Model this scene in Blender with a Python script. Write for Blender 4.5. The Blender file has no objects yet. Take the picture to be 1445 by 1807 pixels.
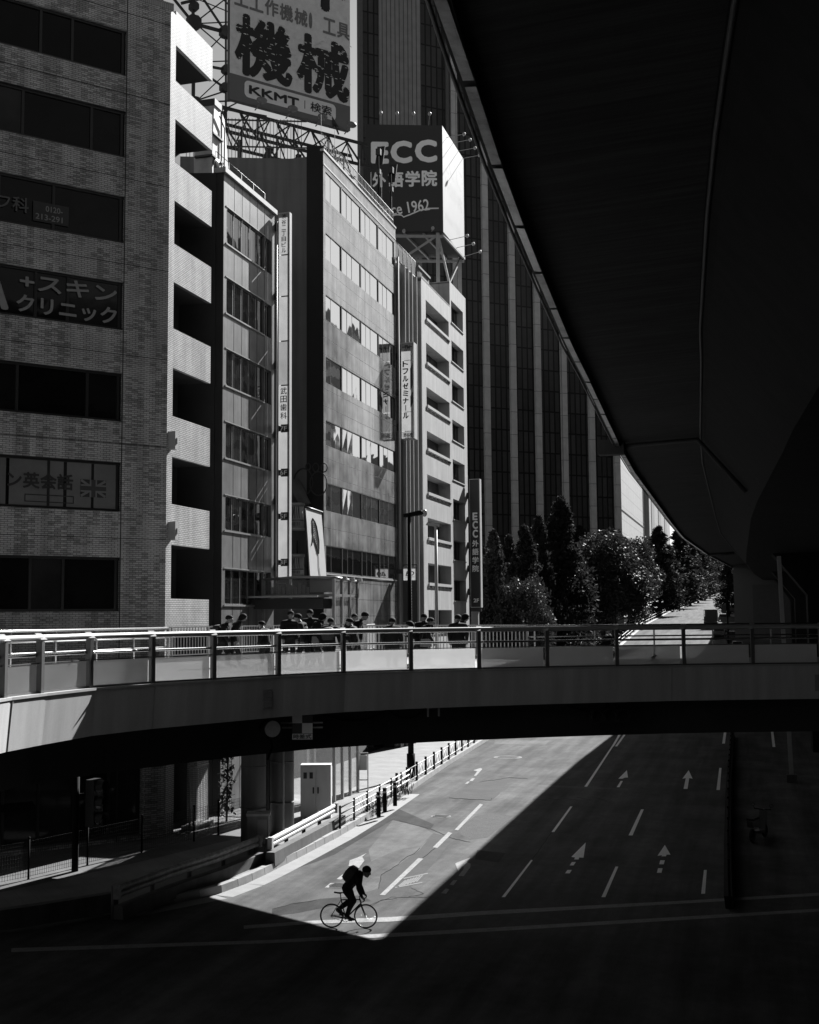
import bpy, bmesh, math, random
from math import sin, cos, tan, radians as R, pi, sqrt, atan2
from mathutils import Vector as V, Matrix as M

# ------------------------------------------------------------------ camera, sky, sun, exposure
sc = bpy.context.scene
C = sc.collection
W0, H0, FPX = 1445.0, 1807.0, 2107.0          # photograph size and focal length in its pixels
EYE = V((0, 0, 8.3))
YAW, PITCH, ROLL = R(15.9), R(5.02), -0.0078
CAMR = M.Rotation(YAW, 3, 'Z') @ M.Rotation(pi/2 + PITCH, 3, 'X') @ M.Rotation(ROLL, 3, 'Z')
cd = bpy.data.cameras.new('camera'); cam = bpy.data.objects.new('camera', cd); C.objects.link(cam)
cam.matrix_world = M.Translation(EYE) @ CAMR.to_4x4()
cd.sensor_fit = 'HORIZONTAL'; cd.sensor_width = 36; cd.lens = 36*FPX/W0
cd.clip_start = 0.1; cd.clip_end = 6000
sc.camera = cam
SUN_AZ, SUN_EL = R(13.6), R(36)               # azimuth to the right of the street direction (+Y)
SUND = V((sin(SUN_AZ)*cos(SUN_EL), cos(SUN_AZ)*cos(SUN_EL), sin(SUN_EL)))
w = bpy.data.worlds.new('World'); sc.world = w; w.use_nodes = True
nt = w.node_tree; nt.nodes.clear()
sky = nt.nodes.new('ShaderNodeTexSky'); sky.sky_type = 'NISHITA'; sky.sun_disc = False
sky.sun_elevation = SUN_EL; sky.sun_rotation = SUN_AZ; sky.air_density = 0.6; sky.dust_density = 0.5
sep = nt.nodes.new('ShaderNodeSeparateColor'); bg = nt.nodes.new('ShaderNodeBackground'); wo = nt.nodes.new('ShaderNodeOutputWorld')
nt.links.new(sky.outputs[0], sep.inputs[0]); pw = nt.nodes.new('ShaderNodeMath'); pw.operation = 'POWER'; pw.inputs[1].default_value = 2.0; ml = nt.nodes.new('ShaderNodeMath'); ml.operation = 'MULTIPLY'; ml.inputs[1].default_value = .137
mn = nt.nodes.new('ShaderNodeMath'); mn.operation = 'MINIMUM'; mn.inputs[1].default_value = 7.4; nt.links.new(sep.outputs[2], mn.inputs[0]); nt.links.new(mn.outputs[0], pw.inputs[0]); nt.links.new(pw.outputs[0], ml.inputs[0]); nt.links.new(ml.outputs[0], bg.inputs[0])   # one channel of the sky: the photograph is black and white
bg.inputs[1].default_value = 0.055
nt.links.new(bg.outputs[0], wo.inputs[0])
sd = bpy.data.lights.new('sun', 'SUN'); sd.energy = 5.0; sd.angle = R(0.5); sd.color = (1, 1, 1)
so = bpy.data.objects.new('sun', sd); C.objects.link(so)
so.rotation_euler = (-SUND).to_track_quat('-Z', 'Y').to_euler(); so.location = (40, 60, 90)
sc.view_settings.view_transform = 'Standard'; sc.view_settings.look = 'None'
sc.view_settings.exposure = 1.45; sc.view_settings.gamma = 1
sc.cycles.max_bounces = 8; sc.cycles.diffuse_bounces = 1; sc.cycles.glossy_bounces = 3
sc.cycles.transparent_max_bounces = 12; sc.cycles.use_denoising = True
sc.cycles.sample_clamp_indirect = 4

# ------------------------------------------------------------------ measuring helpers (a pixel of the photograph -> a place in the street)
FW = V((-sin(YAW), cos(YAW), 0)); RT = V((cos(YAW), sin(YAW), 0))
def ray(px, py): return (CAMR @ V(((px - W0/2)/FPX, -(py - H0/2)/FPX, -1))).normalized()
def on_z(px, py, z=0.0):
    d = ray(px, py); return EYE + d*((z - EYE.z)/d.z)
def at_d(px, py, depth):
    d = ray(px, py); return EYE + d*(depth/d.dot(FW))
def on_x(px, py, x):
    d = ray(px, py); return EYE + d*(x/d.x)
def camxy(x, d): return (RT*x + FW*d)
def on_g(px, py, dz=0.0):                      # on the rising street
    z = dz
    for i in range(30):
        p = on_z(px, py, z)
        if p.y < 0 or p.y > 900: break
        z = gz(p.y) + dz
    return p
def gz(y):
    pts = [(-1e4, 0), (105, 0), (150, 2.0), (218, 6.2), (300, 9.0), (450, 12.5), (625, 17.0), (800, 24), (1200, 30), (1e5, 30)]
    for (a, za), (b, zb) in zip(pts, pts[1:]):
        if y <= b: return za + (zb - za)*(y - a)/(b - a)
    return 30
class Frame:
    """a vertical facade plane: local x runs along it (left to right as seen), local z is up, local -y is out towards the viewer"""
    def __init__(s, o, heading):
        s.o = V((o[0], o[1], 0)); s.h = heading
        s.u = V((cos(heading), sin(heading), 0)); s.n = V((sin(heading), -cos(heading), 0))
    def uz(s, px, py, out=0.0):
        d = ray(px, py); t = ((s.o + s.n*out) - EYE).dot(s.n)/d.dot(s.n); p = EYE + d*t
        return (p - s.o).dot(s.u), p.z
    def U(s, px, py=1000, out=0.0): return s.uz(px, py, out)[0]
    def Z(s, px, py, out=0.0): return s.uz(px, py, out)[1]
    def w(s, u, out, z): return s.o + s.u*u + s.n*out + V((0, 0, z))

# ------------------------------------------------------------------ materials
MATS = {}
ALB = 0.68                                        # overall reflectance level of the surfaces, lowered to deepen the shade
def mat(name, v, rough=0.7, amp=0.15, scale=1.5, bump=0.0, spec=0.5, metal=0.0, streak=0.0, fine=0.0, alb=None):
    if name in MATS: return MATS[name]
    alb = alb or ALB; m = bpy.data.materials.new(name); MATS[name] = m; m.use_nodes = True; t = m.node_tree; b = t.nodes['Principled BSDF']
    b.inputs['Roughness'].default_value = rough; b.inputs['Metallic'].default_value = metal
    b.inputs['Specular IOR Level'].default_value = spec
    tc = t.nodes.new('ShaderNodeTexCoord')
    n = t.nodes.new('ShaderNodeTexNoise'); n.inputs['Scale'].default_value = scale; n.inputs['Detail'].default_value = 8; n.inputs['Roughness'].default_value = 0.65
    t.links.new(tc.outputs['Object'], n.inputs['Vector'])
    mr = t.nodes.new('ShaderNodeMapRange'); mr.inputs[1].default_value = 0.25; mr.inputs[2].default_value = 0.75
    mr.inputs[3].default_value = alb*v*(1 - amp); mr.inputs[4].default_value = alb*min(0.9, v*(1 + amp))
    t.links.new(n.outputs['Fac'], mr.inputs[0]); out = mr.outputs[0]
    if streak:
        mp = t.nodes.new('ShaderNodeMapping'); mp.inputs['Scale'].default_value = (3.0, 3.0, 0.18)
        t.links.new(tc.outputs['Object'], mp.inputs[0])
        n2 = t.nodes.new('ShaderNodeTexNoise'); n2.inputs['Scale'].default_value = 1.0; n2.inputs['Detail'].default_value = 6
        t.links.new(mp.outputs[0], n2.inputs['Vector'])
        r2 = t.nodes.new('ShaderNodeMapRange'); r2.inputs[1].default_value = 0.35; r2.inputs[2].default_value = 0.7
        r2.inputs[3].default_value = 1.0; r2.inputs[4].default_value = 1 - streak
        t.links.new(n2.outputs['Fac'], r2.inputs[0])
        mu = t.nodes.new('ShaderNodeMath'); mu.operation = 'MULTIPLY'; t.links.new(out, mu.inputs[0]); t.links.new(r2.outputs[0], mu.inputs[1]); out = mu.outputs[0]
    if fine:
        n3 = t.nodes.new('ShaderNodeTexNoise'); n3.inputs['Scale'].default_value = 40; n3.inputs['Detail'].default_value = 3
        t.links.new(tc.outputs['Object'], n3.inputs['Vector'])
        r3 = t.nodes.new('ShaderNodeMapRange'); r3.inputs[1].default_value = 0.3; r3.inputs[2].default_value = 0.7
        r3.inputs[3].default_value = 1 - fine; r3.inputs[4].default_value = 1 + fine
        t.links.new(n3.outputs['Fac'], r3.inputs[0])
        mu = t.nodes.new('ShaderNodeMath'); mu.operation = 'MULTIPLY'; t.links.new(out, mu.inputs[0]); t.links.new(r3.outputs[0], mu.inputs[1]); out = mu.outputs[0]
    t.links.new(out, b.inputs['Base Color'])
    if bump:
        bp = t.nodes.new('ShaderNodeBump'); bp.inputs['Strength'].default_value = bump; bp.inputs['Distance'].default_value = 0.03
        t.links.new(n.outputs['Fac'], bp.inputs['Height']); t.links.new(bp.outputs[0], b.inputs['Normal'])
    return m
def brick_mat(name, c1, c2, mortar, bw, bh, ms, rough=0.6, clump=0.0, offset=0.5, spec=0.5, mott=0.0, streak=0.0):
    if name in MATS: return MATS[name]
    m = bpy.data.materials.new(name); MATS[name] = m; m.use_nodes = True; t = m.node_tree; b = t.nodes['Principled BSDF']
    b.inputs['Roughness'].default_value = rough; b.inputs['Specular IOR Level'].default_value = spec
    tc = t.nodes.new('ShaderNodeTexCoord'); sx = t.nodes.new('ShaderNodeSeparateXYZ'); cx = t.nodes.new('ShaderNodeCombineXYZ')
    t.links.new(tc.outputs['Object'], sx.inputs[0])
    ad = t.nodes.new('ShaderNodeMath'); ad.operation = 'ADD'
    t.links.new(sx.outputs[0], ad.inputs[0]); t.links.new(sx.outputs[1], ad.inputs[1])
    t.links.new(ad.outputs[0], cx.inputs[0]); t.links.new(sx.outputs[2], cx.inputs[1])
    br = t.nodes.new('ShaderNodeTexBrick'); br.offset = offset; br.offset_frequency = 2; br.squash = 1.0
    br.inputs['Scale'].default_value = 1.0; br.inputs['Brick Width'].default_value = bw; br.inputs['Row Height'].default_value = bh
    br.inputs['Mortar Size'].default_value = ms; br.inputs['Mortar Smooth'].default_value = 0.2; br.inputs['Bias'].default_value = -0.25
    for k, c in (('Color1', c1), ('Color2', c2), ('Mortar', mortar)): br.inputs[k].default_value = (ALB*c, ALB*c, ALB*c, 1)
    t.links.new(cx.outputs[0], br.inputs['Vector'])
    out = br.outputs['Color']
    def mul(val):
        nonlocal out
        mx = t.nodes.new('ShaderNodeMath'); mx.operation = 'MULTIPLY'
        t.links.new(out, mx.inputs[0]); t.links.new(val, mx.inputs[1]); out = mx.outputs[0]
    if clump:      # darker glazed bricks laid in loose vertical clumps: whole bricks, so snap the noise to the brick grid
        sn = t.nodes.new('ShaderNodeVectorMath'); sn.operation = 'SNAP'; sn.inputs[1].default_value = (bw, bh, 1)
        t.links.new(cx.outputs[0], sn.inputs[0])
        n0 = t.nodes.new('ShaderNodeTexNoise'); n0.inputs['Scale'].default_value = 1.0; n0.inputs['Detail'].default_value = 2
        mp = t.nodes.new('ShaderNodeMapping'); mp.inputs['Scale'].default_value = (1.5, 0.4, 1)
        t.links.new(sn.outputs[0], mp.inputs[0]); t.links.new(mp.outputs[0], n0.inputs['Vector'])
        wn = t.nodes.new('ShaderNodeTexWhiteNoise'); wn.noise_dimensions = '2D'; t.links.new(sn.outputs[0], wn.inputs['Vector'])
        a = t.nodes.new('ShaderNodeMath'); a.operation = 'MULTIPLY_ADD'; a.inputs[1].default_value = 0.34; t.links.new(wn.outputs['Value'], a.inputs[0]); t.links.new(n0.outputs['Fac'], a.inputs[2])
        r = t.nodes.new('ShaderNodeMapRange'); r.inputs[1].default_value = 0.74; r.inputs[2].default_value = 0.77; r.inputs[3].default_value = 1; r.inputs[4].default_value = 1 - clump
        t.links.new(a.outputs[0], r.inputs[0]); mul(r.outputs[0])
    if streak:     # rain streaks running down the wall
        mp = t.nodes.new('ShaderNodeMapping'); mp.inputs['Scale'].default_value = (2.2, .13, 1); t.links.new(cx.outputs[0], mp.inputs[0])
        ns = t.nodes.new('ShaderNodeTexNoise'); ns.inputs['Scale'].default_value = 1; ns.inputs['Detail'].default_value = 5; t.links.new(mp.outputs[0], ns.inputs['Vector'])
        r = t.nodes.new('ShaderNodeMapRange'); r.inputs[1].default_value = .4; r.inputs[2].default_value = .68; r.inputs[3].default_value = 1; r.inputs[4].default_value = 1 - streak
        t.links.new(ns.outputs['Fac'], r.inputs[0]); mul(r.outputs[0])
    n = t.nodes.new('ShaderNodeTexNoise'); n.inputs['Scale'].default_value = 0.9; n.inputs['Detail'].default_value = 8
    t.links.new(tc.outputs['Object'], n.inputs['Vector'])
    r = t.nodes.new('ShaderNodeMapRange'); r.inputs[1].default_value = 0.3; r.inputs[2].default_value = 0.7; r.inputs[3].default_value = 0.85 - mott; r.inputs[4].default_value = 1.08
    t.links.new(n.outputs['Fac'], r.inputs[0]); mul(r.outputs[0])
    t.links.new(out, b.inputs['Base Color'])
    bp = t.nodes.new('ShaderNodeBump'); bp.inputs['Strength'].default_value = 0.3; bp.inputs['Distance'].default_value = 0.004
    t.links.new(br.outputs['Fac'], bp.inputs['Height']); bp.invert = True; t.links.new(bp.outputs[0], b.inputs['Normal'])
    return m
def glass_mat(name, v, wob=0.05, rough=0.04, spec=0.6):
    if name in MATS: return MATS[name]
    m = mat(name, v, rough, 0.5, 0.7, 0, spec); t = m.node_tree; b = t.nodes['Principled BSDF']
    n = t.nodes.new('ShaderNodeTexNoise'); n.inputs['Scale'].default_value = 0.9; n.inputs['Detail'].default_value = 1
    tc = t.nodes.new('ShaderNodeTexCoord'); t.links.new(tc.outputs['Object'], n.inputs['Vector'])
    bp = t.nodes.new('ShaderNodeBump'); bp.inputs['Strength'].default_value = wob; bp.inputs['Distance'].default_value = 0.2
    t.links.new(n.outputs['Fac'], bp.inputs['Height']); t.links.new(bp.outputs[0], b.inputs['Normal'])
    return m
def clear_mat(name, v, alpha, trans=0.6, rough=0.1):      # see-through panes: part clear, part frosted
    if name in MATS: return MATS[name]
    m = bpy.data.materials.new(name); MATS[name] = m; m.use_nodes = True; t = m.node_tree; t.nodes.clear()
    o = t.nodes.new('ShaderNodeOutputMaterial'); tr = t.nodes.new('ShaderNodeBsdfTransparent'); tl = t.nodes.new('ShaderNodeBsdfTranslucent')
    df = t.nodes.new('ShaderNodeBsdfDiffuse'); gl = t.nodes.new('ShaderNodeBsdfGlossy'); gl.inputs['Roughness'].default_value = rough
    tl.inputs[0].default_value = df.inputs[0].default_value = (v, v, v, 1)
    gl.inputs[0].default_value = (0.8, 0.8, 0.8, 1)
    a = t.nodes.new('ShaderNodeMixShader'); a.inputs[0].default_value = trans; t.links.new(df.outputs[0], a.inputs[1]); t.links.new(tl.outputs[0], a.inputs[2])
    b2 = t.nodes.new('ShaderNodeMixShader'); t.links.new(a.outputs[0], b2.inputs[2]); t.links.new(tr.outputs[0], b2.inputs[1])
    n = t.nodes.new('ShaderNodeTexNoise'); n.inputs['Scale'].default_value = 1.2; n.inputs['Detail'].default_value = 4
    r = t.nodes.new('ShaderNodeMapRange'); r.inputs[3].default_value = alpha*0.8; r.inputs[4].default_value = min(1, alpha*1.2)
    t.links.new(n.outputs['Fac'], r.inputs[0]); t.links.new(r.outputs[0], b2.inputs[0])
    fr = t.nodes.new('ShaderNodeFresnel'); fr.inputs[0].default_value = 1.4
    c = t.nodes.new('ShaderNodeMixShader'); t.links.new(fr.outputs[0], c.inputs[0]); t.links.new(b2.outputs[0], c.inputs[1]); t.links.new(gl.outputs[0], c.inputs[2])
    t.links.new(c.outputs[0], o.inputs[0]); return m

# ------------------------------------------------------------------ mesh helpers
class MB:
    def __init__(s): s.v = []; s.f = []; s.mi = []; s.sm = []; s.cur = 0
    def quad(s, *p, smooth=False):
        b = len(s.v); s.v += [V(q) for q in p]; s.f.append(tuple(range(b, b + len(p)))); s.mi.append(s.cur); s.sm.append(smooth); return s
    def box(s, x0, x1, y0, y1, z0, z1):
        if x0 > x1: x0, x1 = x1, x0
        if y0 > y1: y0, y1 = y1, y0
        if z0 > z1: z0, z1 = z1, z0
        b = len(s.v); s.v += [V((x, y, z)) for z in (z0, z1) for y in (y0, y1) for x in (x0, x1)]
        for f in ((0, 2, 3, 1), (4, 5, 7, 6), (0, 1, 5, 4), (2, 6, 7, 3), (0, 4, 6, 2), (1, 3, 7, 5)):
            s.f.append(tuple(b + i for i in f)); s.mi.append(s.cur); s.sm.append(False)
        return s
    def hexa(s, lo, hi):                        # prism between two rings of the same length
        b = len(s.v); n = len(lo); s.v += [V(p) for p in lo] + [V(p) for p in hi]
        fs = [tuple(range(b + n - 1, b - 1, -1)), tuple(range(b + n, b + 2*n))]
        fs += [(b + i, b + (i + 1) % n, b + n + (i + 1) % n, b + n + i) for i in range(n)]
        for f in fs: s.f.append(f); s.mi.append(s.cur); s.sm.append(False)
        return s
    def prism(s, poly, z0, z1): return s.hexa([(p[0], p[1], z0) for p in poly], [(p[0], p[1], z1) for p in poly])
    def bar(s, a, b, wd, ht, up=V((0, 0, 1))):   # rectangular bar from a to b
        a, b = V(a), V(b); d = (b - a).normalized(); sd_ = d.cross(up)
        if sd_.length < 1e-4: sd_ = d.cross(V((1, 0, 0)))
        sd_.normalize(); u = sd_.cross(d); q = [sd_*x*wd/2 + u*y*ht/2 for x, y in ((-1, -1), (1, -1), (1, 1), (-1, 1))]
        return s.hexa([a + k for k in q], [b + k for k in q])
    def tube(s, pts, r, n=8, cap=True, closed=False):
        pts = [V(p) for p in pts]; rr = r if isinstance(r, (list, tuple)) else [r]*len(pts); b = len(s.v); N = len(pts)
        prev = None
        for i, p in enumerate(pts):
            if closed: d = pts[(i + 1) % N] - pts[i - 1]
            else: d = (pts[min(i + 1, N - 1)] - pts[max(i - 1, 0)])
            d.normalize()
            if prev is None:
                a = d.cross(V((0, 0, 1)))
                if a.length < 1e-3: a = d.cross(V((1, 0, 0)))
            else: a = prev - d*prev.dot(d)
            a.normalize(); prev = a; c = d.cross(a)
            s.v += [p + (a*cos(2*pi*k/n) + c*sin(2*pi*k/n))*rr[i] for k in range(n)]
        for i in range(N if closed else N - 1):
            j = (i + 1) % N
            for k in range(n):
                s.f.append((b + i*n + k, b + i*n + (k + 1) % n, b + j*n + (k + 1) % n, b + j*n + k)); s.mi.append(s.cur); s.sm.append(True)
        if cap and not closed:
            s.f.append(tuple(b + k for k in range(n - 1, -1, -1))); s.mi.append(s.cur); s.sm.append(False)
            s.f.append(tuple(b + (N - 1)*n + k for k in range(n))); s.mi.append(s.cur); s.sm.append(False)
        return s
    def cyl(s, c, r, z0, z1, n=16): return s.tube([(c[0], c[1], z0), (c[0], c[1], z1)], r, n)
    def ball(s, c, r, n=8, m=6, sc_=(1, 1, 1)):
        b = len(s.v); c = V(c)
        for i in range(m + 1):
            th = pi*i/m
            for k in range(n): s.v.append(c + V((sin(th)*cos(2*pi*k/n)*r*sc_[0], sin(th)*sin(2*pi*k/n)*r*sc_[1], cos(th)*r*sc_[2])))
        for i in range(m):
            for k in range(n):
                s.f.append((b + i*n + k, b + (i + 1)*n + k, b + (i + 1)*n + (k + 1) % n, b + i*n + (k + 1) % n)); s.mi.append(s.cur); s.sm.append(True)
        return s
    def mesh(s, name, mats):
        me = bpy.data.meshes.new(name); me.from_pydata([tuple(p) for p in s.v], [], s.f)
        for m in (mats if isinstance(mats, (list, tuple)) else [mats]): me.materials.append(m)
        me.polygons.foreach_set('material_index', s.mi); me.polygons.foreach_set('use_smooth', s.sm); me.update(); return me
    def build(s, name, mats, parent=None):
        o = bpy.data.objects.new(name, s.mesh(name, mats)); C.objects.link(o)
        if parent: o.parent = parent
        return o
def tag(o, label=None, cat=None, group=None, kind=None):
    if label: o['label'] = label
    if cat: o['category'] = cat
    if group: o['group'] = group
    if kind: o['kind'] = kind
    return o
def thing(name, label, cat, loc=(0, 0, 0), rotz=0, group=None, kind=None):
    o = bpy.data.objects.new(name, None); C.objects.link(o); o.empty_display_size = 0.3
    o.location = loc; o.rotation_euler = (0, 0, rotz); return tag(o, label, cat, group, kind)
def fthing(name, label, cat, fr, **k): return thing(name, label, cat, fr.o, fr.h, **k)
def copy_tree(o, parent=None):
    c = o.copy(); C.objects.link(c)
    if parent: c.parent = parent
    for ch in list(o.children): copy_tree(ch, c)
    return c
def walls(mb, u0, u1, z0, z1, ops, y=0.0):
    """one facade sheet with real openings; ops = (ua, ub, za, zb, depth, closed_back)"""
    us = sorted({u0, u1, *[o[0] for o in ops], *[o[1] for o in ops]}); zs = sorted({z0, z1, *[o[2] for o in ops], *[o[3] for o in ops]})
    us = [u for u in us if u0 <= u <= u1]; zs = [z for z in zs if z0 <= z <= z1]
    for a, b in zip(us, us[1:]):
        for c, d in zip(zs, zs[1:]):
            m_, n_ = (a + b)/2, (c + d)/2
            if any(o[0] < m_ < o[1] and o[2] < n_ < o[3] for o in ops): continue
            mb.quad((a, y, c), (b, y, c), (b, y, d), (a, y, d))
    for a, b, c, d, dp, back in ops:
        a, b = max(a, u0), min(b, u1); c, d = max(c, z0), min(d, z1)
        mb.quad((a, y, c), (a, y + dp, c), (b, y + dp, c), (b, y, c)); mb.quad((a, y, d), (b, y, d), (b, y + dp, d), (a, y + dp, d))
        mb.quad((a, y, c), (a, y, d), (a, y + dp, d), (a, y + dp, c)); mb.quad((b, y, c), (b, y + dp, c), (b, y + dp, d), (b, y, d))
        if back: mb.quad((a, y + dp, c), (b, y + dp, c), (b, y + dp, d), (a, y + dp, d))
TEXTC = {}
def text(body, x, z, wd, ht, parent, m, y=-0.01, bold=0.0, name='lettering', shear=0.0, rot=0.0, extrude=0.0, cell=None):
    """lettering standing on a facade-like plane: lower-left corner (x, z), fitted to wd x ht, facing local -y; bold = stroke growth"""
    key = (body, shear)
    if key not in TEXTC:
        cu = bpy.data.curves.new('lettering', 'FONT'); cu.body = body; cu.shear = shear; cu.resolution_u = 3; cu.space_line = 0.95
        to = bpy.data.objects.new('lettering', cu); C.objects.link(to)
        dg = bpy.context.evaluated_depsgraph_get(); me = bpy.data.meshes.new_from_object(to.evaluated_get(dg))
        bpy.data.objects.remove(to); TEXTC[key] = me
    src = TEXTC[key]; vs = [v.co for v in src.vertices]
    if not vs: return None
    ax, bx, ay, by = min(v.x for v in vs), max(v.x for v in vs), min(v.y for v in vs), max(v.y for v in vs)
    g = bold*ht; sx = (wd - 2*g)/max(bx - ax, 1e-6); sy = (ht - 2*g)/max(by - ay, 1e-6)
    shifts = [(0, 0)] + ([(g*cos(2*pi*k/8), g*sin(2*pi*k/8)) for k in range(8)] + ([(g*.5*cos(2*pi*k/8 + .4), g*.5*sin(2*pi*k/8 + .4)) for k in range(8)] if bold > .05 else []) if bold else [])
    V_, F_ = [], []
    for n, (dx, dz) in enumerate(shifts):
        o = len(V_)
        for v in vs:
            X, Z = g + (v.x - ax)*sx + dx, g + (v.y - ay)*sy + dz
            if rot: X, Z = X*cos(rot) - Z*sin(rot), X*sin(rot) + Z*cos(rot)
            V_.append((x + X, y - n*.0012, z + Z))
        F_ += [tuple(o + q for q in p.vertices) for p in src.polygons]
    me = bpy.data.meshes.new('lettering'); me.from_pydata(V_, [], F_); me.materials.append(m)
    o = bpy.data.objects.new(name, me); C.objects.link(o); o.parent = parent; return o
def vtext(chars, xc, ztop, ch, parent, m, y=-0.01, bold=0.02, wscale=1.0, step=None):
    """vertical lettering: one part of stacked characters"""
    step = step or ch*1.12; objs = []
    for i, c in enumerate(chars):
        if c == ' ': continue
        wd, ht = ch*0.9*wscale, ch*0.92
        if c == 'ー': wd, ht = ch*0.12, ch*0.85; c = '｜'
        objs.append((c, xc - wd/2, ztop - i*step - ht, wd, ht))
    ms = []
    for c, x, z, wd, ht in objs:
        o = text(c, x, z, wd, ht, parent, m, y, bold)
        if o: ms.append(o)
    bm = bmesh.new()
    for o in ms: bm.from_mesh(o.data)
    me = bpy.data.meshes.new('lettering'); bm.to_mesh(me); bm.free(); me.materials.append(m)
    for o in ms: bpy.data.objects.remove(o)
    r = bpy.data.objects.new('lettering', me); C.objects.link(r); r.parent = parent; return r
rnd = random.Random(7)
# ------------------------------------------------------------------ the ground, road, pavement
asphalt = mat('asphalt', 0.124, 0.9, 0.25, 0.35, 0.15, 0.06, fine=0.2)
asphalt_dark = mat('asphalt_patch', 0.058, 0.9, 0.2, 1.2, 0.1, 0.06, fine=0.3)
asphalt_pale = mat('asphalt_pale_patch', 0.15, 0.85, 0.12, 0.6, 0.1, 0.06, fine=0.15)
asphalt_rough = mat('coarse_asphalt', 0.08, 0.95, 0.2, 2, 0.1, 0.2, fine=0.75)
def wear(m, lo, hi):
    t = m.node_tree; bs = t.nodes['Principled BSDF']; src = bs.inputs['Base Color'].links[0].from_socket
    tc = t.nodes.new('ShaderNodeTexCoord')
    for sc_, l, h, rz in (((1.1, .07, 1), lo, hi, R(-2.5)), ((.5, .35, 1), .8, 1.15, 0), ((2.6, 2.2, 1), .88, 1.1, .5)):
        mp = t.nodes.new('ShaderNodeMapping'); mp.inputs['Scale'].default_value = sc_; mp.inputs['Rotation'].default_value = (0, 0, rz)
        n = t.nodes.new('ShaderNodeTexNoise'); n.inputs['Scale'].default_value = 1; n.inputs['Detail'].default_value = 6; n.inputs['Roughness'].default_value = .6
        r = t.nodes.new('ShaderNodeMapRange'); r.inputs[1].default_value = .33; r.inputs[2].default_value = .67; r.inputs[3].default_value = l; r.inputs[4].default_value = h
        mu = t.nodes.new('ShaderNodeMath'); mu.operation = 'MULTIPLY'
        t.links.new(tc.outputs['Object'], mp.inputs[0]); t.links.new(mp.outputs[0], n.inputs['Vector']); t.links.new(n.outputs['Fac'], r.inputs[0])
        t.links.new(src, mu.inputs[0]); t.links.new(r.outputs[0], mu.inputs[1]); src = mu.outputs[0]
    t.links.new(src, bs.inputs['Base Color'])
wear(asphalt, .62, 1.32); wear(asphalt_dark, .7, 1.3); wear(asphalt_pale, .8, 1.2)
paving = brick_mat('paving', 0.25, 0.22, 0.17, 0.6, 0.3, 0.01, 0.8, mott=0.15)
kerb_m = mat('kerb_stone', 0.36, 0.8, 0.2, 2.0, 0.1, 0.3, fine=0.1)
paint_m = mat('road_paint', 0.38, 0.8, 0.25, 3.0, 0, 0.05, fine=0.3)
paint_shade = mat('shade_road_paint', .85, .7, .08, 3.0, 0, .05, fine=.1, alb=1)  # brighter copy of the road paint for markings lying in shade
paint_w = mat('worn_road_paint', 0.24, 0.85, 0.5, 3.0, 0, 0.05, fine=0.5)
earth = mat('earth', 0.1, 0.9, 0.2, 0.2)
YS = [-300, -60, 0, 40, 70, 105, 125, 150, 185, 220, 257, 300, 350, 400, 450, 520, 625, 700, 800, 1000, 1200, 3000]
def strip(name, m, fl, fr, ys, dz, kind='structure', label=None):
    mb = MB()
    for a, b in zip(ys, ys[1:]):
        mb.quad((fl(a), a, gz(a) + dz), (fr(a), a, gz(a) + dz), (fr(b), b, gz(b) + dz), (fl(b), b, gz(b) + dz))
    return tag(mb.build(name, m), kind=kind, label=label)
strip('ground', earth, lambda y: -2500, lambda y: 2500, YS, -0.02)
KP = [(380, 1580), (434, 1560), (470, 1543), (531, 1512), (596, 1478), (653, 1444), (718, 1401), (790, 1351), (873, 1299)]
KERB = [V((-70, 14, 0)), V((-40, 21, 0)), V((-27, 25.5, 0)), V((-20.5, 29, 0)), V((-17.3, 31.2, 0))] + [on_z(a, b) for a, b in KP]
KERB += [V((-18.2, 105, 0))]
def kx(y):
    for a, b in zip(KERB[5:], KERB[6:]):
        if a.y <= y <= b.y: return a.x + (b.x - a.x)*(y - a.y)/(b.y - a.y)
    return -18.2 - (y - 105)*0.004
road_pts = [(p.x, p.y, 0.004) for p in KERB] + [(60, 105, 0.004), (60, -60, 0.004), (-70, -60, 0.004)]
mb = MB(); mb.quad(*reversed(road_pts)); far = [y for y in YS if y >= 105]
for a, b in zip(far, far[1:]): mb.quad((kx(a), a, gz(a) + .004), (60, a, gz(a) + .004), (60, b, gz(b) + .004), (kx(b), b, gz(b) + .004))
road = tag(mb.build('road', asphalt), kind='structure')
# pavement slab behind the kerb
mb = MB(); inner = []
off = 0.24
KI = []
for i, p in enumerate(KERB):
    t = (KERB[min(i + 1, len(KERB) - 1)] - KERB[max(i - 1, 0)]).normalized(); KI.append(p + V((-t.y, t.x, 0))*off)
poly = [(p.x, p.y) for p in KI] + [(-60, 105), (-90, 60), (-90, 14)]
mb.hexa([(x, y, -0.015) for x, y in poly], [(x, y, 0.15) for x, y in poly])
for a, b in zip(far, far[1:]): mb.quad((-60, a, gz(a) + .15), (kx(a) - off, a, gz(a) + .15), (kx(b) - off, b, gz(b) + .15), (-60, b, gz(b) + .15))
tag(mb.build('pavement', paving), kind='structure')
mb = MB(); q = [on_z(a, c, .156) for a, c in ((-120, 1600), (60, 1562), (250, 1520), (440, 1474), (432, 1452), (395, 1440), (250, 1470), (60, 1500), (-120, 1530))]
mb.quad(*q); tag(mb.build('side_pavement', brick_mat('old_paving', .13, .11, .06, .6, .3, .012, .85, mott=.25)), kind='structure')
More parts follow.
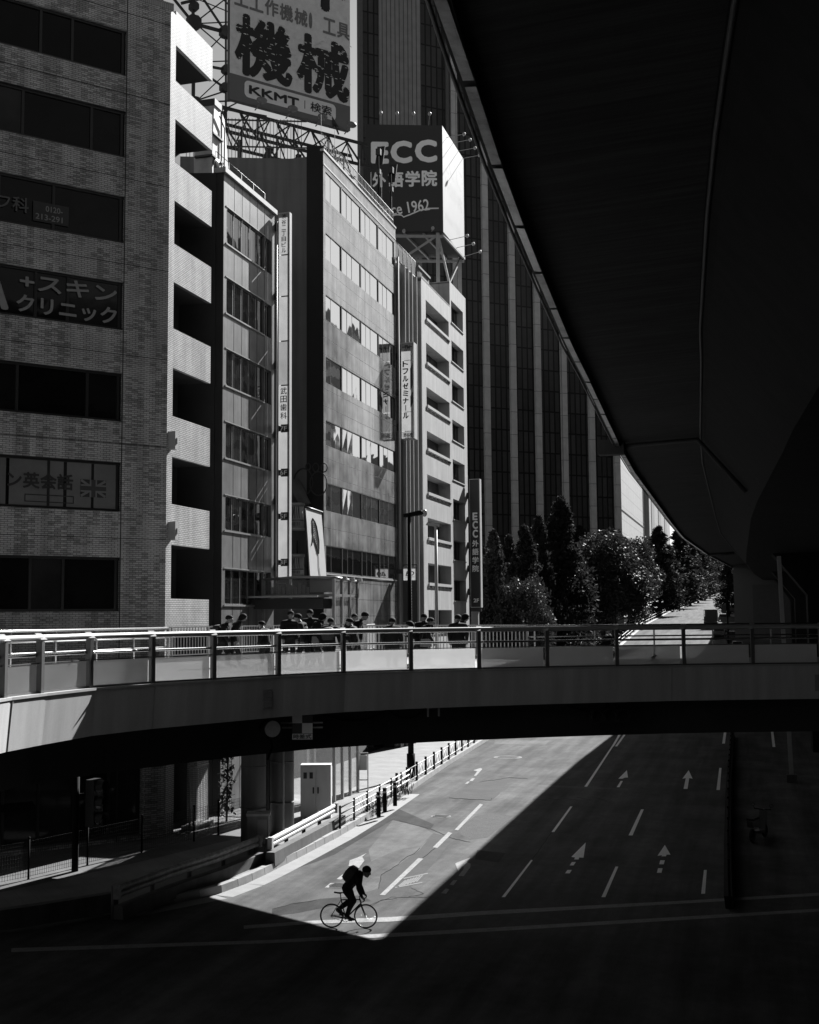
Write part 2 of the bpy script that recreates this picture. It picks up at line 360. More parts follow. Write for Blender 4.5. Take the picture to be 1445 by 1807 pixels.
# kerb of separate stones about 0.6 m long
mb = MB()
def along(P, step):
    out = []; acc = 0
    for a, b in zip(P, P[1:]):
        L = (b - a).length; t = acc
        while t < L: out.append(a + (b - a)*(t/L)); t += step
        acc = t - L
    return out
def side(t): return V((-t.y, t.x, 0))
kk = along(KERB[3:], 0.9)
for a, b in zip(kk, kk[1:]):
    t = (b - a).normalized(); n = side(t); g = t*0.012; h = 0.235 + rnd.uniform(-.006, .006)
    mb.hexa([a + g - V((0, 0, .01)), b - g - V((0, 0, .01)), b - g + n*off - V((0, 0, .01)), a + g + n*off - V((0, 0, .01))],
            [a + g + n*0.03 + V((0, 0, h)), b - g + n*0.03 + V((0, 0, h)), b - g + n*off + V((0, 0, h)), a + g + n*off + V((0, 0, h))])
for a, b in zip(far, far[1:]):
    mb.hexa([(kx(a), a, gz(a)), (kx(b), b, gz(b)), (kx(b) - off, b, gz(b)), (kx(a) - off, a, gz(a))],
            [(kx(a), a, gz(a) + .155), (kx(b), b, gz(b) + .155), (kx(b) - off, b, gz(b) + .155), (kx(a) - off, a, gz(a) + .155)])
tag(mb.build('kerb', kerb_m), kind='structure')
# pale concrete gutter along the kerb
mb = MB(); G = [p for p in KERB[4:] if p.y < 56]
for a, b in zip(G, G[1:]):
    wd = lambda p: 0.62
    na = -side((b - a).normalized())
    mb.quad(a + V((0, 0, .0085)), b + V((0, 0, .0085)), b + na*wd(b) + V((0, 0, .0085)), a + na*wd(a) + V((0, 0, .0085)))
mb.build('gutter', mat('gutter_concrete', 0.28, 0.8, 0.15, 1.5, fine=0.12), road)
def ground_poly(name, polys, m, z=0.009):
    mb = MB()
    for P in polys: mb.quad(*[on_g(a, b, z) for a, b in P])
    return mb.build(name, m, road)
# repairs and patches in the surface (their own asphalt mixes)
ground_poly('asphalt_patch', [[(690, 1431), (703, 1427), (766, 1455), (760, 1462), (693, 1447), (640, 1478), (590, 1508), (560, 1520), (500, 1540), (520, 1525), (600, 1488), (660, 1452)]], asphalt_dark, .0065)
ground_poly('asphalt_patch', [[(480, 1603), (565, 1586), (640, 1580), (655, 1590), (600, 1596), (520, 1612), (480, 1616)]], asphalt_dark, .0066)
ground_poly('asphalt_patch', [[(604, 1586), (668, 1568), (672, 1542), (690, 1535), (740, 1500), (765, 1470), (800, 1478), (760, 1530), (705, 1585), (650, 1602)]], mat('asphalt_mid_patch', 0.10, 0.85, 0.2, 1.0, 0.1, .06, fine=0.2), .0062)
ground_poly('asphalt_patch', [[(694, 1446), (715, 1443), (764, 1470), (742, 1492), (700, 1500), (655, 1520), (650, 1500)]], asphalt_pale, .0063)
ground_poly('asphalt_patch', [[(804, 1466), (838, 1440), (872, 1434), (905, 1440), (860, 1478), (828, 1482)]], asphalt_rough, .0064)
ground_poly('asphalt_patch', [[(790, 1408), (845, 1378), (900, 1374), (880, 1402), (868, 1412)]], mat('asphalt_mid_patch', .1), .0065)
ground_poly('asphalt_patch', [[(873, 1306), (970, 1307), (962, 1314), (872, 1313)]], asphalt_pale, .0066)
ground_poly('asphalt_patch', [[(950, 1385), (1108, 1391), (1108, 1394), (948, 1388)]], asphalt_pale, .0067)
ground_poly('asphalt_patch', [[(842, 1500), (892, 1505), (880, 1522), (838, 1516)]], asphalt_dark, .0067)
# thin cracks: narrow sealed joints
def crack(pts, wpx=1.6):
    mb = MB(); fine_ = [pts[0]]
    for (a, b), (c, d) in zip(pts, pts[1:]):     # wander like a real crack
        n = max(2, int(sqrt((c - a)**2 + (d - b)**2)/4))
        fine_ += [(a + (c - a)*k/n + rnd.uniform(-1, 1), b + (d - b)*k/n + rnd.uniform(-.6, .6)) for k in range(1, n + 1)]
    pts = fine_; wpx = wpx*.62
    for (a, b), (c, d) in zip(pts, pts[1:]):
        L = sqrt((c - a)**2 + (d - b)**2); nx, ny = -(d - b)/L*wpx/2, (c - a)/L*wpx/2
        mb.quad(*[on_g(x, y, .0105) for x, y in ((a - nx, b - ny), (c - nx, d - ny), (c + nx, d + ny), (a + nx, b + ny))])
    return mb.build('sealed_crack', mat('bitumen', 0.028, 0.95, 0.3, 3, 0, .02), road)
crack([(668, 1568), (673, 1543), (690, 1534), (702, 1525), (716, 1512), (731, 1507), (742, 1496)], 1.3)
crack([(745, 1515), (758, 1505), (766, 1497), (798, 1470)], 1.5)
crack([(704, 1448), (730, 1455), (763, 1464), (801, 1480), (830, 1486)], 1.1)
crack([(792, 1408), (866, 1412), (868, 1408)], 1.2)
crack([(655, 1600), (672, 1588), (700, 1585)], 1.0)
crack([(888, 1582), (940, 1516), (975, 1466)], 1.3)
crack([(483, 1604), (520, 1594), (560, 1588)], 1.0)
crack([(725, 1566), (748, 1577), (722, 1582)], 0.8)
crack([(650, 1598), (690, 1583), (760, 1583)], 0.8)
crack([(846, 1380), (900, 1372), (930, 1374)], 0.9)
for j in range(5): crack([(940 + j*26, 1410 - j*1), (966 + j*26, 1412)], 0.6)
# painted markings
def stripe(name, P, m=None): return ground_poly(name, [P], m or paint_m, .0125)
stripe('crossing_line', [(430, 1639), (548, 1630), (690, 1626), (840, 1615), (1192, 1595), (1450, 1580), (1450, 1575), (1192, 1590), (840, 1608), (690, 1618), (548, 1624.5), (430, 1633)])
stripe('crossing_line', [(20, 1680), (480, 1664), (654, 1655), (840, 1645), (1117, 1628.5), (1450, 1608), (1450, 1603), (1117, 1622.5), (840, 1638.5), (654, 1648.5), (480, 1658.5), (20, 1673)])
for P in ([(670, 1579), (679, 1579.5), (747, 1515), (738, 1514)], [(763.5, 1495), (772, 1496), (798, 1470), (791, 1468)],
          [(802, 1464), (808, 1465), (852, 1420), (847, 1418)]): stripe('lane_line', P)
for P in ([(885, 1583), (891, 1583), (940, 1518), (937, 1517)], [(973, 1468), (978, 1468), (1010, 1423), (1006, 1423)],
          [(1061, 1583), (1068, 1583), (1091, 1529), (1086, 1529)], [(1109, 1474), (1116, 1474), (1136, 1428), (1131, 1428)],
          [(1264, 1394), (1270, 1394), (1273, 1355), (1269, 1355)], [(1237, 1577), (1244, 1577), (1247, 1535), (1242, 1535)]): stripe('lane_line', P, paint_shade)
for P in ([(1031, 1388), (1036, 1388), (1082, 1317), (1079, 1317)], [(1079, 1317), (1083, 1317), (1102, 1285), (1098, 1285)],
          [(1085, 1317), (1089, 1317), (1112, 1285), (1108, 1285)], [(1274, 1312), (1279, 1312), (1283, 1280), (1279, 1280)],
          [(1363, 1318), (1368, 1318), (1363, 1280), (1359, 1280)]): stripe('lane_line', P, paint_shade)
def arrow(kind, parts, m): 
    a = ground_poly('arrow_marking', parts, m, .0125); return a
for P in ([(1214, 1100.5), (1217, 1100.5), (1224, 1094.5), (1222, 1094.5)], [(1233, 1089.5), (1235.5, 1089.5), (1241, 1085), (1239.5, 1085)], [(1247, 1078), (1248.5, 1078), (1252, 1074), (1251, 1074)]): ground_poly('lane_line', [P], paint_m, .03)
for P in ([(1140, 1166), (1148, 1166), (1160, 1156), (1154, 1156)], [(1180, 1138), (1186, 1138), (1196, 1128), (1191, 1128)]): ground_poly('lane_line', [P], paint_m, .03)
arrow('s', [[(1008, 1512), (1033.5, 1486.5), (1029.5, 1513.5), (1022, 1513), (1021, 1516.5), (1013, 1516.5), (1014.5, 1513)], [(1005, 1527), (1012, 1527), (1016, 1521), (1009, 1521)], [(997, 1541), (1005, 1541), (1009, 1535), (1001, 1535)]], paint_shade)
arrow('s', [[(1160, 1510), (1173, 1491), (1183, 1508), (1176, 1508), (1175, 1511), (1167, 1511), (1168, 1509)], [(1163, 1525), (1171, 1525), (1173, 1518), (1165, 1518)], [(1159, 1540), (1167, 1540), (1169, 1532), (1161, 1532)]], paint_shade)
arrow('s', [[(1091, 1374), (1106, 1359), (1108, 1372), (1103, 1372), (1098, 1374)], [(1088, 1389), (1093, 1389), (1099, 1378), (1095, 1378)]], paint_shade)
arrow('s', [[(1204, 1374), (1215, 1359), (1222, 1374), (1216, 1373), (1213, 1392), (1206, 1392), (1210, 1373)]], paint_shade)
arrow('l', [[(803, 1524), (806, 1522), (830, 1513), (823, 1521), (830, 1524), (830, 1530), (818, 1546), (809, 1545), (818, 1533), (818, 1528), (814, 1529), (809, 1538)], [(793, 1561), (800, 1562), (807, 1553), (800, 1553)], [(778, 1576), (787, 1577), (793, 1569), (786, 1568)]], paint_m)
arrow('l', [[(615, 1528), (617, 1518), (631, 1513), (647, 1505), (639, 1512), (643, 1518), (630, 1536), (620, 1534), (624, 1528)], [(594, 1551), (602, 1552), (611, 1544), (604, 1543)], [(573, 1566), (580, 1566), (590, 1558), (583, 1558)]], paint_m)
arrow('l', [[(835, 1359), (848, 1355), (851, 1357), (840, 1369), (836, 1369), (842, 1361)], [(828, 1378), (834, 1378), (838, 1373), (833, 1373)], [(820, 1383), (825, 1383), (829, 1379), (825, 1379)]], paint_m)
# lightly worn ladder-shaped zebra remains beside the lane line
for k in range(7): stripe('worn_hatching', [(700 + k*5.5, 1565 - k*1.6), (703 + k*5.5, 1565.5 - k*1.6), (717 + k*5, 1553 - k*1.5), (715 + k*5, 1552.5 - k*1.5)], mat('faint_paint', .15, .8, .3, 4))
stripe('worn_hatching', [(697, 1565), (745, 1556), (745, 1558), (697, 1567)], mat('faint_paint', .17)); stripe('worn_hatching', [(712, 1549), (755, 1540), (755, 1542), (712, 1551)], mat('faint_paint', .17))
iron = mat('cast_iron', 0.07, 0.5, 0.3, 6, 0.3, metal=0.6)
def manhole(px, py, r, label):
    p = on_z(px, py, .016); t = thing('manhole_cover', label, 'manhole cover', p)
    mb = MB(); mb.tube([(0, 0, -.014), (0, 0, .0)], r, 24)
    for k in range(-3, 4): mb.box(-r*.75, r*.75, k*r*.22 - .02, k*r*.22 + .02, 0, .006)
    mb.build('lid', iron, t); mb = MB(); mb.tube([(0, 0, -.014), (0, 0, -.004)], r*1.12, 28); mb.build('frame', mat('cast_iron_rim', .12, .6, .2, 5), t)
manhole(778, 1440, .38, 'round iron manhole cover in the sunlit lane beside the dashed line')
manhole(896, 1336, .75, 'large round manhole cover far up the sunlit lane under the lamp shadow')
manhole(348, 1467, .55, 'dark round manhole cover in the lit strip of pavement behind the mesh fence')
manhole(600, 1562, .35, 'small manhole cover on the road just behind the cyclist')

# ------------------------------------------------------------------ elevated expressway
conc = mat('concrete', 0.24, 0.85, 0.25, 0.5, 0.2, 0.3, streak=0.35, fine=0.1)
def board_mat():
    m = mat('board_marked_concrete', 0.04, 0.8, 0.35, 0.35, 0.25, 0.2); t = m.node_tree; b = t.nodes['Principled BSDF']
    tc = t.nodes.new('ShaderNodeTexCoord'); mp = t.nodes.new('ShaderNodeMapping'); mp.inputs['Scale'].default_value = (0.25, 5.0, 1)
    t.links.new(tc.outputs['Object'], mp.inputs[0])
    n = t.nodes.new('ShaderNodeTexNoise'); n.inputs['Scale'].default_value = 1.2; n.inputs['Detail'].default_value = 7; n.inputs['Roughness'].default_value = .7
    t.links.new(mp.outputs[0], n.inputs['Vector'])
    src = b.inputs['Base Color'].links[0].from_socket
    r = t.nodes.new('ShaderNodeMapRange'); r.inputs[1].default_value = .3; r.inputs[2].default_value = .7; r.inputs[3].default_value = .4; r.inputs[4].default_value = 1.6
    t.links.new(n.outputs['Fac'], r.inputs[0]); mu = t.nodes.new('ShaderNodeMath'); mu.operation = 'MULTIPLY'
    t.links.new(src, mu.inputs[0]); t.links.new(r.outputs[0], mu.inputs[1]); t.links.new(mu.outputs[0], b.inputs['Base Color'])
    bp = t.nodes.new('ShaderNodeBump'); bp.inputs['Strength'].default_value = .5; bp.inputs['Distance'].default_value = .02
    t.links.new(n.outputs['Fac'], bp.inputs['Height']); t.links.new(bp.outputs[0], b.inputs['Normal']); return m
boards = board_mat(); shade_conc = mat('shade_concrete', .02, .85, .25, .5, .2, .1, streak=.35)  # concrete coloured near black to deepen the shade under the deck
EZ = 14.0
epx = [(764.7, 0, EZ), (788.4, 76, EZ), (819, 166, EZ), (864, 294, EZ), (916.5, 427, EZ), (964, 536, EZ), (997, 611, EZ), (1025.5, 664, EZ), (1085.7, 787, EZ), (1112.5, 832, EZ),
       (1179.5, 921, EZ), (1202, 948, EZ), (1246.5, 979, 14.3), (1272, 992, 14.7), (1291, 1001.6, 15.2)]
OUT = [on_z(a, b, z) for a, b, z in epx]
last = OUT[-1]; d_ = (OUT[-1] - OUT[-2]).normalized()
OUT += [V((last.x + 6, last.y + 60, last.z + 1.6)), V((last.x + 22, last.y + 140, last.z + 3.5)), V((last.x + 60, last.y + 260, last.z + 5.5))]
dd = OUT[1] - OUT[0]
OUT = [V((OUT[0].x + 2.2, -45, EZ)), V((OUT[0].x + 0.9, -15, EZ)), V((OUT[0].x + .35, 0, EZ)), ] + OUT
if True:
    print('EXPRESSWAY', [(round(p.x, 2), round(p.y, 1), round(p.z, 1)) for p in OUT])
def norm_at(P, i):
    t = P[min(i + 1, len(P) - 1)] - P[max(i - 1, 0)]; t.z = 0; t.normalize(); return V((t.y, -t.x, 0))
def sweep(mb, prof, P=None, closed=False):
    P = P or OUT
    rings = [[p + norm_at(P, i)*a + V((0, 0, b)) for a, b in prof] for i, p in enumerate(P)]
    n = len(prof)
    for A, B in zip(rings, rings[1:]):
        for k in range(n if closed else n - 1):
            j = (k + 1) % n; mb.quad(A[k], A[j], B[j], B[k])
    return mb
ex = thing('expressway', 'elevated concrete expressway on a box girder sweeping over the street', 'elevated road', (0, 40, 0))
ex.location = (0, 0, 0)
b = MB(); sweep(b, [(0.17, 0.0), (0.17, .12), (2.75, .25), (2.75, 1.0), (.17, 1.0)]); b.build('cantilever_slab', boards, ex)
b = MB(); sweep(b, [(2.75, .26), (2.95, 0.1), (4.55, -2.0), (11.2, -2.0), (12.8, .1), (13.0, .26)]); sweep(b, [(13.0, .26), (15.8, .1), (15.8, 1.0), (2.75, 1.0)]); b.build('box_girder', shade_conc, ex)
b = MB(); sweep(b, [(.0, -.02), (.0, 1.5), (.17, 1.5), (.17, -.02)], closed=True); sweep(b, [(15.8, -.02), (15.8, 1.8), (16, 1.8), (16, -.02)], closed=True); b.build('parapet', mat('dark_parapet', .05, .8, .3, .6), ex)  # parapet in a very dark tone
b = MB()
seg = along(OUT[2:-2], 2.4)
for a, c in zip(seg, seg[1:]):
    n = norm_at([a, c], 0); g = (c - a)*0.03
    z0 = V((0, 0, -.035 - rnd.uniform(0, .012))); z1 = V((0, 0, -.045 - rnd.uniform(0, .02)))
    b.quad(a + g + n*.045 + z0, c - g + n*.045 + z0, c - g + n*.165 + z1, a + g + n*.165 + z1)
b.build('edge_cover', mat('edge_metal', .35, .3, .85, .8, .8, metal=.8), ex)
b = MB(); b.tube([p + norm_at(OUT, i)*-.06 + V((0, 0, .02)) for i, p in enumerate(OUT[2:])], .025, 6); b.build('edge_conduit', mat('dull_conduit', .14, .6, .4, 2), ex)
b = MB(); 
J = [p + norm_at(OUT, i)*2.8 + V((0, 0, .2)) for i, p in enumerate(OUT)]; b.tube(J[2:], .035, 6); b.build('web_joint_seal', mat('dull_sealant', .045, .6, .3, 3), ex)
for (pa, ea) in ((800, 0), ):
    k = min(range(len(OUT)), key=lambda i: abs(OUT[i].y - 44)); n = norm_at(OUT, k)
    b = MB(); b.tube([OUT[k] + n*-.3 + V((0, 0, -.05)), OUT[k] + n*2.7 + V((0, 0, .1)), OUT[k] + n*4.2 + V((0, 0, -1.7))], .08, 8)
    b.box(OUT[k].x - .55, OUT[k].x + .3, OUT[k].y - .2, OUT[k].y + .25, OUT[k].z - .3, OUT[k].z + .2); b.build('drain_pipe', mat('dark_parapet', .05), ex)
    k2 = min(range(len(OUT)), key=lambda i: abs(OUT[i].y - 108)); n = norm_at(OUT, k2)
    b = MB(); b.tube([OUT[k2] + n*0 + V((0, 0, -.05)), OUT[k2] + n*2.7 + V((0, 0, .1))], .14, 8); b.build('drain_pipe', mat('dark_parapet', .05), ex)
def pier(x, y, wd, zt):
    b = MB(); zb = gz(y) - .1
    b.prism([(x - wd/2, y - 1.4), (x + wd/2, y - 1.4), (x + wd/2, y + 1.4), (x - wd/2, y + 1.4)], zb, zt - 2.6)
    b.hexa([(x - wd/2, y - 1.4, zt - 2.6), (x + wd/2, y - 1.4, zt - 2.6), (x + wd/2, y + 1.4, zt - 2.6), (x - wd/2, y + 1.4, zt - 2.6)],
           [(x - 3.3, y - 1.6, zt), (x + 3.3, y - 1.6, zt), (x + 3.3, y + 1.6, zt), (x - 3.3, y + 1.6, zt)])
    return b.build('pier', shade_conc, ex)
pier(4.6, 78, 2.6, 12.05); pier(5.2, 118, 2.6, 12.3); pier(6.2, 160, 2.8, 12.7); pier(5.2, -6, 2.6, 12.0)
# ------------------------------------------------------------------ the footbridge
steel_w = mat('white_painted_steel', 0.62, 0.45, 0.1, 0.8, 0.03, 0.5, streak=0.12)
steel_f = mat('fascia_paint', 0.88, 0.5, 0.12, 0.5, 0.05, 0.25, streak=0.22, fine=0.05)
rail_m = mat('stainless_rail', 0.6, 0.25, 0.1, 3, metal=0.9)
post_m = mat('grey_post_paint', 0.16, 0.5, 0.2, 2)
girder_m = mat('girder_dark_paint', 0.06, 0.6, 0.3, 0.6)
deckm = brick_mat('deck_tiles', 0.34, 0.3, 0.22, 0.3, 0.3, 0.008, 0.7)
panel_m = clear_mat('frosted_panel', 0.72, 0.72, 0.75)
NP = [(-60, 1122, 20.3), (8.7, 1119.3, 21.9), (72.7, 1117, 23.1), (161, 1114.8, 24.8), (268, 1112.6, 26.3), (377, 1111.2, 27.6), (495, 1110, 29.2), (604, 1109, 30.5), (723, 1108.3, 31.4),
      (843, 1107.8, 32.1), (963, 1107.4, 32.7), (1086, 1107, 33.2), (1204, 1107, 33.6), (1325, 1107, 33.8), (1445, 1107, 33.9), (1565, 1107, 33.9), (1685, 1107, 33.8)]
RT_ = [at_d(a, b, c) for a, b, c in NP]
RAILZ = sum(p.z for p in RT_[1:12])/11; DZ = RAILZ - 1.15
print('RAILZ', RAILZ, [round(p.z, 2) for p in RT_])
NEAR = [V((p.x, p.y, 0)) for p in RT_]
NEAR = [NEAR[0] + (NEAR[0] - NEAR[2])*1.6 + V((-.4, 0, 0)), NEAR[0] + (NEAR[0] - NEAR[2])*.8] + NEAR
def outn(P, i):                                  # towards the camera side
    t = (P[min(i + 1, len(P) - 1)] - P[max(i - 1, 0)]).normalized(); return V((t.y, -t.x, 0))
FAR_MAIN = [camxy(30, 40.4), camxy(20, 40.2), camxy(12, 40), camxy(6.5, 39.4), camxy(3.8, 39.1)]
BR_R = [camxy(3.8, 39.1), camxy(-1.6, 44.3), camxy(-1.7, 49), camxy(-1.6, 53)]
BR_L = [camxy(-4.2, 54.2), camxy(-5.3, 48.8), camxy(-8.7, 43), camxy(-12.3, 34.7), camxy(-14.5, 26), camxy(-15.5, 16)]
def near_at0(px):
    for i, ((a, _, c), (a2, _, c2)) in enumerate(zip(NP, NP[1:])):
        if a <= px <= a2: return V(NEAR[i + 2]).lerp(NEAR[i + 3], (px - a)/(a2 - a))
fb = thing('footbridge', 'curved white footbridge with glass panels crossing low over the road', 'footbridge', (0, 0, 0))
poly = [(p.x, p.y) for p in NEAR] + [(p.x, p.y) for p in FAR_MAIN] + [(p.x, p.y) for p in BR_R[1:]] + [(p.x, p.y) for p in BR_L]
b = MB(); b.hexa([(x, y, DZ - .35) for x, y in poly], [(x, y, DZ) for x, y in poly]); b.build('deck', deckm, fb)
# white outer fascia, leaning slightly outwards at the top
def band(P, o0, z0, o1, z1, mb, th=.06):
    for i in range(len(P) - 1):
        A, B = P[i], P[i + 1]; na, nb = outn(P, i), outn(P, i + 1)
        q = lambda p, n, o, z: p + n*o + V((0, 0, z))
        mb.hexa([q(A, na, o0, z0), q(B, nb, o0, z0), q(B, nb, o0 - th, z0), q(A, na, o0 - th, z0)],
                [q(A, na, o1, z1), q(B, nb, o1, z1), q(B, nb, o1 - th, z1), q(A, na, o1 - th, z1)])
b = MB(); band(NEAR, .06, DZ - .95, .14, DZ - .02, b); b.build('fascia', steel_f, fb)
for px in (12, 266, 1180):
    p = near_at0(px); i = min(range(len(NEAR)), key=lambda k: (NEAR[k] - p).length); n = outn(NEAR, i); b = MB(); b.bar(p + n*.06 + V((0, 0, DZ - .94)), p + n*.14 + V((0, 0, DZ - .04)), .016, .02, n); b.build('weld_seam', mat('seam_paint', .55, .6, .2, 3), fb)
b = MB(); band(NEAR, .16, DZ - .02, .16, DZ + .03, b, .25); b.build('fascia_lip', steel_w, fb)
b = MB()                                        # soffit plate from fascia to girder and the dark box girder
for i in range(len(NEAR) - 1):
    A, B = NEAR[i], NEAR[i + 1]; na, nb = outn(NEAR, i), outn(NEAR, i + 1)
    b.hexa([A - na*1.5 + V((0, 0, DZ - 2.0)), B - nb*1.5 + V((0, 0, DZ - 2.0)), B - nb*5.0 + V((0, 0, DZ - 2.0)), A - na*5.0 + V((0, 0, DZ - 2.0))],
           [A - na*1.5 + V((0, 0, DZ - .35)), B - nb*1.5 + V((0, 0, DZ - .35)), B - nb*5.0 + V((0, 0, DZ - .35)), A - na*5.0 + V((0, 0, DZ - .35))])
    b.quad(A + na*0 + V((0, 0, DZ - .9)), B + nb*0 + V((0, 0, DZ - .9)), B - nb*1.5 + V((0, 0, DZ - .7)), A - na*1.5 + V((0, 0, DZ - .7)))
b.build('box_girder', girder_m, fb)
b = MB(); P = [camxy(-2.6, 50.5), camxy(-3.6, 44.5), camxy(-6.0, 39), camxy(-8.6, 33)]
for A, B in zip(P, P[1:]):
    n = V(((B - A).y, -(B - A).x, 0)).normalized()
    b.hexa([A + n*1.4 + V((0, 0, DZ - 1.5)), B + n*1.4 + V((0, 0, DZ - 1.5)), B - n*1.4 + V((0, 0, DZ - 1.5)), A - n*1.4 + V((0, 0, DZ - 1.5))],
           [A + n*1.6 + V((0, 0, DZ - .36)), B + n*1.6 + V((0, 0, DZ - .36)), B - n*1.6 + V((0, 0, DZ - .36)), A - n*1.6 + V((0, 0, DZ - .36))])
b.build('branch_girder', girder_m, fb)
zz = lambda P, z, o=0: [p + outn(P, i)*o + V((0, 0, z)) for i, p in enumerate(P)]
b = MB(); b.tube(zz(NEAR, RAILZ - .07, .02), .068, 10); b.build('handrail', mat('satin_handrail', .72, .35, .08, 3, metal=.45), fb)
b = MB(); b.tube(zz(NEAR, DZ + .75, -.06), .03, 8); b.build('middle_rail', rail_m, fb)
# posts and panels of the near side, one bay per post
POSTPX = [5, 70, 157, 267, 375, 489, 604, 723, 843, 963, 1086, 1204, 1325, 1445, 1565]
def near_at(px):
    for (a, _, c), (a2, _, c2) in zip(NP, NP[1:]):
        if a <= px <= a2:
            t = (px - a)/(a2 - a); i = [q[0] for q in NP].index(a); return V(NEAR[i + 2]).lerp(NEAR[i + 3], t)
    return NEAR[2]
PP = [near_at(p) for p in POSTPX]; PP = [PP[0] - (PP[1] - PP[0])*1.1] + PP
pane_t = 0.012
for i, p in enumerate(PP):
    n = outn(PP, i); t = V((-n.y, n.x, 0))
    b = MB(); b.bar(p + n*.07 + V((0, 0, DZ - .06)), p + n*.07 + V((0, 0, RAILZ - .1)), .10, .035, n)
    b.bar(p + n*.0 + V((0, 0, DZ)), p + n*.0 + V((0, 0, RAILZ - .1)), .02, .14, n)
    b.build('railing_post', post_m, fb)
    b = MB(); b.bar(p + n*.14 + V((0, 0, RAILZ - .11)) - t*.06, p - n*.08 + V((0, 0, RAILZ + .012)) + t*.06, .13, .025); b.build('rail_bracket', steel_w, fb)
for i, (A, B) in enumerate(zip(PP, PP[1:])):
    na, nb = outn(PP, i), outn(PP, i + 1); d = (B - A).normalized(); g = d*.09; q = lambda p, n, o, z: p + n*o + V((0, 0, z))
    b = MB(); b.hexa([q(A + g, na, .0, DZ + .07), q(B - g, nb, .0, DZ + .07), q(B - g, nb, -pane_t, DZ + .07), q(A + g, na, -pane_t, DZ + .07)],
                     [q(A + g, na, .0, DZ + .58), q(B - g, nb, .0, DZ + .58), q(B - g, nb, -pane_t, DZ + .58), q(A + g, na, -pane_t, DZ + .58)])
    b.build('glass_panel', panel_m, fb)
    b = MB(); b.bar(q(A, na, 0, DZ + .05), q(B, nb, 0, DZ + .05), .03, .04); b.bar(q(A, na, -.0, DZ + .6), q(B, nb, 0, DZ + .6), .02, .02); b.build('panel_frame', post_m if i > 3 else post_m, fb)
# far side rails: tube rail along the main span and the left curve, picket fence round the landing
def tube_rail(P, name='far_handrail'):
    b = MB(); b.tube([p + V((0, 0, RAILZ - .06)) for p in P], .05, 8); b.tube([p + V((0, 0, DZ + .75)) for p in P], .028, 6); b.tube([p + V((0, 0, DZ + .42)) for p in P], .028, 6)
    for p in along(P, 2.0): b.bar(p + V((0, 0, DZ)), p + V((0, 0, RAILZ - .1)), .07, .05)
    b.build(name, rail_m, fb)
tube_rail([V((p.x, p.y, 0)) for p in FAR_MAIN]); tube_rail([V((p.x, p.y, 0)) for p in BR_L[2:]])
def picket(P, name='picket_railing'):
    b = MB(); b_ = [V((p.x, p.y, 0)) for p in P]
    for A, B in zip(b_, b_[1:]):
        b.bar(A + V((0, 0, RAILZ - .03)), B + V((0, 0, RAILZ - .03)), .07, .05); b.bar(A + V((0, 0, DZ + .12)), B + V((0, 0, DZ + .12)), .04, .04)
        b.bar(A + V((0, 0, DZ + .95)), B + V((0, 0, DZ + .95)), .03, .03)
    for p in along(b_, .16): b.bar(p + V((0, 0, DZ + .1)), p + V((0, 0, RAILZ - .05)), .028, .028)
    for p in along(b_, 2.0): b.bar(p + V((0, 0, DZ)), p + V((0, 0, RAILZ - .03)), .07, .07)
    b.build(name, steel_w, fb)
picket(BR_R); picket([camxy(-1.6, 53), camxy(-4.2, 54.2)]); picket([BR_L[0], BR_L[1], BR_L[2]])
# bolted cover plates on the fascia
def plate(px, py, depth):
    i = min(range(len(NEAR)), key=lambda k: (NEAR[k] - at_d(px, 1110, depth)*1).length if False else abs((NEAR[k] - EYE).dot(RT)/(NEAR[k] - EYE).dot(FW) - (px - W0/2)/2115))
    A, B = NEAR[i - 1], NEAR[i + 1]; n = outn(NEAR, i); t = V((-n.y, n.x, 0)); p = near_at(px) + n*.115 + V((0, 0, DZ - .5))
    b = MB(); b.bar(p - V((0, 0, .23)), p + V((0, 0, .23)), .3, .02, n)
    for a in range(4):
        for c in range(4): b.ball(p + n*.015 + t*(-.11 + a*.073) + V((0, 0, -.17 + c*.113)), .018, 6, 4)
    b.build('bolted_plate', mat('plate_paint', .42, .5, .15, 4), fb)
plate(465, 1237, 29); plate(1441, 1205, 34)
# pillars under the landing
for px, py, r in ((447, 1486, .46), (497, 1474, .44)):
    p = on_z(px, py, .15); b = MB(); b.cyl((p.x, p.y), r, .1, DZ - 1.4, 24)
    for z in (1.4, 2.9, 4.3): b.tube([(p.x + cos(a)*(r + .01), p.y + sin(a)*(r + .01), z) for a in [2*pi*k/24 for k in range(24)]], .02, 4, closed=True)
    b.build('pillar', mat('pillar_paint', .3, .6, .2, .8, streak=.3), fb)
def pipe(px, py, r, top, v=.4):
    p = on_z(px, py, .15); b = MB(); b.cyl((p.x, p.y), r, .1, top, 10); b.build('downpipe', mat('pipe_%d' % int(v*100), v, .5, .2, 2), fb)
pipe(516.5, 1462, .05, DZ - 1.0, .7); pipe(500, 1484, .035, 4.6, .7); pipe(471, 1478, .12, DZ - 1, .03)
# sagging cables under the fascia
for x0, x1, dep in ((600, 720, 31.6), (720, 790, 32.2), (1040, 1160, 34)):
    pts = []
    for k in range(13):
        t = k/12; px = x0 + (x1 - x0)*t; p = near_at(px); n = outn(PP, 8); pts.append(p - n*1.42 + V((0, 0, DZ - 1.05 - .28*4*t*(1 - t))))
    b = MB(); b.tube(pts, .025, 6); b.build('cable', mat('black_rubber', .02, .6), fb)
for px in (762, 781):
    p = near_at(px) - outn(PP, 8)*.3; b = MB(); b.bar(p + V((0, 0, DZ - 1.2)), p + V((0, 0, DZ - .8)), .05, .05); b.build('hanger_bracket', mat('galvanised', .45), fb)
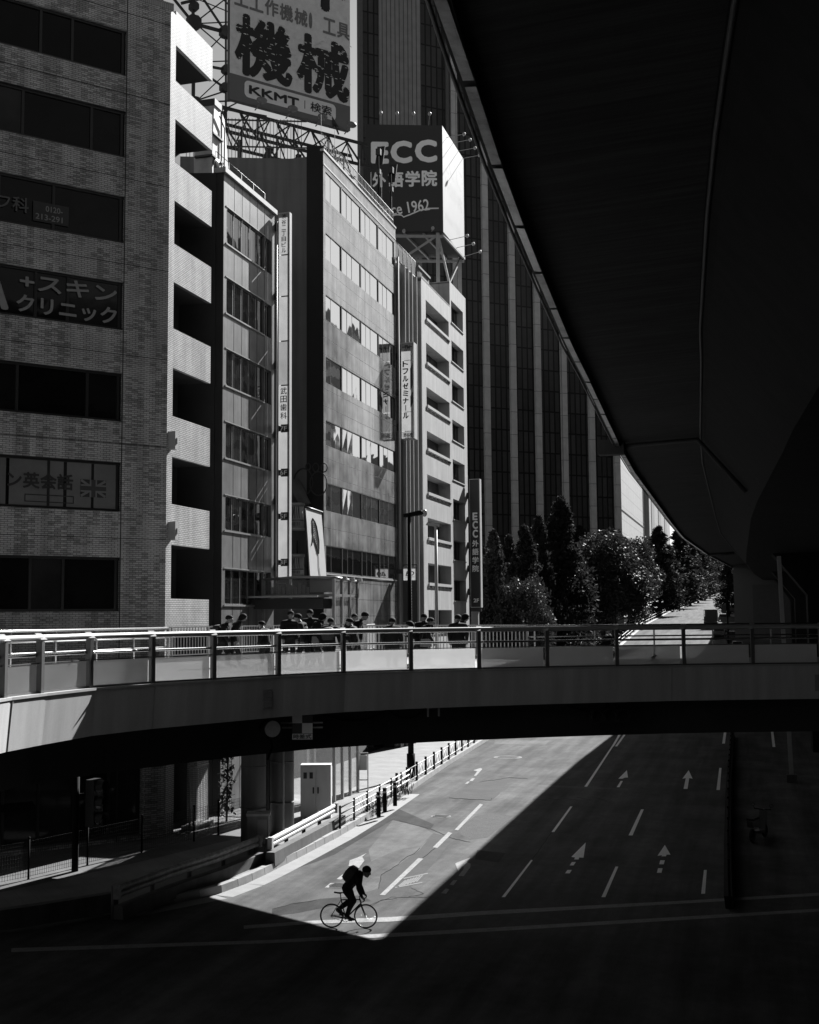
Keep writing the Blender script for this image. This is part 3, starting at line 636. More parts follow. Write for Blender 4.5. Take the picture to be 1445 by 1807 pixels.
# ------------------------------------------------------------------ buildings along the left pavement
BX = -21.5                                        # building line
dark_g = glass_mat('dark_window_glass', 0.012, 0.06, 0.05, 0.25); dim_g = glass_mat('dim_window_glass', .035, .05, .08, .25); black_g = glass_mat('black_window_glass', .006, .08, .03, .3)
sky_g = glass_mat('street_window_glass', 0.02, 0.06, 0.03, 1.0)
frame_d = mat('dark_window_frame', 0.02, 0.4, 0.2, 2)
frame_l = mat('aluminium_frame', 0.35, 0.35, 0.15, 3, metal=.6)
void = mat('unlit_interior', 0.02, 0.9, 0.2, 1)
ink = mat('black_ink', 0.012, 0.6, 0.2, 4)
white_letter = mat('white_letter', 0.7, 0.6, 0.05, 3)
brickA = brick_mat('glazed_brick', 0.7, 0.56, 0.12, 0.24, 0.075, 0.010, 0.55, clump=0.42, streak=.35, mott=.1)
brickS = brick_mat('glazed_brick_street_side', 0.72, 0.6, 0.22, 0.24, 0.075, 0.012, 0.6, spec=.08, streak=.25)
cA = on_x(296, 600, BX); FA = Frame((cA.x, cA.y), R(51)); FS = Frame((cA.x, cA.y), R(90))
print('A corner', cA)
A = fthing('brick_building', 'brick clad office block with long dark window bands and sunlit stacked balconies at its corner', 'building', FA)
ztop = FA.Z(301, 17); zb = 0.1
uP = FA.U(216, 700)                               # left edge of the corner pier
uL = FA.U(-330, 900)
wz = [(-70, -12), (53, 133.6), (196.7, 278.4), (346, 429.6), (498, 583), (658.6, 744.4), (816.4, 903), (983.5, 1079)]
rows = [(FA.Z(221 - 8*max(0, b)/1080, b), FA.Z(221 - 8*max(0, b)/1080, t)) for t, b in wz][1:]
b = MB(); ops = [(uL + .5, uP, z0, z1, .22, False) for z0, z1 in rows]
ops += [(uL + .5, -.75, .3, 5.5, .5, False)]
walls(b, uL, 0, zb, ztop, ops); b.build('front_wall', brickA, A)
b = MB()                                          # movement joints in the brickwork
b.box(uP - .02, uP + .02, -.004, .01, zb, ztop)
for z0, z1 in rows:
    zz_ = z1 + (rows[0][0] - rows[1][1])*.5
    b.box(uL, 0, -.004, .01, zz_ - .015, zz_ + .015)
b.build('movement_joint', mat('black_joint', .03, .9), A)
b = MB(); b.box(uL, .12, .0, .4, ztop - .002, ztop + .28); b.build('parapet_coping', brick_mat('coping_brick', .45, .4, .1, .08, .3, .008), A)
def window_row(parent, u0, u1, z0, z1, y, bars, fm, gm, fw_=.07, nm='window', hb=(), pr=.06):
    b = MB(); b.box(u0, u1, y - pr, y + .03, z0, z0 + fw_); b.box(u0, u1, y - pr, y + .03, z1 - fw_, z1)
    for x in bars: b.box(x - fw_/2, x + fw_/2, y - pr, y + .03, z0 + fw_, z1 - fw_)
    for z in hb: b.box(u0, u1, y - .045, y + .03, z - .025, z + .025)
    f = b.build(nm, fm, parent)
    b = MB(); bb = sorted({u0, u1, *bars})
    for i, (p, q) in enumerate(zip(bb, bb[1:])):
        t = rnd.uniform(-.006, .006); b.cur = rnd.choice((0, 0, 1, 2)); b.quad((p, y + t, z0 + .01), (q, y - t, z0 + .01), (q, y - t + .003, z1 - .01), (p, y + t - .003, z1 - .01))
    b.build('pane', [gm, dim_g if gm is dark_g else gm, black_g if gm is dark_g else gm], f); return f
for k, (z0, z1) in enumerate(rows):
    step = 2.05; x = uP - .12; bars = []; j = 0
    while x > uL + .6:
        bars.append(x); x -= (2.0, 1.2, 2.6)[(j + k) % 3]; j += 1
    window_row(A, uL + .5, uP, z0, z1, .18, bars, frame_d, dark_g, .1)
for i in range(4): window_row(A, -3.3 - 2.6*i, -.8 - 2.6*i, .3, 4.2, .4, [-3.25 - 2.6*i, -2.0 - 2.6*i], frame_d, dark_g, .1, 'shop_window')
b = MB(); b.box(uL + .5, -.76, .44, .5, .3, 5.5); b.build('dark_sheet', void, A)  # dark sheet put where the shaded ground floor stays black
# lettering behind the glass
sgn = mat('window_lettering', 0.33, .7, .1, 3)
def ftxt(fr, body, px0, py0, px1, py1, parent, m, y, bold=.02, **k):
    """fit lettering between two photograph points: lower left (px0, py0), upper right (px1, py1)"""
    x0, za = fr.uz(px0, py0); x1, zb_ = fr.uz(px1, py1); return text(body, x0, za, x1 - x0, zb_ - za, parent, m, y, bold, **k)
z0, z1 = rows[3]; H_ = z1 - z0
u_ = lambda px, py: FA.uz(px, py)[0]
a0 = u_(0, 540)
text('+スキン', u_(36, 510), z0 + H_*.56, u_(208, 520) - u_(36, 510), H_*.34, A, sgn, .11, .03)
text('クリニック', u_(30, 550), z0 + H_*.10, u_(208, 560) - u_(30, 550), H_*.36, A, sgn, .11, .03)
text('A', u_(-38, 540), z0 + H_*.1, u_(17, 540) - u_(-38, 540), H_*.75, A, sgn, .11, .05)
z0, z1 = rows[2]; H_ = z1 - z0; dim = mat('dim_window_lettering', .12, .7, .1, 3)
text('フ科', u_(-4, 390), z0 + H_*.28, u_(52, 390) - u_(-4, 390), H_*.3, A, dim, .11, .02)
b = MB(); b.box(u_(60, 380), u_(123, 400), .115, .135, z0 + H_*.16, z0 + H_*.56); b.build('phone_number_panel', mat('smoked_panel', .035, .5), A)
text('0120-', u_(82, 375), z0 + H_*.38, u_(112, 385) - u_(82, 375), H_*.12, A, sgn, .105, .02); text('213-291', u_(64, 385), z0 + H_*.2, u_(112, 390) - u_(64, 385), H_*.12, A, sgn, .105, .02)
z0, z1 = rows[5]; H_ = z1 - z0; pale = mat('pale_window_film', .17, .6, .25, .7)
for p0, p1 in ((-60, 12), (18, 114), (120, 163), (168, 208)):
    b = MB(); b.box(u_(p0, 850), u_(p1, 850), .13, .14, z0 + .1, z1 - .1); b.build('window_film', pale, A)
text('ン英会話', u_(14, 850), z0 + H_*.38, u_(131, 860) - u_(14, 850), H_*.32, A, mat('dark_window_lettering', .03, .6), .115, .03)
b = MB(); x0, x1, za, zb2 = u_(45, 880), u_(132, 885), z0 + H_*.12, z0 + H_*.27
for q in ((x0, x1, za, za + .03), (x0, x1, zb2 - .03, zb2), (x0, x0 + .03, za, zb2), (x1 - .03, x1, za, zb2)): b.box(q[0], q[1], .112, .12, q[2], q[3])
b.build('framed_caption', mat('dark_window_lettering', .03), A)
x0, x1, za, zb2 = u_(144, 850), u_(189, 855), z0 + H_*.27, z0 + H_*.62; xm, zm = (x0 + x1)/2, (za + zb2)/2
b = MB(); b.box(x0, x1, .118, .125, za, zb2); fl = b.build('flag_poster', mat('flag_field', .03, .6), A)
b = MB()
for s in (1, -1): b.bar((x0 + .02, .112, zm - s*(zm - za - .03)), (x1 - .02, .112, zm + s*(zm - za - .03)), .004, .09, V((0, 0, 1)))
b.box(x0, x1, .104, .109, zm - .14, zm + .14); b.box(xm - .14, xm + .14, .1035, .1085, za, zb2); b.build('flag_white', mat('flag_pale', .2, .6), fl)
b = MB(); b.box(x0, x1, .098, .102, zm - .08, zm + .08); b.box(xm - .08, xm + .08, .0975, .1015, za, zb2); b.build('flag_cross', mat('flag_dark', .05, .6), fl)
# sunlit side with balconies
YE = FS.U(371, 700); u1 = FS.U(305.5, 600)
sp = [(17, 78), (141, 208.6), (285, 353), (428.6, 497), (578.3, 648), (733.4, 805.2), (889, 961), (1056, 1118)]   # solid parapets at the pier edge
pz = []
for t, bb_ in sp:
    px = 309 - 10*t/1080.; pz.append((FS.Z(px, bb_), FS.Z(px, t)))
def side_child(o): o.rotation_euler.z = FS.h - FA.h; return o
b = MB(); walls(b, 0, u1, zb, ztop, []); side_child(b.build('corner_pier', brickS, A))
for z0, z1 in pz:
    b = MB(); b.box(u1, YE, 0, .16, z0, z1); bal = side_child(b.build('balcony', brickS, A)); b = MB(); b.box(u1, YE - .01, .161, 1.5, z0 + .02, z0 + .2); b.build('balcony_slab', mat('dark_soffit', .03, .9), bal)  # slab coloured near black to keep its underside in shade
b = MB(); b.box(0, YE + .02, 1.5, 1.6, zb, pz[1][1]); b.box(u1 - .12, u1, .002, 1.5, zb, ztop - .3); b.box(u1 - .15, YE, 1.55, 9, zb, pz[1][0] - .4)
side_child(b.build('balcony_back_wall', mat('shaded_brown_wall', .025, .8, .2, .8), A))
for i, (z0, z1) in enumerate(pz[2:], 1):
    b = MB(); b.box(u1 + .5, u1 + 1.4, 1.42, 1.47, z1 - 1.0, z1 + 1.3); side_child(b.build('balcony_door', mat('dark_door', .03, .4), A))
for i in (4, 5):
    z0, z1 = pz[i]; b = MB(); b.box(u1 + .25, u1 + .75, .5, 1.2, z1 - .9, z1 + .1); b.box(u1 + .8, u1 + 1.05, .5, 1.2, z1 - .9, z1 - .05); side_child(b.build('air_conditioner', mat('ac_case', .3, .5), A))
for py in (778, 937):
    px = 299.5 - 10*py/1080.; x, z = FS.uz(300, py); b = MB(); b.box(x - .15, x + .1, -.3, .02, z - .35, z + .35); b.box(x - .05, x + .05, -.34, -.3, z - .1, z + .1); side_child(b.build('wall_light', mat('lamp_case', .45, .5), A))
b = MB(); b.prism([(uL, .75), (-.75, .75), (-2.0, 6), (-4, 16), (uL, 22)], zb, ztop - .5); b.build('core', mat('rear_wall', .2, .8), A)
b = MB(); b.prism([(uL, .02), (-.05, .02), (-.4, .3), (-1, 6), (uL, 8)], ztop - .6, ztop - .3); b.build('roof', mat('roof_felt', .1, .9), A)
b = MB()                                          # clutter on the roof edge
for px in (272, 283, 292): 
    x = FA.U(px, 10); b.box(x - .12, x + .12, .5, .8, ztop, ztop + 2.2)
b.build('roof_post', frame_d, A)
b = MB(); b.tube([(-.6, .5, ztop), (-.5, .5, ztop + 2.5)], .16, 8); b.build('roof_pipe', mat('roof_pipe', .08, .5), A)
# ground floor piers and gate on the pavement side
for p0, p1 in ((290, 305), (346, 366)):
    x0, x1 = FS.U(p0, 1440), FS.U(p1, 1440); b = MB(); b.box(x0, x1, -.03, .4, zb, 6.2); side_child(b.build('ground_floor_pier', brickS, A))
b = MB(); x0, x1 = FS.U(320, 1440), FS.U(353, 1430)
b.tube([(x0, -.35, .2), (x0, -.35, 2.5), (x1, -.35, 2.5), (x1, -.35, .2)], .035, 6)
for k in range(12): b.bar((x0 + (x1 - x0)*k/12, -.35, .25), (x0 + (x1 - x0)*k/12, -.35, 2.45), .02, .02)
b.box(x0, x1, -.6, 0.0, .14, .3); side_child(b.build('entrance_gate', mat('gate_metal', .4, .4, .2, 3, metal=.5), A))
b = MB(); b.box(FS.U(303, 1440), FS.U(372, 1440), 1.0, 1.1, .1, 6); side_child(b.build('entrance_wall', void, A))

# ---- building with rounded ribbon windows
FC = Frame((BX, on_x(393, 700, BX).y), R(90))
Cb = fthing('panel_building', 'narrow metal panelled building with ribbon windows of rounded corners behind the tall white sign', 'building', FC)
LC = FC.U(483, 900); UB = FC.U(466, 700); zC = FC.Z(393.5, 303)
tops = [364, 488.6, 615, 744.5, 874, 1003.6]; bots = [428, 551.7, 679.7, 807.6, 935.5, 1066.8]
rz = [(FC.Z(398, q), FC.Z(398, p)) for p, q in zip(tops, bots)]
metalC = mat('weathered_metal_panel', 0.26, .42, .35, .9, .05, .5, metal=.25, streak=.4)
b = MB(); x0 = FC.U(397.5, 700); ops = [(x0, UB - .05, a, c, .16, False) for a, c in rz] + [(UB + .08, LC - .35, a, c, .2, False) for a, c in rz]
walls(b, 0, LC, zb, zC, ops); b.build('facade_panel', metalC, Cb)
b = MB()
for k in range(1, 5): xx = x0 + (UB - x0)*k/5; b.box(xx - .012, xx + .012, -.006, .0, zb, zC)
b.box(UB - .02, UB + .02, -.008, .0, zb, zC)
o = b.build('panel_seam', frame_d, Cb)
b = MB(); 
for a, c in rz: b.box(x0 - .08, UB, -.05, .01, a - .07, a - .005); b.box(x0 - .06, UB, -.03, .01, c + .005, c + .05)
b.build('sill', mat('sill_metal', .55, .35, .15, 2, metal=.5), Cb)
for a, c in rz:
    wdt = (UB - .05 - x0)/5
    bars = [x0 + .02, x0 + wdt*1.05, x0 + wdt*2.1, x0 + wdt*3.1, x0 + wdt*4.05]
    f = window_row(Cb, x0, UB - .05, a, c, .10, bars, frame_l, sky_g, .05, pr=.02)
    for (xx, zz2, sx, sz) in ((x0, a, 1, 1), (x0, c, 1, -1)):     # rounded corners of the opening
        b = MB(); r = .28; P = [(xx, -.002, zz2)] + [(xx + sx*(r - r*sin(t*pi/12)), -.002, zz2 + sz*(r - r*cos(t*pi/12))) for t in range(7)]
        if sx*sz > 0: P = P[::-1]
        b.quad(*P); b.build('corner_fillet', metalC, f)
    window_row(Cb, UB + .08, LC - .35, a, c, .16, [(UB + LC)/2], frame_l, sky_g, .05, pr=.02)
b = MB(); b.box(-.1, LC + .1, -.12, .45, zC, zC + .22); b.build('roof_coping', mat('pale_coping', .5, .6, .15, 1, streak=.3), Cb)
b = MB(); b.box(-.02, .33, .003, .4, zb, zC); b.prism([(-.08, .35), (LC, .35), (LC - .5, 12), (-3.3, 12)], zb, zC); b.build('core', mat('dark_render', .035, .8, .3, .5), Cb)
b = MB()
for zz2 in (.5, .9): b.tube([(.2, .5, zC + zz2 + .2), (LC, .5, zC + zz2 + .2)], .014, 6)
for k in range(5): b.tube([(.2 + (LC - .2)*k/4, .5, zC + .2), (.2 + (LC - .2)*k/4, .5, zC + 1.1)], .014, 6)
b.build('roof_railing', frame_d, Cb)
x, z = FC.uz(400, 400); vtext('YOGA', x + .05, FC.Z(400, 372), .42, Cb, mat('pale_window_letter', .6), .1, .02)
# white unit and hatch box on the roof
x0, x1 = FC.U(372, 290, -1.2), FC.U(390, 290, -1.2)
ru = thing('rooftop_unit', 'narrow white service housing with pipes on the roof behind the brick balconies', 'rooftop unit', FC.w(x0, -1.2, zC), FC.h)
zt = FC.Z(385, 192, -1.2) - zC
b = MB(); wd = x1 - x0; b.hexa([(0, 0, -.2), (wd, 0, -.2), (wd, .9, -.2), (0, .9, -.2)], [(wd*.3, 0, zt), (wd*.9, 0, zt), (wd*.9, .7, zt), (wd*.3, .7, zt)]); b.build('casing', mat('white_sheet', .6, .5, .2, 1.5, streak=.3), ru)
b = MB(); b.box(-.05, wd + .05, -.1, .8, zt*.35, zt*.37); b.box(0, wd, -.12, .8, zt*.62, zt*.64); b.box(wd*.25, wd*.95, -.05, .75, zt, zt + .3); b.build('bracket', frame_d, ru)
b = MB()
for k in range(5): b.tube([(wd*.1 + k*.12, -.1, -.2), (wd*.1 + k*.1, -.12, zt*.3), (wd*.4 + k*.05, -.1, zt*.35)], .03, 6)
b.tube([(wd + .1, -.1, .2), (wd + .15, -.1, zt*.8), (wd*.6, -.1, zt*.9)], .03, 6); b.build('pipe', frame_d, ru)
x0, x1 = FC.U(392, 260, -2.5), FC.U(412, 260, -2.5); zt = FC.Z(395, 205, -2.5) - zC
ru = thing('stair_hood', 'pale sloping stair hood standing on the panelled roof', 'rooftop hood', FC.w(x0, -2.5, zC), FC.h)
b = MB(); b.hexa([(0, 0, -.2), (x1 - x0, 0, -.2), (x1 - x0, 1.5, -.2), (0, 1.5, -.2)], [(0, 0, zt), (.25, 0, zt*.97), (.25, 1.5, zt*.97), (0, 1.5, zt)]); b.build('casing', mat('white_sheet', .6), ru)

# ---- big glossy tiled building
FD = Frame((BX, on_x(570.5, 500, BX).y), R(90))
D = fthing('tiled_building', 'tall glossy tiled office block with ribbon windows reflecting the sky', 'building', FD)
LD = FD.U(699.5, 700); zD = FD.Z(571, 267.5)
tile = brick_mat('glossy_tile', 0.52, 0.47, 0.16, 1.42, 0.93, 0.014, 0.1, offset=0.0, spec=.5, mott=.42, streak=.45)
tile.node_tree.nodes['Principled BSDF'].inputs['IOR'].default_value = 2.2
drow = [(FD.Z(573, 300 + 110.2*i + 1.0*max(0, i - 4)*4.0 + 49.0), FD.Z(573, 300 + 110.2*i + max(0, i - 5)*0)) for i in range(7)]
dt = [300, 408.6, 518, 627.5, 740, 850.6, 961.4]; db = [350, 455, 563, 674, 785, 900.8, 1010]
drow = [(FD.Z(573, q), FD.Z(573, p)) for p, q in zip(dt, db)]
b = MB(); walls(b, 0, LD, 3.6, zD, [(.35, LD - .25, a, c, .06, False) for a, c in drow]); b.build('facade', tile, D)
b = MB(); b.box(-.06, LD + .02, -.06, .4, zD, zD + .12); b.box(-.02, LD, -.03, 0, zD - .75, zD - .66); b.build('roof_coping', mat('white_coping', .6, .4, .08, 1), D)
wsz = (LD - .6)/5
proto = None
sky_gd = glass_mat('sky_glass', .02, .015, .02, 1.0); sky_gd.node_tree.nodes['Principled BSDF'].inputs['IOR'].default_value = 3.3
for a, c in drow:
    x0 = .35; un = (LD - .6 - 2.7)/3
    for k in range(4):                            # narrow and wide lights between black posts
        wd = 2.7 if k == 0 else un; cuts = [.9] if k == 0 else [un*.27, un*.53]
        f = window_row(D, x0, x0 + wd - .13, a, c, .045, [x0 + q for q in cuts], frame_l, sky_gd, .03, pr=.008)
        b = MB(); b.box(x0 + wd - .13, x0 + wd, .0, .05, a, c); b.box(x0, x0 + wd, .0, .03, c - .05, c); b.build('post', frame_d, f); x0 += wd
for z0 in (drow[6][0] - .05,):
    b = MB(); b.box(.3, LD - .2, -.05, .02, z0 - .06, z0); b.build('sill', mat('white_coping', .6), D)
HD = atan2(1, 0)
fd = (RT*-1 + FW*-.075).normalized(); hD = atan2(-fd.y, -fd.x); FDF = Frame((BX, FD.o.y), hD)
lc = lambda p: M.Rotation(-FD.h, 3, 'Z') @ (p - FD.o)
def dchild(o): o.rotation_euler.z = hD - FD.h; return o
xa, xb = FDF.U(541, 500), FDF.U(400, 500)
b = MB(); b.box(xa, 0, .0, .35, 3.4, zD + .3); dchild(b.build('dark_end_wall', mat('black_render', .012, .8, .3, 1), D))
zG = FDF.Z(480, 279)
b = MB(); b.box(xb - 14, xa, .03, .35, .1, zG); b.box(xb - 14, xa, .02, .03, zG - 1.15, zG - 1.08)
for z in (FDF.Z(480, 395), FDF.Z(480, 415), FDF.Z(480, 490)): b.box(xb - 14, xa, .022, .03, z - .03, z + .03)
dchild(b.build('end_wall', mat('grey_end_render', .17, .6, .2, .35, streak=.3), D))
b = MB(); b.prism([(.02, .36), (LD, .36), (LD, 14), (5, 24), (0.02, 24)], 3.4, zD - .2); b.build('core', mat('rear_wall', .2), D)
b = MB(); b.box(.1, LD, 1.0, 1.1, .1, 3.6); b.build('shop_front', dark_g, D)
# faded wall painting on the dark end wall: loops like a spray-can tag
b = MB(); gx, gz_ = FDF.uz(547, 850)
for (cx, cz, r) in ((-.35, 0, .5), (.45, -.1, .45), (.3, .75, .16), (.75, .75, .16), (-.1, .8, .12)): b.tube([(gx + cx + cos(t)*r, -.01, gz_ + cz + sin(t)*r*1.4) for t in [2*pi*k/20 for k in range(20)]], .035, 5, closed=True)
dchild(b.build('spray_paint_tag', mat('grey_spray', .06, .8), D))
# roof railing of thin bars
b = MB()
for z in (1.1, .6): b.tube([(.1, .15, zD + z), (LD, .15, zD + z)], .03, 6)
for k in range(50): b.bar((.1 + (LD - .1)*k/49, .15, zD + .1), (.1 + (LD - .1)*k/49, .15, zD + (1.1 if k % 8 else 2.1)), .02, .02)
b.build('roof_railing', mat('galvanised', .45), D)
b = MB()
for k in range(34):
    p = V((xa - .3 + (xb - 2 - xa)*k/33, 1.0, zG)); b.bar(p, p + V((0, 0, 2.6)), .03, .03)
for z in (.1, 1.0, 2.5): b.bar((xa, 1.0, zG + z), (xb - 2, 1.0, zG + z), .07, .07)
dchild(b.build('roof_screen', frame_d, D))

# ---- slim building with vertical fins
FE = Frame((BX, FD.o.y + LD), R(90)); LE = FE.U(745, 700); zE = FE.Z(700, 455)
E = fthing('finned_building', 'slim building with full height vertical fins between the tiled and the concrete block', 'building', FE)
b = MB(); b.prism([(.02, .3), (LE - .02, .3), (LE - .02, 14), (.02, 14)], .1, zE); b.build('core', mat('dark_render', .035), E)
fz = [FE.Z(712, p) for p in (560, 650, 745, 840, 935, 1000, 1060)]
b = MB(); xw = FE.U(737, 700); b.box(.02, xw, .12, .29, zE - 1.6, zE + .05); b.box(.02, xw, .12, .29, .1, 1.0)
for z in fz: b.box(.02, xw, .1, .29, z - .45, z + .25)
b.build('spandrel', mat('grey_spandrel', .4, .4, .2, 1, streak=.3), E)
b = MB(); b.quad((.02, .2, .1), (xw, .2, .1), (xw, .2, zE), (.02, .2, zE)); b.build('glazing', sky_g, E)
for k, px in enumerate((703, 707.5, 714, 720.5, 728.5, 736)):
    x = FE.U(px, 700); b = MB(); dpt = .35 if k else .15; b.box(x - .07, x + .07, -dpt, .12, .1, zE - .3); b.build('fin', mat('white_fin', .36, .35, .15, 1, streak=.2), E)
b = MB(); b.tube([(.12, -.12, .1), (.12, -.12, zE)], .07, 8); b.build('downpipe', mat('galvanised', .45), E)
b = MB(); b.box(xw + .1, LE - .1, .05, .2, .1, zE - 1); 
o = b.build('recess_wall', mat('black_render', .012), E)
for z in fz:
    b = MB(); b.box(xw + .25, xw + .9, .0, .06, z - 2.2, z - .6); b.build('narrow_window', dark_g, E)
b = MB(); 
for zz2 in (.03, 1.15): b.tube([(.0, .1, zE + zz2), (xw, .1, zE + zz2)], .035, 6)
for k in range(6): b.tube([(xw*k/5, .1, zE), (xw*k/5, .1, zE + 1.15)], .025, 6)
b.build('roof_railing', mat('galvanised', .45), E)
b = MB(); b.quad((0, .1, zE + .1), (xw, .1, zE + .1), (xw, .1, zE + 1.1), (0, .1, zE + 1.1)); b.build('roof_glass', clear_mat('clear_pane', .3, .35, .3), E)

# ---- concrete balcony block
FF = Frame((BX, FE.o.y + LE), R(90)); LF = FF.U(824.5, 800); zF1 = FF.Z(746, 492); zF2 = FF.Z(822.5, 530)
F = fthing('balcony_block', 'white concrete block with deep dark balconies stacked on its street front', 'building', FF)
concF = mat('painted_concrete', 0.6, .7, .14, .6, .06, .35, streak=.25, fine=.06)
bt = [531, 605.7, 683, 760, 836.6, 912.8, 993, 1076]; bb = [570, 647, 722, 798, 875.6, 955.4, 1036, 1120]
wt = [531, 601, 668.8, 739.4, 809, 879, 951, 1022]; wb = [569, 637, 706, 775, 845, 915, 987, 1060]
u0, u1b = FF.U(752.5, 700), FF.U(793, 700); w0, w1 = FF.U(797.5, 700), FF.U(819.5, 800)
fo = [(u0, u1b, FF.Z(753, q), FF.Z(753, p), 1.5, True) for p, q in zip(bt, bb)]
wo_ = [(w0, w1, FF.Z(797, q), FF.Z(797, p), .55, False) for p, q in zip(wt, wb)]
um = (u1b + w0)/2
b = MB(); walls(b, 0, um, .1, zF1, fo); walls(b, um, LF, .1, zF2, wo_); b.quad((um, 0, zF1), (um, 8, zF1), (um, 8, zF2), (um, 0, zF2)); b.build('facade', concF, F)
b = MB(); b.prism([(.01, 1.55), (LF - .01, 1.55), (LF - .01, 13), (.01, 13)], .1, zF1 - .1); b.box(LF - .3, LF, .003, 13, .1, zF2); b.build('core', concF, F)
b = MB(); b.box(.0, um, .0, 13, zF1 - .06, zF1 + .05); b.box(um, LF, .003, 13, zF2 - .06, zF2 + .08); b.build('roof', concF, F)
for i, (a_, b_, z0, z1, dp, bk) in enumerate(fo):
    m1 = MB(); zr = z0 + (.0)
    m1.box(a_ + .05, b_ + .12, -.10, .08, z0 + .12, z0 + .32)
    for k in range(7): xx = a_ + .1 + (b_ - a_ - .1)*k/6; m1.box(xx - .03, xx + .03, -.06, .02, z0 - .04, z0 + .12)
    m1.build('balcony_rail', mat('white_rail', .7, .45, .06, 2), F)
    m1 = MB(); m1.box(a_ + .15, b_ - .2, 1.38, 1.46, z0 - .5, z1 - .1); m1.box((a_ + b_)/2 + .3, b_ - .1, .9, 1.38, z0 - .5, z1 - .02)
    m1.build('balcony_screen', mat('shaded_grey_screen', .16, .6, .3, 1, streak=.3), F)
    m1 = MB(); m1.box(a_ + .2, (a_ + b_)/2, 1.33, 1.375, z0 - .3, z1 - .25); m1.build('balcony_window', dark_g, F)
for i, (a_, b_, z0, z1, dp, bk) in enumerate(wo_):
    window_row(F, a_, b_, z0, z1, .5, [a_ + .03, a_ + (b_ - a_)*.38, a_ + (b_ - a_)*.7], frame_d, dark_g, .06)
    m1 = MB(); m1.box(a_ - .05, b_ + .05, -.06, .02, z0 - .08, z0); m1.build('sill', concF, F)
# roof plant: low dark hut, cage ladder
rh = thing('roof_hut', 'small dark plant hut under the billboard legs on the concrete block', 'roof hut', FF.w(FF.U(765, 480), -1.2, zF1), FF.h)
b = MB(); b.box(0, 3.2, 0, 2.5, 0, 1.8); b.box(-.1, 3.3, -.1, 2.6, 1.8, 1.95); b.build('hut_wall', mat('dark_hut', .12, .7), rh); b = MB(); b.box(.3, 1.1, -.03, 0, .05, 1.6); b.build('hut_door', mat('dark_door', .03), rh)
# ------------------------------------------------------------------ signs on the buildings
lit_face = mat('white_acrylic', 0.62, .35, .08, 1.2, 0, .5)
edge_w = mat('white_sign_edge', 0.72, .4, .05, 2)
black_s = mat('black_sign_face', 0.02, .35, .2, 2)
def sign_frame(px0, py_mid, xw_, wd):            # sign face seen from the crossing: stands square to the street at X from xw_
    p = on_x(px0, py_mid, xw_); return Frame((p.x, p.y), 0.0)
def acrylic(name, v):
    m = bpy.data.materials.new(name); m.use_nodes = True; t = m.node_tree; b = t.nodes['Principled BSDF']; b.inputs['Base Color'].default_value = (v, v, v, 1); b.inputs['Roughness'].default_value = .3
    tl = t.nodes.new('ShaderNodeBsdfTranslucent'); n = t.nodes.new('ShaderNodeTexNoise'); n.inputs['Scale'].default_value = 1.4; r = t.nodes.new('ShaderNodeMapRange'); r.inputs[3].default_value = v*.35; r.inputs[4].default_value = v*.6
    tc = t.nodes.new('ShaderNodeTexCoord'); t.links.new(tc.outputs['Object'], n.inputs['Vector']); t.links.new(n.outputs['Fac'], r.inputs[0]); t.links.new(r.outputs[0], tl.inputs[0])
    mx = t.nodes.new('ShaderNodeMixShader'); mx.inputs[0].default_value = .6; t.links.new(b.outputs[0], mx.inputs[1]); t.links.new(tl.outputs[0], mx.inputs[2]); t.links.new(mx.outputs[0], t.nodes['Material Output'].inputs[0]); return m
lit_face = acrylic('white_acrylic', .42); grey_face = acrylic('grey_acrylic_sheet', .3)
def open_box(b, x0, x1, y0, y1, z0, z1, th=.03):   # sign casing open at front and back, so the sun shines through its faces
    b.box(x0, x0 + th, y0, y1, z0, z1); b.box(x1 - th, x1, y0, y1, z0, z1); b.box(x0 + th, x1 - th, y0, y1, z0, z0 + th); b.box(x0 + th, x1 - th, y0, y1, z1 - th, z1)
def sheet(b, x0, x1, z0, z1, y=.0): b.quad((x0, y, z0), (x1, y, z0), (x1, y, z1), (x0, y, z1))
# tall white sign of the panelled building
sx0 = -21.32; S = sign_frame(490.5, 700, sx0, .6); xr = S.U(510.5, 700)
z1, z0 = S.Z(500, 375), S.Z(500, 1030)
t = thing('vertical_sign', 'tall narrow white lightbox sign with black vertical lettering and floor plates', 'sign', S.w(0, 0, 0), 0)
zz_ = lambda py: S.Z(500, py)
b = MB(); open_box(b, 0, xr, .02, .3, z0, z1); b.build('casing', edge_w, t)
divs = [375, 450, 523, 602, 680, 750, 762, 828, 840, 905, 917, 987, 998, 1030]
for a_, c_ in zip(divs, divs[1:]):
    za, zc = zz_(c_), zz_(a_); dark = (c_ - a_) < 14
    m1 = MB(); (m1.box(.03, xr - .03, .0, .019, za + .03, zc - .03) if dark else sheet(m1, .03, xr - .03, za + .03, zc - .03)); m1.build('floor_plate' if dark else 'face_panel', black_s if dark else (grey_face if a_ == 602 else lit_face), t)
vtext('渋谷二丁目ビル', xr/2, zz_(378), (zz_(378) - zz_(448))/7/1.1, t, ink, -.012, .02, step=(zz_(378) - zz_(448))/7)
vtext('武田歯科', xr/2, zz_(684), (zz_(684) - zz_(742))/4/1.1, t, ink, -.012, .015, step=(zz_(684) - zz_(742))/4)
for s_, py in (('7F', 756), ('6F', 834), ('5F', 911), ('3F', 992)): text(s_, xr*.2, zz_(py) - .11, xr*.6, .22, t, mat('plate_letter', .88, .6, .02, 3, alb=1), -.012, .02)
for py in (398, 520, 642, 764, 882, 1000):
    m1 = MB(); m1.box(BX - sx0 - .05, 0, .08, .25, zz_(py) - .2, zz_(py) + .2); m1.build('wall_bracket', frame_d, t)
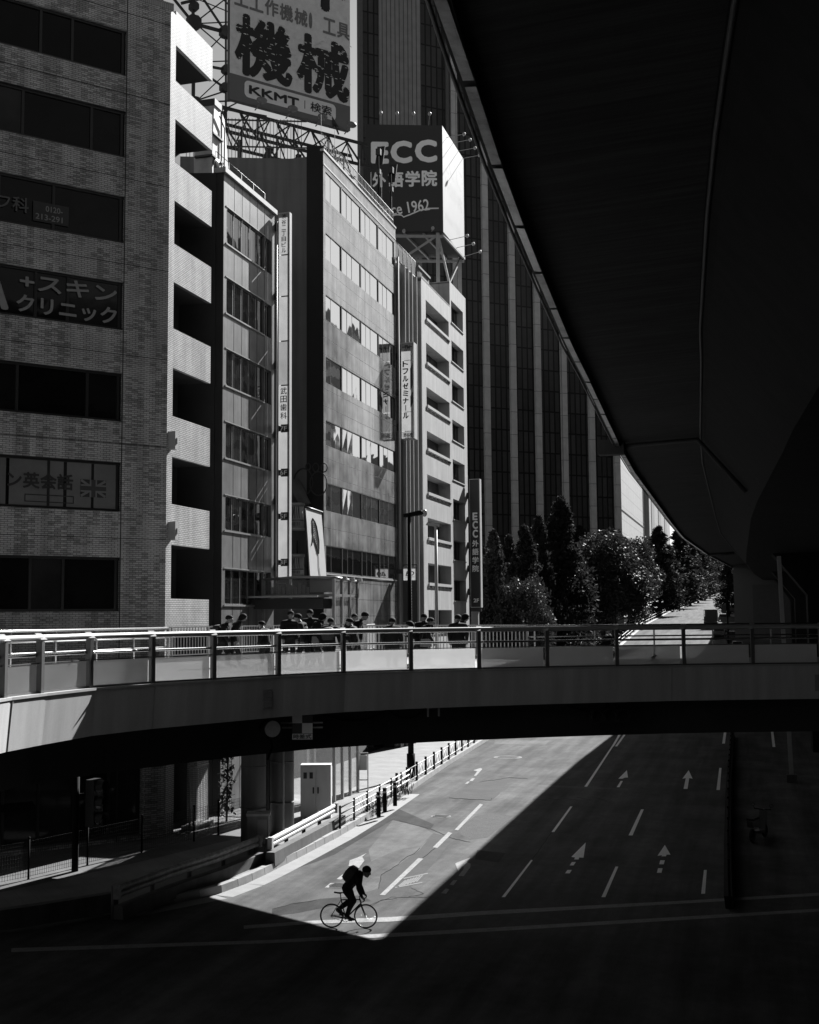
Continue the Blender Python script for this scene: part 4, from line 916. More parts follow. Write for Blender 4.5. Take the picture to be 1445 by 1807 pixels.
b = MB(); b.tube([(-.07, .0, z0), (-.07, .0, z1 - .3)], .035, 8); b.build('conduit', edge_w, t)
# seminar sign
S = sign_frame(707.5, 700, -21.2, .8); xr = S.U(730.5, 700); zz_ = lambda py, px=718: S.Z(px, py)
t = thing('vertical_sign', 'white projecting lightbox with bold katakana beside the slim finned facade', 'sign', S.w(0, 0, 0), 0)
b = MB(); open_box(b, 0, xr, .02, .75, zz_(774), zz_(604)); b.build('casing', edge_w, t)
for a_, c_, m_ in ((605, 636, lit_face), (636, 727, lit_face), (727, 761, lit_face), (761, 773, grey_face)):
    m1 = MB(); sheet(m1, .04, xr - .04, zz_(c_) + .02, zz_(a_) - .02); m1.build('face_panel', m_, t)
vtext('トフルゼミナール', xr*.36, zz_(637), (zz_(637) - zz_(741))/8/1.12, t, ink, -.012, .045, step=(zz_(637) - zz_(741))/8)
for a_, c_ in ((641, 689), (690, 720)):
    m1 = MB(); m1.hexa([(xr*.72, -.01, zz_(c_)), (xr*.92, -.01, zz_(c_) + .35), (xr*.92, .0, zz_(c_) + .35), (xr*.72, .0, zz_(c_))], [(xr*.72, -.01, zz_(a_) - .35), (xr*.92, -.01, zz_(a_)), (xr*.92, 0, zz_(a_)), (xr*.72, 0, zz_(a_) - .35)]); m1.build('side_flash', black_s, t)
text('TH', xr*.3, zz_(619), xr*.45, .36, t, ink, -.012, .02, shear=.4); m1 = MB(); m1.box(xr*.12, xr*.9, -.012, 0, zz_(613), zz_(611.5)); m1.build('emblem_bar', ink, t)
text('渋谷校', xr*.16, zz_(772), xr*.7, .3, t, ink, -.012, .03)
for py in (626, 690, 752):
    m1 = MB(); m1.box(BX - (-21.2) - .1, 0, .25, .5, zz_(py) - .22, zz_(py) + .22); m1.build('wall_bracket', frame_d, t)
# low black sign with a white square
S = sign_frame(710.5, 1010, -21.1, .8); xr = S.U(736, 1010); zz_ = lambda py: S.Z(722, py)
t = thing('vertical_sign', 'black upright sign topped by a white square with slanted letters, behind the near lamp post', 'sign', S.w(0, 0, 0), 0)
b = MB(); b.box(0, xr, .02, .3, zz_(1098), zz_(1025)); open_box(b, 0, xr, .02, .3, zz_(1025), zz_(996), .05); b.build('casing', black_s, t)
m1 = MB(); sheet(m1, .05, xr - .05, zz_(1024), zz_(1001)); m1.build('face_panel', lit_face, t); text('BD', xr*.2, zz_(1016), xr*.6, .28, t, ink, -.012, .04, shear=.25)
m1 = MB(); m1.box(xr*.2, xr*.8, -.012, 0, zz_(1018.5), zz_(1017.8)); m1.build('underline', ink, t)
for k in range(14): m1 = MB(); 
m1 = MB()
for k in range(13): m1.box(xr*.5, xr*.62, .0, .019, zz_(1030 + k*5 + 3), zz_(1030 + k*5))
m1.build('small_lettering_column', mat('plate_letter', .88, .6, .02, 3, alb=1), t)
m1 = MB(); m1.box(BX + 21.1 - .1, 0, .1, .25, zz_(1012), zz_(1004)); m1.build('wall_bracket', frame_d, t)
# language school sign at the far corner
S = sign_frame(829, 950, -21.25, .8); xr = S.U(846.5, 950); zz_ = lambda py: S.Z(838, py)
t = thing('vertical_sign', 'black projecting sign with pale lettering at the far corner of the balcony block', 'sign', S.w(0, 0, 0), 0)
b = MB(); b.box(0, xr + .04, .02, .6, zz_(1072), zz_(845)); b.build('box', edge_w, t)
m1 = MB(); m1.box(.03, xr - .02, 0, .019, zz_(1071), zz_(846)); m1.build('face_panel', black_s, t)
pl = mat('plate_letter', .88, .6, .02, 3, alb=1); LH = zz_(905) - zz_(949)
o = text('E', xr*.3, zz_(918), xr*.5, LH*.31, t, pl, -.012, .05); o2 = text('C', xr*.28, zz_(933.5), xr*.54, LH*.33, t, pl, -.012, .05); text('C', xr*.28, zz_(949), xr*.54, LH*.33, t, pl, -.012, .05)
vtext('外語学院', xr*.55, zz_(953), (zz_(953) - zz_(1012))/4/1.15, t, pl, -.012, .03, step=(zz_(953) - zz_(1012))/4); text('2F', xr*.3, zz_(1063), xr*.55, zz_(1056) - zz_(1063), t, pl, -.012, .05)
for py in (874, 917, 962, 1003, 1044): m1 = MB(); m1.box(BX + 21.25 - .05, 0, .15, .4, zz_(py) - .25, zz_(py) + .25); m1.build('wall_bracket', frame_d, t)
b = MB(); b.box(-.0, xr*.7, .1, .5, 0.1, zz_(1079)); b.build('support_post', mat('grey_acrylic', .3), t)
b = MB(); b.box(0, xr, .1, .5, zz_(1079), zz_(1072)); b.build('under_tray', frame_d, t)

# ------------------------------------------------------------------ rooftop billboards
def lamp_row(parent, pts, arm, m=None):
    for p, q in pts:
        b = MB(); b.tube([p, q], .025, 5); b.ball(q, .14, 8, 6, (1, 1, 1.2)); b.build('floodlight', mat('floodlight_case', .45, .4, .1, 3), parent)
p = on_x(780.5, 320, -23.0); hE = atan2(-(RT*-1 + FW*-.06).y, -(RT*-1 + FW*-.06).x); FB = Frame((p.x, p.y), hE); FBS = Frame((p.x, p.y), R(90))
zt, zl = FB.Z(780, 222), FB.Z(781, 409); x0 = FB.U(645, 225); LS = FBS.U(817, 300)
t = thing('rooftop_billboard', 'dark cube shaped billboard with pale latin and kanji lettering above the balcony block', 'billboard', FB.o, FB.h)
b = MB(); sd2 = M.Rotation(FBS.h - FB.h, 3, 'Z') @ V((LS, 0, 0)); b.prism([(x0, 0.02), (-.02, .02), (sd2.x - .02, sd2.y), (x0 + sd2.x, sd2.y)], zl, zt); b.build('box', mat('billboard_case', .05, .6), t)
m1 = MB(); m1.box(x0, 0, -.04, .019, zl, zt); m1.build('front_face', mat('charcoal_print', .03, .5, .1, .5), t)
m1 = MB(); m1.box(.0, LS, -.04, .015, zl, zt); o = m1.build('side_face', mat('sunlit_side_print', .66, .5, .08, .4), t); o.rotation_euler.z = FBS.h - FB.h  # side face coloured pale for the sun falling on it
gl_ = mat('billboard_letter', .88, .5, .02, 1, alb=1)
T = lambda s, a, c, e, g, bold=.03, **k: ftxt(FB, s, a, c, e, g, t, gl_, -.05, bold, **k)
T('E', 654.5, 289, 686, 251, .06); T('C', 689, 288.5, 727, 249, .06); T('C', 732, 287, 771, 247, .06)
T('外', 657, 331, 681, 304.5, .035); T('語', 685, 330.5, 712, 303.5, .035); T('学', 715, 330, 741, 302, .035); T('院', 744, 329, 771, 300.5, .035)
x_, z_ = FB.uz(668, 384); T2 = text('since 1962', x_, z_, FB.U(760, 350) - x_, .95, t, gl_, -.05, .02, rot=R(9))
pts = [FB.uz(a, c) for a, c in ((690, 381), (700, 379.5), (708, 380), (712, 383.5), (724, 379), (740, 372), (756, 368.5), (774, 368))]
m1 = MB(); m1.tube([(a, -.05, c) for a, c in pts], .06, 5); m1.build('swoosh_line', gl_, t)
faint = mat('faint_print', .645, .5, .05)
def sidetxt(s, a, c, e, g, bold=.03): 
    x0_, za_ = FBS.uz(a, c); x1_, zb_ = FBS.uz(e, g); o = text(s, x0_, za_, x1_ - x0_, abs(zb_ - za_), t, faint, -.05, bold); o.rotation_euler.z = FBS.h - FB.h
xs0, xs1 = LS*.1, LS*.9
for s_, f0, f1, w_ in (('ECC', .62, .82, .8), ('外語学院', .42, .56, .8), ('since 1962', .15, .24, .7)):
    o = text(s_, LS*.1, zl + (zt - zl)*f0, LS*w_, (zt - zl)*(f1 - f0), t, faint, -.043, 0); o.rotation_euler.z = FBS.h - FB.h
lamp_row(t, [((x0 + 1.2 + k*(-x0 - 2)/3.2, 0, zt), (x0 + 1.2 + k*(-x0 - 2)/3.2, -1.0, zt + .55)) for k in range(4)], 0)
lamp_row(t, [((-3.2, 0, zl), (-3.2, -1.0, zl - .3)), ((-.9, 0, zl), (-.9, -1.0, zl - .05))], 0)
rs = M.Rotation(FBS.h - FB.h, 3, 'Z')
lamp_row(t, [(rs @ V((LS*f, 0, z)), rs @ V((LS*f, -1.5, z + dz))) for f, z, dz in ((.2, zt - .4, .1), (.5, zt, .1), (.75, zt, .1), (.98, zt, .1), (.3, zl, .2), (.6, zl, .2), (.95, zl, .3))], 0)
stl = mat('galvanised', .45)
zr = zF1
b = MB(); q = lambda x, y, z: (x, y, z); s_ = rs @ V((LS, 0, 0))
for x, y in ((-.4, .3), (x0 + .4, .3), (s_.x - .4, s_.y - .2), (s_.x + x0 + .4, s_.y - .2)): b.bar((x, y, zr), (x, y, zl), .28, .28)
b.build('leg', stl, t)
b = MB(); b.bar((-.4, .3, zl - .2), (-4.8, .3, zl - 3.2), .16, .16); b.bar((-.4, .3, zl), (s_.x - .3, s_.y - .2, zr + .2), .16, .16); b.bar((s_.x - .3, s_.y - .2, zl), (-.4, .3, zr + 1.2), .16, .16)
b.bar((x0, .3, zl - .3), (0, .3, zl - .3), .2, .2); b.bar((x0, s_.y, zl - .3), (s_.x, s_.y, zl - .3), .2, .2)
for k in range(5): b.bar((x0 + (-x0)*k/4, .3, zl - .12), (x0 + s_.x + (-x0)*k/4, s_.y - .2, zl - .12), .15, .2)
b.build('brace', stl, t)

# big hoarding with the huge kanji, on steel scaffolding over the tiled building
p = on_x(617.5, 150, -24.2); FK = Frame((p.x, p.y), R(51)); x0 = FK.U(405.5, 100); zl = FK.Z(617, 231); zt = zl + 19.5
K = thing('rooftop_hoarding', 'huge tattered hoarding of black kanji on white with a search box below', 'billboard', FK.o, FK.h)
b = MB(); b.box(x0, 0, .0, .35, zl, zt); b.build('backing', mat('hoarding_back', .1, .7), K)
zs = FK.Z(617, 188)
m1 = MB(); m1.box(x0, 0, -.02, 0, zs, zt); m1.build('white_face', mat('weathered_white_print', .56, .7, .15, 2.2, fine=.1, alb=1), K)
m1 = MB(); m1.box(x0, 0, -.02, 0, zl, zs); m1.build('grey_band', mat('grey_print', .16, .6, .15, .6), K)
tatter = mat('tattered_black_print', .012, .7, .3, 5)
def ktxt(s, xa, za, xb_, zb_, m, bold, y=-.03): return text(s, xa, za, xb_ - xa, zb_ - za, K, m, y, bold)
L = -x0
k1 = FK.uz(412, 133); k1b = FK.uz(513, 24); k2 = FK.uz(521, 160); k2b = FK.uz(615, 45)
ktxt('機', x0 + L*.035, FK.Z(412, 128), x0 + L*.505, FK.Z(412, 18), tatter, .035); ktxt('械', x0 + L*.535, FK.Z(412, 128), -L*.005, FK.Z(412, 18), tatter, .035)
fk = MB()
for k in range(170):
    x_, z_ = rnd.uniform(x0 + L*.03, -.1), rnd.uniform(FK.Z(617, 178), FK.Z(412, 18)); w_ = rnd.uniform(.06, .3); fk.quad((x_, -.058, z_), (x_ + w_, -.058, z_ + rnd.uniform(-.04, .02)), (x_ + w_*.8, -.058, z_ + rnd.uniform(.02, .05)), (x_ + w_*.1, -.058, z_ + rnd.uniform(.02, .04)))
tag(fk.build('peeled_flecks', mat('weathered_white_print', .85), K), kind='stuff')
zk = FK.Z(412, 8); hk = FK.Z(412, -22) - zk
for i, c in enumerate('電工工作機械・工具'[1:]):
    ktxt(c, x0 + L*(.03 + .122*i), zk, x0 + L*(.03 + .122*i + (.112 if c != '・' else .03)), zk + hk, mat('grey_letter', .2, .7, .3, 4), .03)
ktxt('工', x0 + L*.02, zk + hk*1.25, x0 + L*.33, zk + hk*4.4, tatter, .05); ktxt('ー', x0 + L*.38, zk + hk*2.2, x0 + L*.66, zk + hk*2.6, tatter, .05); ktxt('ト', x0 + L*.74, zk + hk*1.35, x0 + L*.97, zk + hk*4.6, tatter, .06)
b = MB(); r = .5; zc0, zc1 = FK.Z(617, 221), FK.Z(617, 193)
xa, xb_ = FK.U(431, 155), FK.U(592, 205); P = []
for cx, cz, a0 in ((xb_ - .3, zc0 + .3, -90), (xb_ - .3, zc1 - .3, 0), (xa + .3, zc1 - .3, 90), (xa + .3, zc0 + .3, 180)):
    P += [(cx + .3*cos(R(a0 + 18*k)), cz + .3*sin(R(a0 + 18*k))) for k in range(6)]
b.hexa([(x, .0, z) for x, z in P], [(x, -.04, z) for x, z in P]); b.build('search_box', mat('search_box_print', .62, .6, .05, 2, alb=1), K)
wb_ = xb_ - xa; hb_ = zc1 - zc0
ktxt('KKMT', xa + wb_*.045, zc0 + hb_*.24, xa + wb_*.585, zc1 - hb_*.24, ink, .07, -.05); ktxt('検索', xa + wb_*.71, zc0 + hb_*.2, xa + wb_*.95, zc1 - hb_*.2, ink, .02, -.05)
m1 = MB(); m1.box(xa + wb_*.645, xa + wb_*.652, -.05, -.04, zc0 + hb_*.25, zc1 - hb_*.25)
ax, az = xb_ - .3, zc0 + .25; m1.hexa([(ax, -.07, az), (ax + .05, -.07, az - .75), (ax + .22, -.07, az - .55), (ax + .5, -.07, az - .62)], [(ax, -.05, az), (ax + .05, -.05, az - .75), (ax + .22, -.05, az - .55), (ax + .5, -.05, az - .62)])
m1.bar((ax + .2, -.06, az - .5), (ax + .5, -.06, az - 1.1), .14, .03); m1.build('cursor_mark', ink, K)
for k in range(4):
    xx = x0 + L*(.2 + .25*k); m1 = MB(); m1.tube([(xx, 0, zl - .3), (xx, -.7, zl - .1)], .04, 6); m1.ball((xx + .05, -.8, zl + .05), .33, 10, 6, (1.1, .8, .6)); m1.build('floodlight', mat('grey_floodlight', .2, .5), K)
# scaffold: trusses under the board and the lattice beside it
truss = mat('rusty_black_steel', .03, .7, .4, 3)
b = MB(); zr = zD - .1
def tr(P, Q, s=.16): b.bar(P, Q, s*.68, s*.68)
za_, zb2 = zl - .55, zl - 2.0
for yy in (.2, 2.4):
    tr((x0 - 1, yy, za_), (1.6, yy, za_), .24); tr((x0 - 1.0, yy, zb2), (1.9, yy, zb2), .24)
    for k in range(9):
        xa_ = x0 - .5 + (L + 1.5)*k/8; tr((xa_, yy, za_), (xa_ + (L + 1.5)/8*(1 if k % 2 else 0), yy, zb2), .14); tr((xa_, yy, za_), (xa_ + (L + 1.5)/16, yy, zb2), .1)
for k in range(7): xa_ = x0 + (L)*k/6; tr((xa_, .2, za_), (xa_, 2.4, zb2), .1); tr((xa_, .2, za_), (xa_, 2.4, za_), .1)
for xx, yy in ((x0 + 1.2, 1.0), (x0 + L*.62, 1.0), (-.8, 1.6), (x0 + 1.2, 5), (-.8, 5)):
    tr((xx, yy, zr - 3), (xx, yy, zb2), .4 if xx > x0 + L*.5 else .3)
tr((x0 + 1.2, 1, zr), (x0 + 3.4, 1, zb2), .5); tr((x0 + .3, 1, zr + 2.1), (x0 + L*.4, 1, zr - 1.5), .22); tr((x0 + L*.35, 1, zb2), (x0 + L*.62, 1, zr + .5), .2)
for zz2 in (zr + 1.2, zr + 2.2): tr((x0, 1.2, zz2), (x0 + L*.7, 1.2, zz2), .1)
b.build('truss', truss, K)
b = MB(); yb = .9                                  # lattice seen left of the board, measured on its plane
def pk(px, py): 
    x, z = FK.uz(px, py, -yb); return (x, yb, z)
for P, Q, s in (((398.5, -60), (398.5, 192), .2), ((342, 40), (341, 172), .34), ((335, -40), (342, 38), .3), ((342, 42), (398, 57), .34), ((342, 42), (425, 38), .12), ((300, -10), (342, 42), .26), ((342, 42), (398, -2), .16), ((398, 57), (352, -12), .22),
                ((398, 57), (370, 86), .14), ((350, 46), (425, 110), .12), ((398, 57), (420, 78), .2), ((340, 110), (425, 107), .12), ((372, 118), (425, 128), .26), ((372, 138), (425, 175), .22), ((425, 105), (345, 180), .13), ((345, 178), (415, 155), .16), ((340, 181), (440, 177), .16),
                ((345, 182), (470, 206), .26), ((398, 192), (430, 175), .16), ((320, 6), (352, -2), .3), ((352, 0), (425, 30), .1), ((375, -20), (425, 30), .14), ((398, 190), (398, 215), .3), ((425, 160), (398, 120), .14)):
    b.bar(pk(*P), pk(*Q), s*.5, s*.5)
for P, s in (((342, 40), .42), ((398, 57), .36), ((399, 123), .26), ((396, 155), .26), ((345, 178), .2), ((342, 12), .26)):
    c = V(pk(*P)); b.hexa([c + V((a*s, -.22, e*s)) for a, e in ((-1, -.6), (-.5, -1), (.5, -1), (1, -.6), (1, .6), (.5, 1), (-.5, 1), (-1, .6))], [c + V((a*s, .22, e*s)) for a, e in ((-1, -.6), (-.5, -1), (.5, -1), (1, -.6), (1, .6), (.5, 1), (-.5, 1), (-1, .6))])
b.build('lattice', truss, K)
# antennas on the tiled roof edge
for i, (px, py) in enumerate(((668, 268), (690, 300))):
    x, z = FD.uz(px, py + 85, -.3); an = thing('panel_antenna', ('upper slanting panel antenna on a mast in front of the dark billboard', 'lower slanting panel antenna on a mast in front of the dark billboard')[i], 'antenna', FD.w(x, -.3, zD), FD.h)
    hh = FD.Z(px, py, -.3) - zD; b = MB(); b.tube([(0, 0, -.1), (0, 0, hh + .1)], .05, 8); b.build('mast', mat('matt_black', .02, .9, .1, 3, 0, .05), an)
    b = MB(); b.hexa([(.1, -.25, hh - .8), (.2, -.25, hh - .8), (.2, .25, hh - .8), (.1, .25, hh - .8)], [(.45, -.3, hh + .5), (.55, -.3, hh + .5), (.55, .2, hh + .5), (.45, .2, hh + .5)]); b.build('panel', mat('grey_antenna', .06, .8, .1, 3, 0, .1), an)
    b = MB(); b.box(-.25, .15, -.2, .1, hh - .3, hh + .1); b.box(-.2, .1, -.15, .1, hh - 1.5, hh - 1.2); b.build('mount', frame_d, an)
# ------------------------------------------------------------------ the tower behind and other far buildings
pT = camxy(36.8, 210); uT = (RT*.912 + FW*.41); hT = atan2(uT.y, uT.x); FT = Frame((pT.x, pT.y), hT)
TW = fthing('office_tower', 'dark glass office tower with pale full height columns filling the background', 'skyscraper', FT)
xl = FT.U(631.5, 500); xr_ = FT.U(1094, 880); HT = 200  # tower raised past the view to block more sky light
def tower_glass():
    m = brick_mat('tower_curtain_wall', .07, .03, .006, 1.05, 3.62, .15, .35, offset=0, spec=.3); t = m.node_tree
    return m
b = MB(); b.quad((xl, 0, 0), (xr_, 0, 0), (xr_, 0, HT), (xl, 0, HT)); b.build('curtain_wall', tower_glass(), TW)
b = MB(); b.prism([(xl + .02, .05), (xr_ - .02, .05), (xr_ - .02, 34), (xl + 18, 34)], 0, HT + 1); b.build('core', mat('tower_core', .1, .6), TW)
colm = brick_mat('tower_column_panel', .6, .55, .25, 4.0, 3.9, .06, .7, offset=0)
for pxc, py in ((798, 150), (853.5, 400), (902.5, 600), (949.5, 800), (995, 800), (1043, 800), (1088, 870)):
    x = FT.U(pxc, py); b = MB(); b.box(x - .55, x + .55, -.6, .0, 0, HT); b.build('column', colm, TW)
x0, x1 = FT.U(668, 120), FT.U(741, 120)
b = MB(); b.box(x0, x1, -.4, 0, 0, HT); b.build('ribbed_panel', brick_mat('tower_ribbed_panel', .3, .26, .08, .78, 60, .09, .6, offset=0), TW)
b = MB(); xq = FT.U(787, 120); b.box(xq - .3, xq + .3, -.45, 0, 0, HT); b.box(xl, xl + .9, -.35, 0, 0, HT); b.build('corner_strip', mat('tower_core', .1), TW)
def far_block(name, label, px0, px1, py, depth, m, cat='building', thick=20, head=None):
    p = at_d(px0, 1090, depth); q_ = at_d(px1, 1090, depth); h = atan2((q_ - p).y, (q_ - p).x); fr = Frame((p.x, p.y), h); zt = at_d((px0 + px1)/2, py, depth).z; L_ = (q_ - p).length; L_ = sqrt((q_ - p).x**2 + (q_ - p).y**2)
    t = fthing(name, label, cat, fr); b = MB(); b.box(0, L_, 0, thick, -1, zt); b.build('wall', m, t)
    return t, fr, L_, zt
def side_block(name, label, X, px0, px1, py, depth_b, m):
    y0, y1 = on_x(px0, 1085, X).y, on_x(px1, 1085, X).y; fr = Frame((X, y0), R(90)); zt = fr.Z(px0, py); L_ = y1 - y0
    t = fthing(name, label, 'building', fr); b = MB(); b.hexa([(0, 0, -1), (L_, 0, -1), (L_, depth_b, -1), (depth_b*.3, depth_b, -1)], [(0, 0, zt), (L_, 0, zt), (L_, depth_b, zt), (depth_b*.3, depth_b, zt)]); b.build('wall', m, t); return t, fr, L_, zt
t, fr, L_, zt = side_block('office_block', 'pale stone office block beyond the tower at the edge of the expressway', -42, 1080, 1148, 770, 20, brick_mat('pale_stone_panel', .5, .47, .3, 9.0, 4.6, .14, .8, offset=0))
b = MB()
for k in range(5): b.box(L_*.05, L_*.98, -.2, 0, zt - 22 - 9*k, zt - 21.7 - 9*k)
b.build('string_course', mat('stone_course', .3), t)
t, fr, L_, zt = side_block('office_block', 'narrow pale block with vertical window strips just right of the stone office block', -40, 1150, 1186, 800, 20, mat('pale_block', .42, .7, .1, .1))
b = MB()
for k in range(3): b.box(L_*(.08 + .3*k), L_*(.2 + .3*k), -.2, 0, 5, zt - 3)
b.build('window_strip', mat('window_strip', .1, .3), t)
far_block('annex_building', 'low grey annex at the foot of the dark tower beside the first cypress', 880, 925, 972, 170, mat('plain_wall', .3), thick=8)
far_block('street_block', 'shadowed block closing the street at the top of the hill', 1225, 1700, 950, 760, mat('dim_block', .12, .8, .2, .05), thick=30)  # stretched past the view to block low sky light
# opposite side of the street, out of frame to the right: these stand where the tiled facade mirrors them
def opp(name, label, x, y0, y1, z, m):
    fr = Frame((x, y1), R(-90)); t = fthing(name, label, 'building', fr); L_ = y1 - y0
    b = MB(); walls(b, 0, L_, gz(y0) - 1, z, []); b.box(0, L_, .05, 5, gz(y0) - 1, z + .02); b.build('wall', m, t)
    b = MB(); n = int((z - 6)/3.6)
    for k in range(n): b.box(1, L_ - 1, -.06, -.01, 6 + 3.6*k, 7.8 + 3.6*k)
    b.build('window_band', dark_g, t); return t
opp('opposite_office', 'grey office block facing the street across the expressway', 30, 120, 215, 64, mat('grey_render', .26))
opp('opposite_hotel', 'broad block facing the street across the expressway beyond the grey office', 31, 237, 420, 42, mat('grey_render', .26))

def blockbuilding(name, label, x0, x1, y0, y1, z, m):
    t = thing(name, label, 'building', (x0, y0, 0)); b = MB(); b.box(0, x1 - x0, 0, y1 - y0, -1, z); b.build('wall', m, t)
    b = MB()
    for k in range(int((z - 6)/4)): b.box(1, x1 - x0 - 1, y1 - y0, y1 - y0 + .06, 6 + 4*k, 8 + 4*k); b.box(-.06, 0, 1, y1 - y0 - 1, 6 + 4*k, 8 + 4*k)
    b.build('window_band', dark_g, t); return t
blockbuilding('light_block_right', 'long dark unseen block added to stop light right of the expressway', 18.5, 45, -60, 112, 32, mat('dark_cladding', .07))  # unseen block added to stop light reaching under the expressway
blockbuilding('light_block_left', 'tall dark unseen block added on the left to cut sky light', -90, -30, -60, 2, 45, mat('dark_cladding', .07))  # unseen block added to cut sky light on the road
blockbuilding('light_block_rear', 'broad dark unseen block added behind the viewer to cut sky light', -75, 18, -70, -28, 16, mat('dark_cladding', .07))  # unseen block added behind the camera against sky light

# ------------------------------------------------------------------ stair tower of glass at the end of the landing
cl = clear_mat('clear_pane', .3, .35, .3)
cl2 = clear_mat('milky_pane', .6, .3, .5)
tx0, tx1, ty0, ty1 = -21.4, -18.0, 50.7, 54.0
G = thing('glass_lift_tower', 'glass walled lift tower with a flat canopy rising from the pavement to the landing', 'lift tower', (tx0, ty0, 0.15))
P = lambda x, y, z: (x - tx0, y - ty0, z - .15)
FG = Frame((tx0, ty0), 0.0); FGS = Frame((tx1, ty0), R(90))
zr0, zpk, zc = FG.Z(463, 1023), FG.Z(526, 1018.5), FG.Z(520, 1059)
b = MB(); wd, dp = tx1 - tx0, ty1 - ty0
for (x, y) in ((0, 0), (wd, 0), (wd, dp*.33), (wd, dp*.66), (wd, dp), (0, dp)): b.bar((x, y, 0), (x, y, zr0 - .15), .12, .12)
for (x0_, y0_, x1_, y1_) in ((0, 0, wd, 0), (wd, 0, wd, dp)):
    for z in (zc + .05, DZ - .3, 3.4): b.bar((x0_, y0_, z), (x1_, y1_, z), .1, .12)
for k in (.33, .66, 1.0): b.bar((wd - .05, dp*k, zr0 - .15), (wd + .25, dp*k, zr0 - .12), .14, .16)
b.build('frame', mat('pale_steel_frame', .4, .4, .1, 3, metal=.4), G)
b = MB(); b.tube([(0, 0, zr0 - .15), (wd*.5, 0, zpk - .15), (wd, 0, zr0 - .1), (wd, dp, zr0 - .2)], .07, 6); b.build('eaves_rail', mat('pale_steel_frame', .4), G)
b = MB(); b.quad((0, 0, zr0 - .15), (wd*.5, 0, zpk - .15), (wd*.5, dp, zpk - .15), (0, dp, zr0 - .15)); b.quad((wd*.5, 0, zpk - .15), (wd, 0, zr0 - .15), (wd, dp, zr0 - .15), (wd*.5, dp, zpk - .15)); b.build('glass_roof', cl2, G)
for nm, q in (('front_pane', [(0.05, 0, zc + .1), (wd - .05, 0, zc + .1), (wd - .05, 0, zr0 - .2), (.05, 0, zr0 - .2)]), ):
    b = MB(); b.quad(*q); b.build('glass_pane', cl, G)
for k in range(3):
    b = MB(); b.quad((wd, dp*k*.333 + .06, .3), (wd, dp*(k + 1)*.333 - .06, .3), (wd, dp*(k + 1)*.333 - .06, zr0 - .25), (wd, dp*k*.333 + .06, zr0 - .25)); b.build('glass_pane', cl, G)
b = MB(); b.quad((.05, 0, .3), (wd - .05, 0, .3), (wd - .05, 0, 3.3), (.05, 0, 3.3)); b.build('glass_pane', cl, G)
b = MB(); b.box(-1.6, wd - .3, -1.3, .2, zc - .05, zc + .03); b.build('canopy', mat('pale_canopy', .5, .4), G)
b = MB(); b.box(-1.2, wd - .2, -.9, .3, zc - .55, zc - .1); b.box(.3, wd - .3, .8, dp, zc - .4, zr0 - 1.1); b.build('canopy_beam', mat('dark_beam', .03, .6), G)
b = MB()
for k in range(9): b.box(.3 + k*.2, .42 + k*.2, .5, .55, zc + .1, zr0 - .3 - (k % 3)*.1)
b.box(wd*.6, wd*.95, .55, .6, zc + .2, zc + .9); b.build('hanging_blind', mat('pale_blind', .35, .7), G)
# drum shaped signs in the gap, banner, leaning board above them
for i, (py0, py1) in enumerate(((888, 936), (978, 1020))):
    c = on_x(524.5, 950, -22.4); Fd = Frame((c.x, c.y), 0.0); z0, z1 = Fd.Z(524, py1), Fd.Z(524, py0)
    t = thing('drum_sign', ('upper white drum sign with painted strokes in the gap behind the tall white sign', 'lower white drum sign with painted strokes just above the glass lift tower')[i], 'sign', (c.x, c.y, z0))
    r = .36; h = z1 - z0; b = MB(); b.cyl((0, 0), r, .12, h - .12, 20); b.build('barrel', mat('drum_white', .55, .5, .12, 3), t)
    b = MB(); b.tube([(0, 0, 0), (0, 0, .12)], r*1.08, 20); b.tube([(0, 0, h - .14), (0, 0, h)], r*1.1, 20); b.build('rim', mat('white_sheet', .6), t)
    b = MB()
    for a0, a1 in ((-150, -130), (-128, -140), (-110, -110), (-110, -92), (-92, -92), (-80, -72), (-66, -58), (-52, -58)):
        e = lambda a, z: (cos(R(a))*(r + .008), sin(R(a))*(r + .008), z); b.bar(e(a0, h*.42), e(a1, h - .2), .05, .02)
    for k in range(9): a = -150 + 12*k; b.bar((cos(R(a))*(r + .008), sin(R(a))*(r + .008), .22), (cos(R(a))*(r + .008), sin(R(a))*(r + .008), h*.3), .05, .02)
    b.tube([(cos(R(a))*(r + .005), sin(R(a))*(r + .005), h*.36) for a in range(-170, 0, 10)], .02, 4)
    b.build('painted_strokes', ink, t)
    b = MB(); b.tube([(0, 0, h), (0, 0, h + .7)], .05, 6); b.tube([(0, .2, h*.5), (0, 1.4, h*.5)], .06, 6); b.build('mount', frame_d, t)
c = on_x(542, 950, -21.25); Fb = Frame((c.x, c.y), R(90)); e = lambda px, py: (lambda q: (q[0], 0, q[1]))(Fb.uz(px, py))
t = fthing('banner', 'leaning pale banner with a dark quill feather drawing beside the glossy tiled facade', 'banner', Fb)
b = MB(); A4 = [e(547, 1022), e(576.5, 1022), e(567, 905), (e(539.5, 896))]; b.hexa(A4, [(p[0], .04, p[2]) for p in A4]); b.build('sheet', mat('banner_sheet', .8, .6, .06, 1), t)
b = MB(); b.tube([e(538, 894), e(569, 904)], .05, 6); b.tube([e(539, 896), e(547, 1022)], .02, 5); b.build('batten', frame_d, t)
b = MB()
fe = [(551, 915), (555, 921), (558, 930), (560, 942), (562, 955), (562, 967), (561.5, 977)]
b.tube([tuple(V(e(*p)) + V((0, -.02, 0))) for p in fe], .035, 5); b.tube([tuple(V(e(*p)) + V((0, -.02, 0))) for p in ((551, 920), (551, 935), (553, 948), (557, 962), (561, 977))], .025, 5)
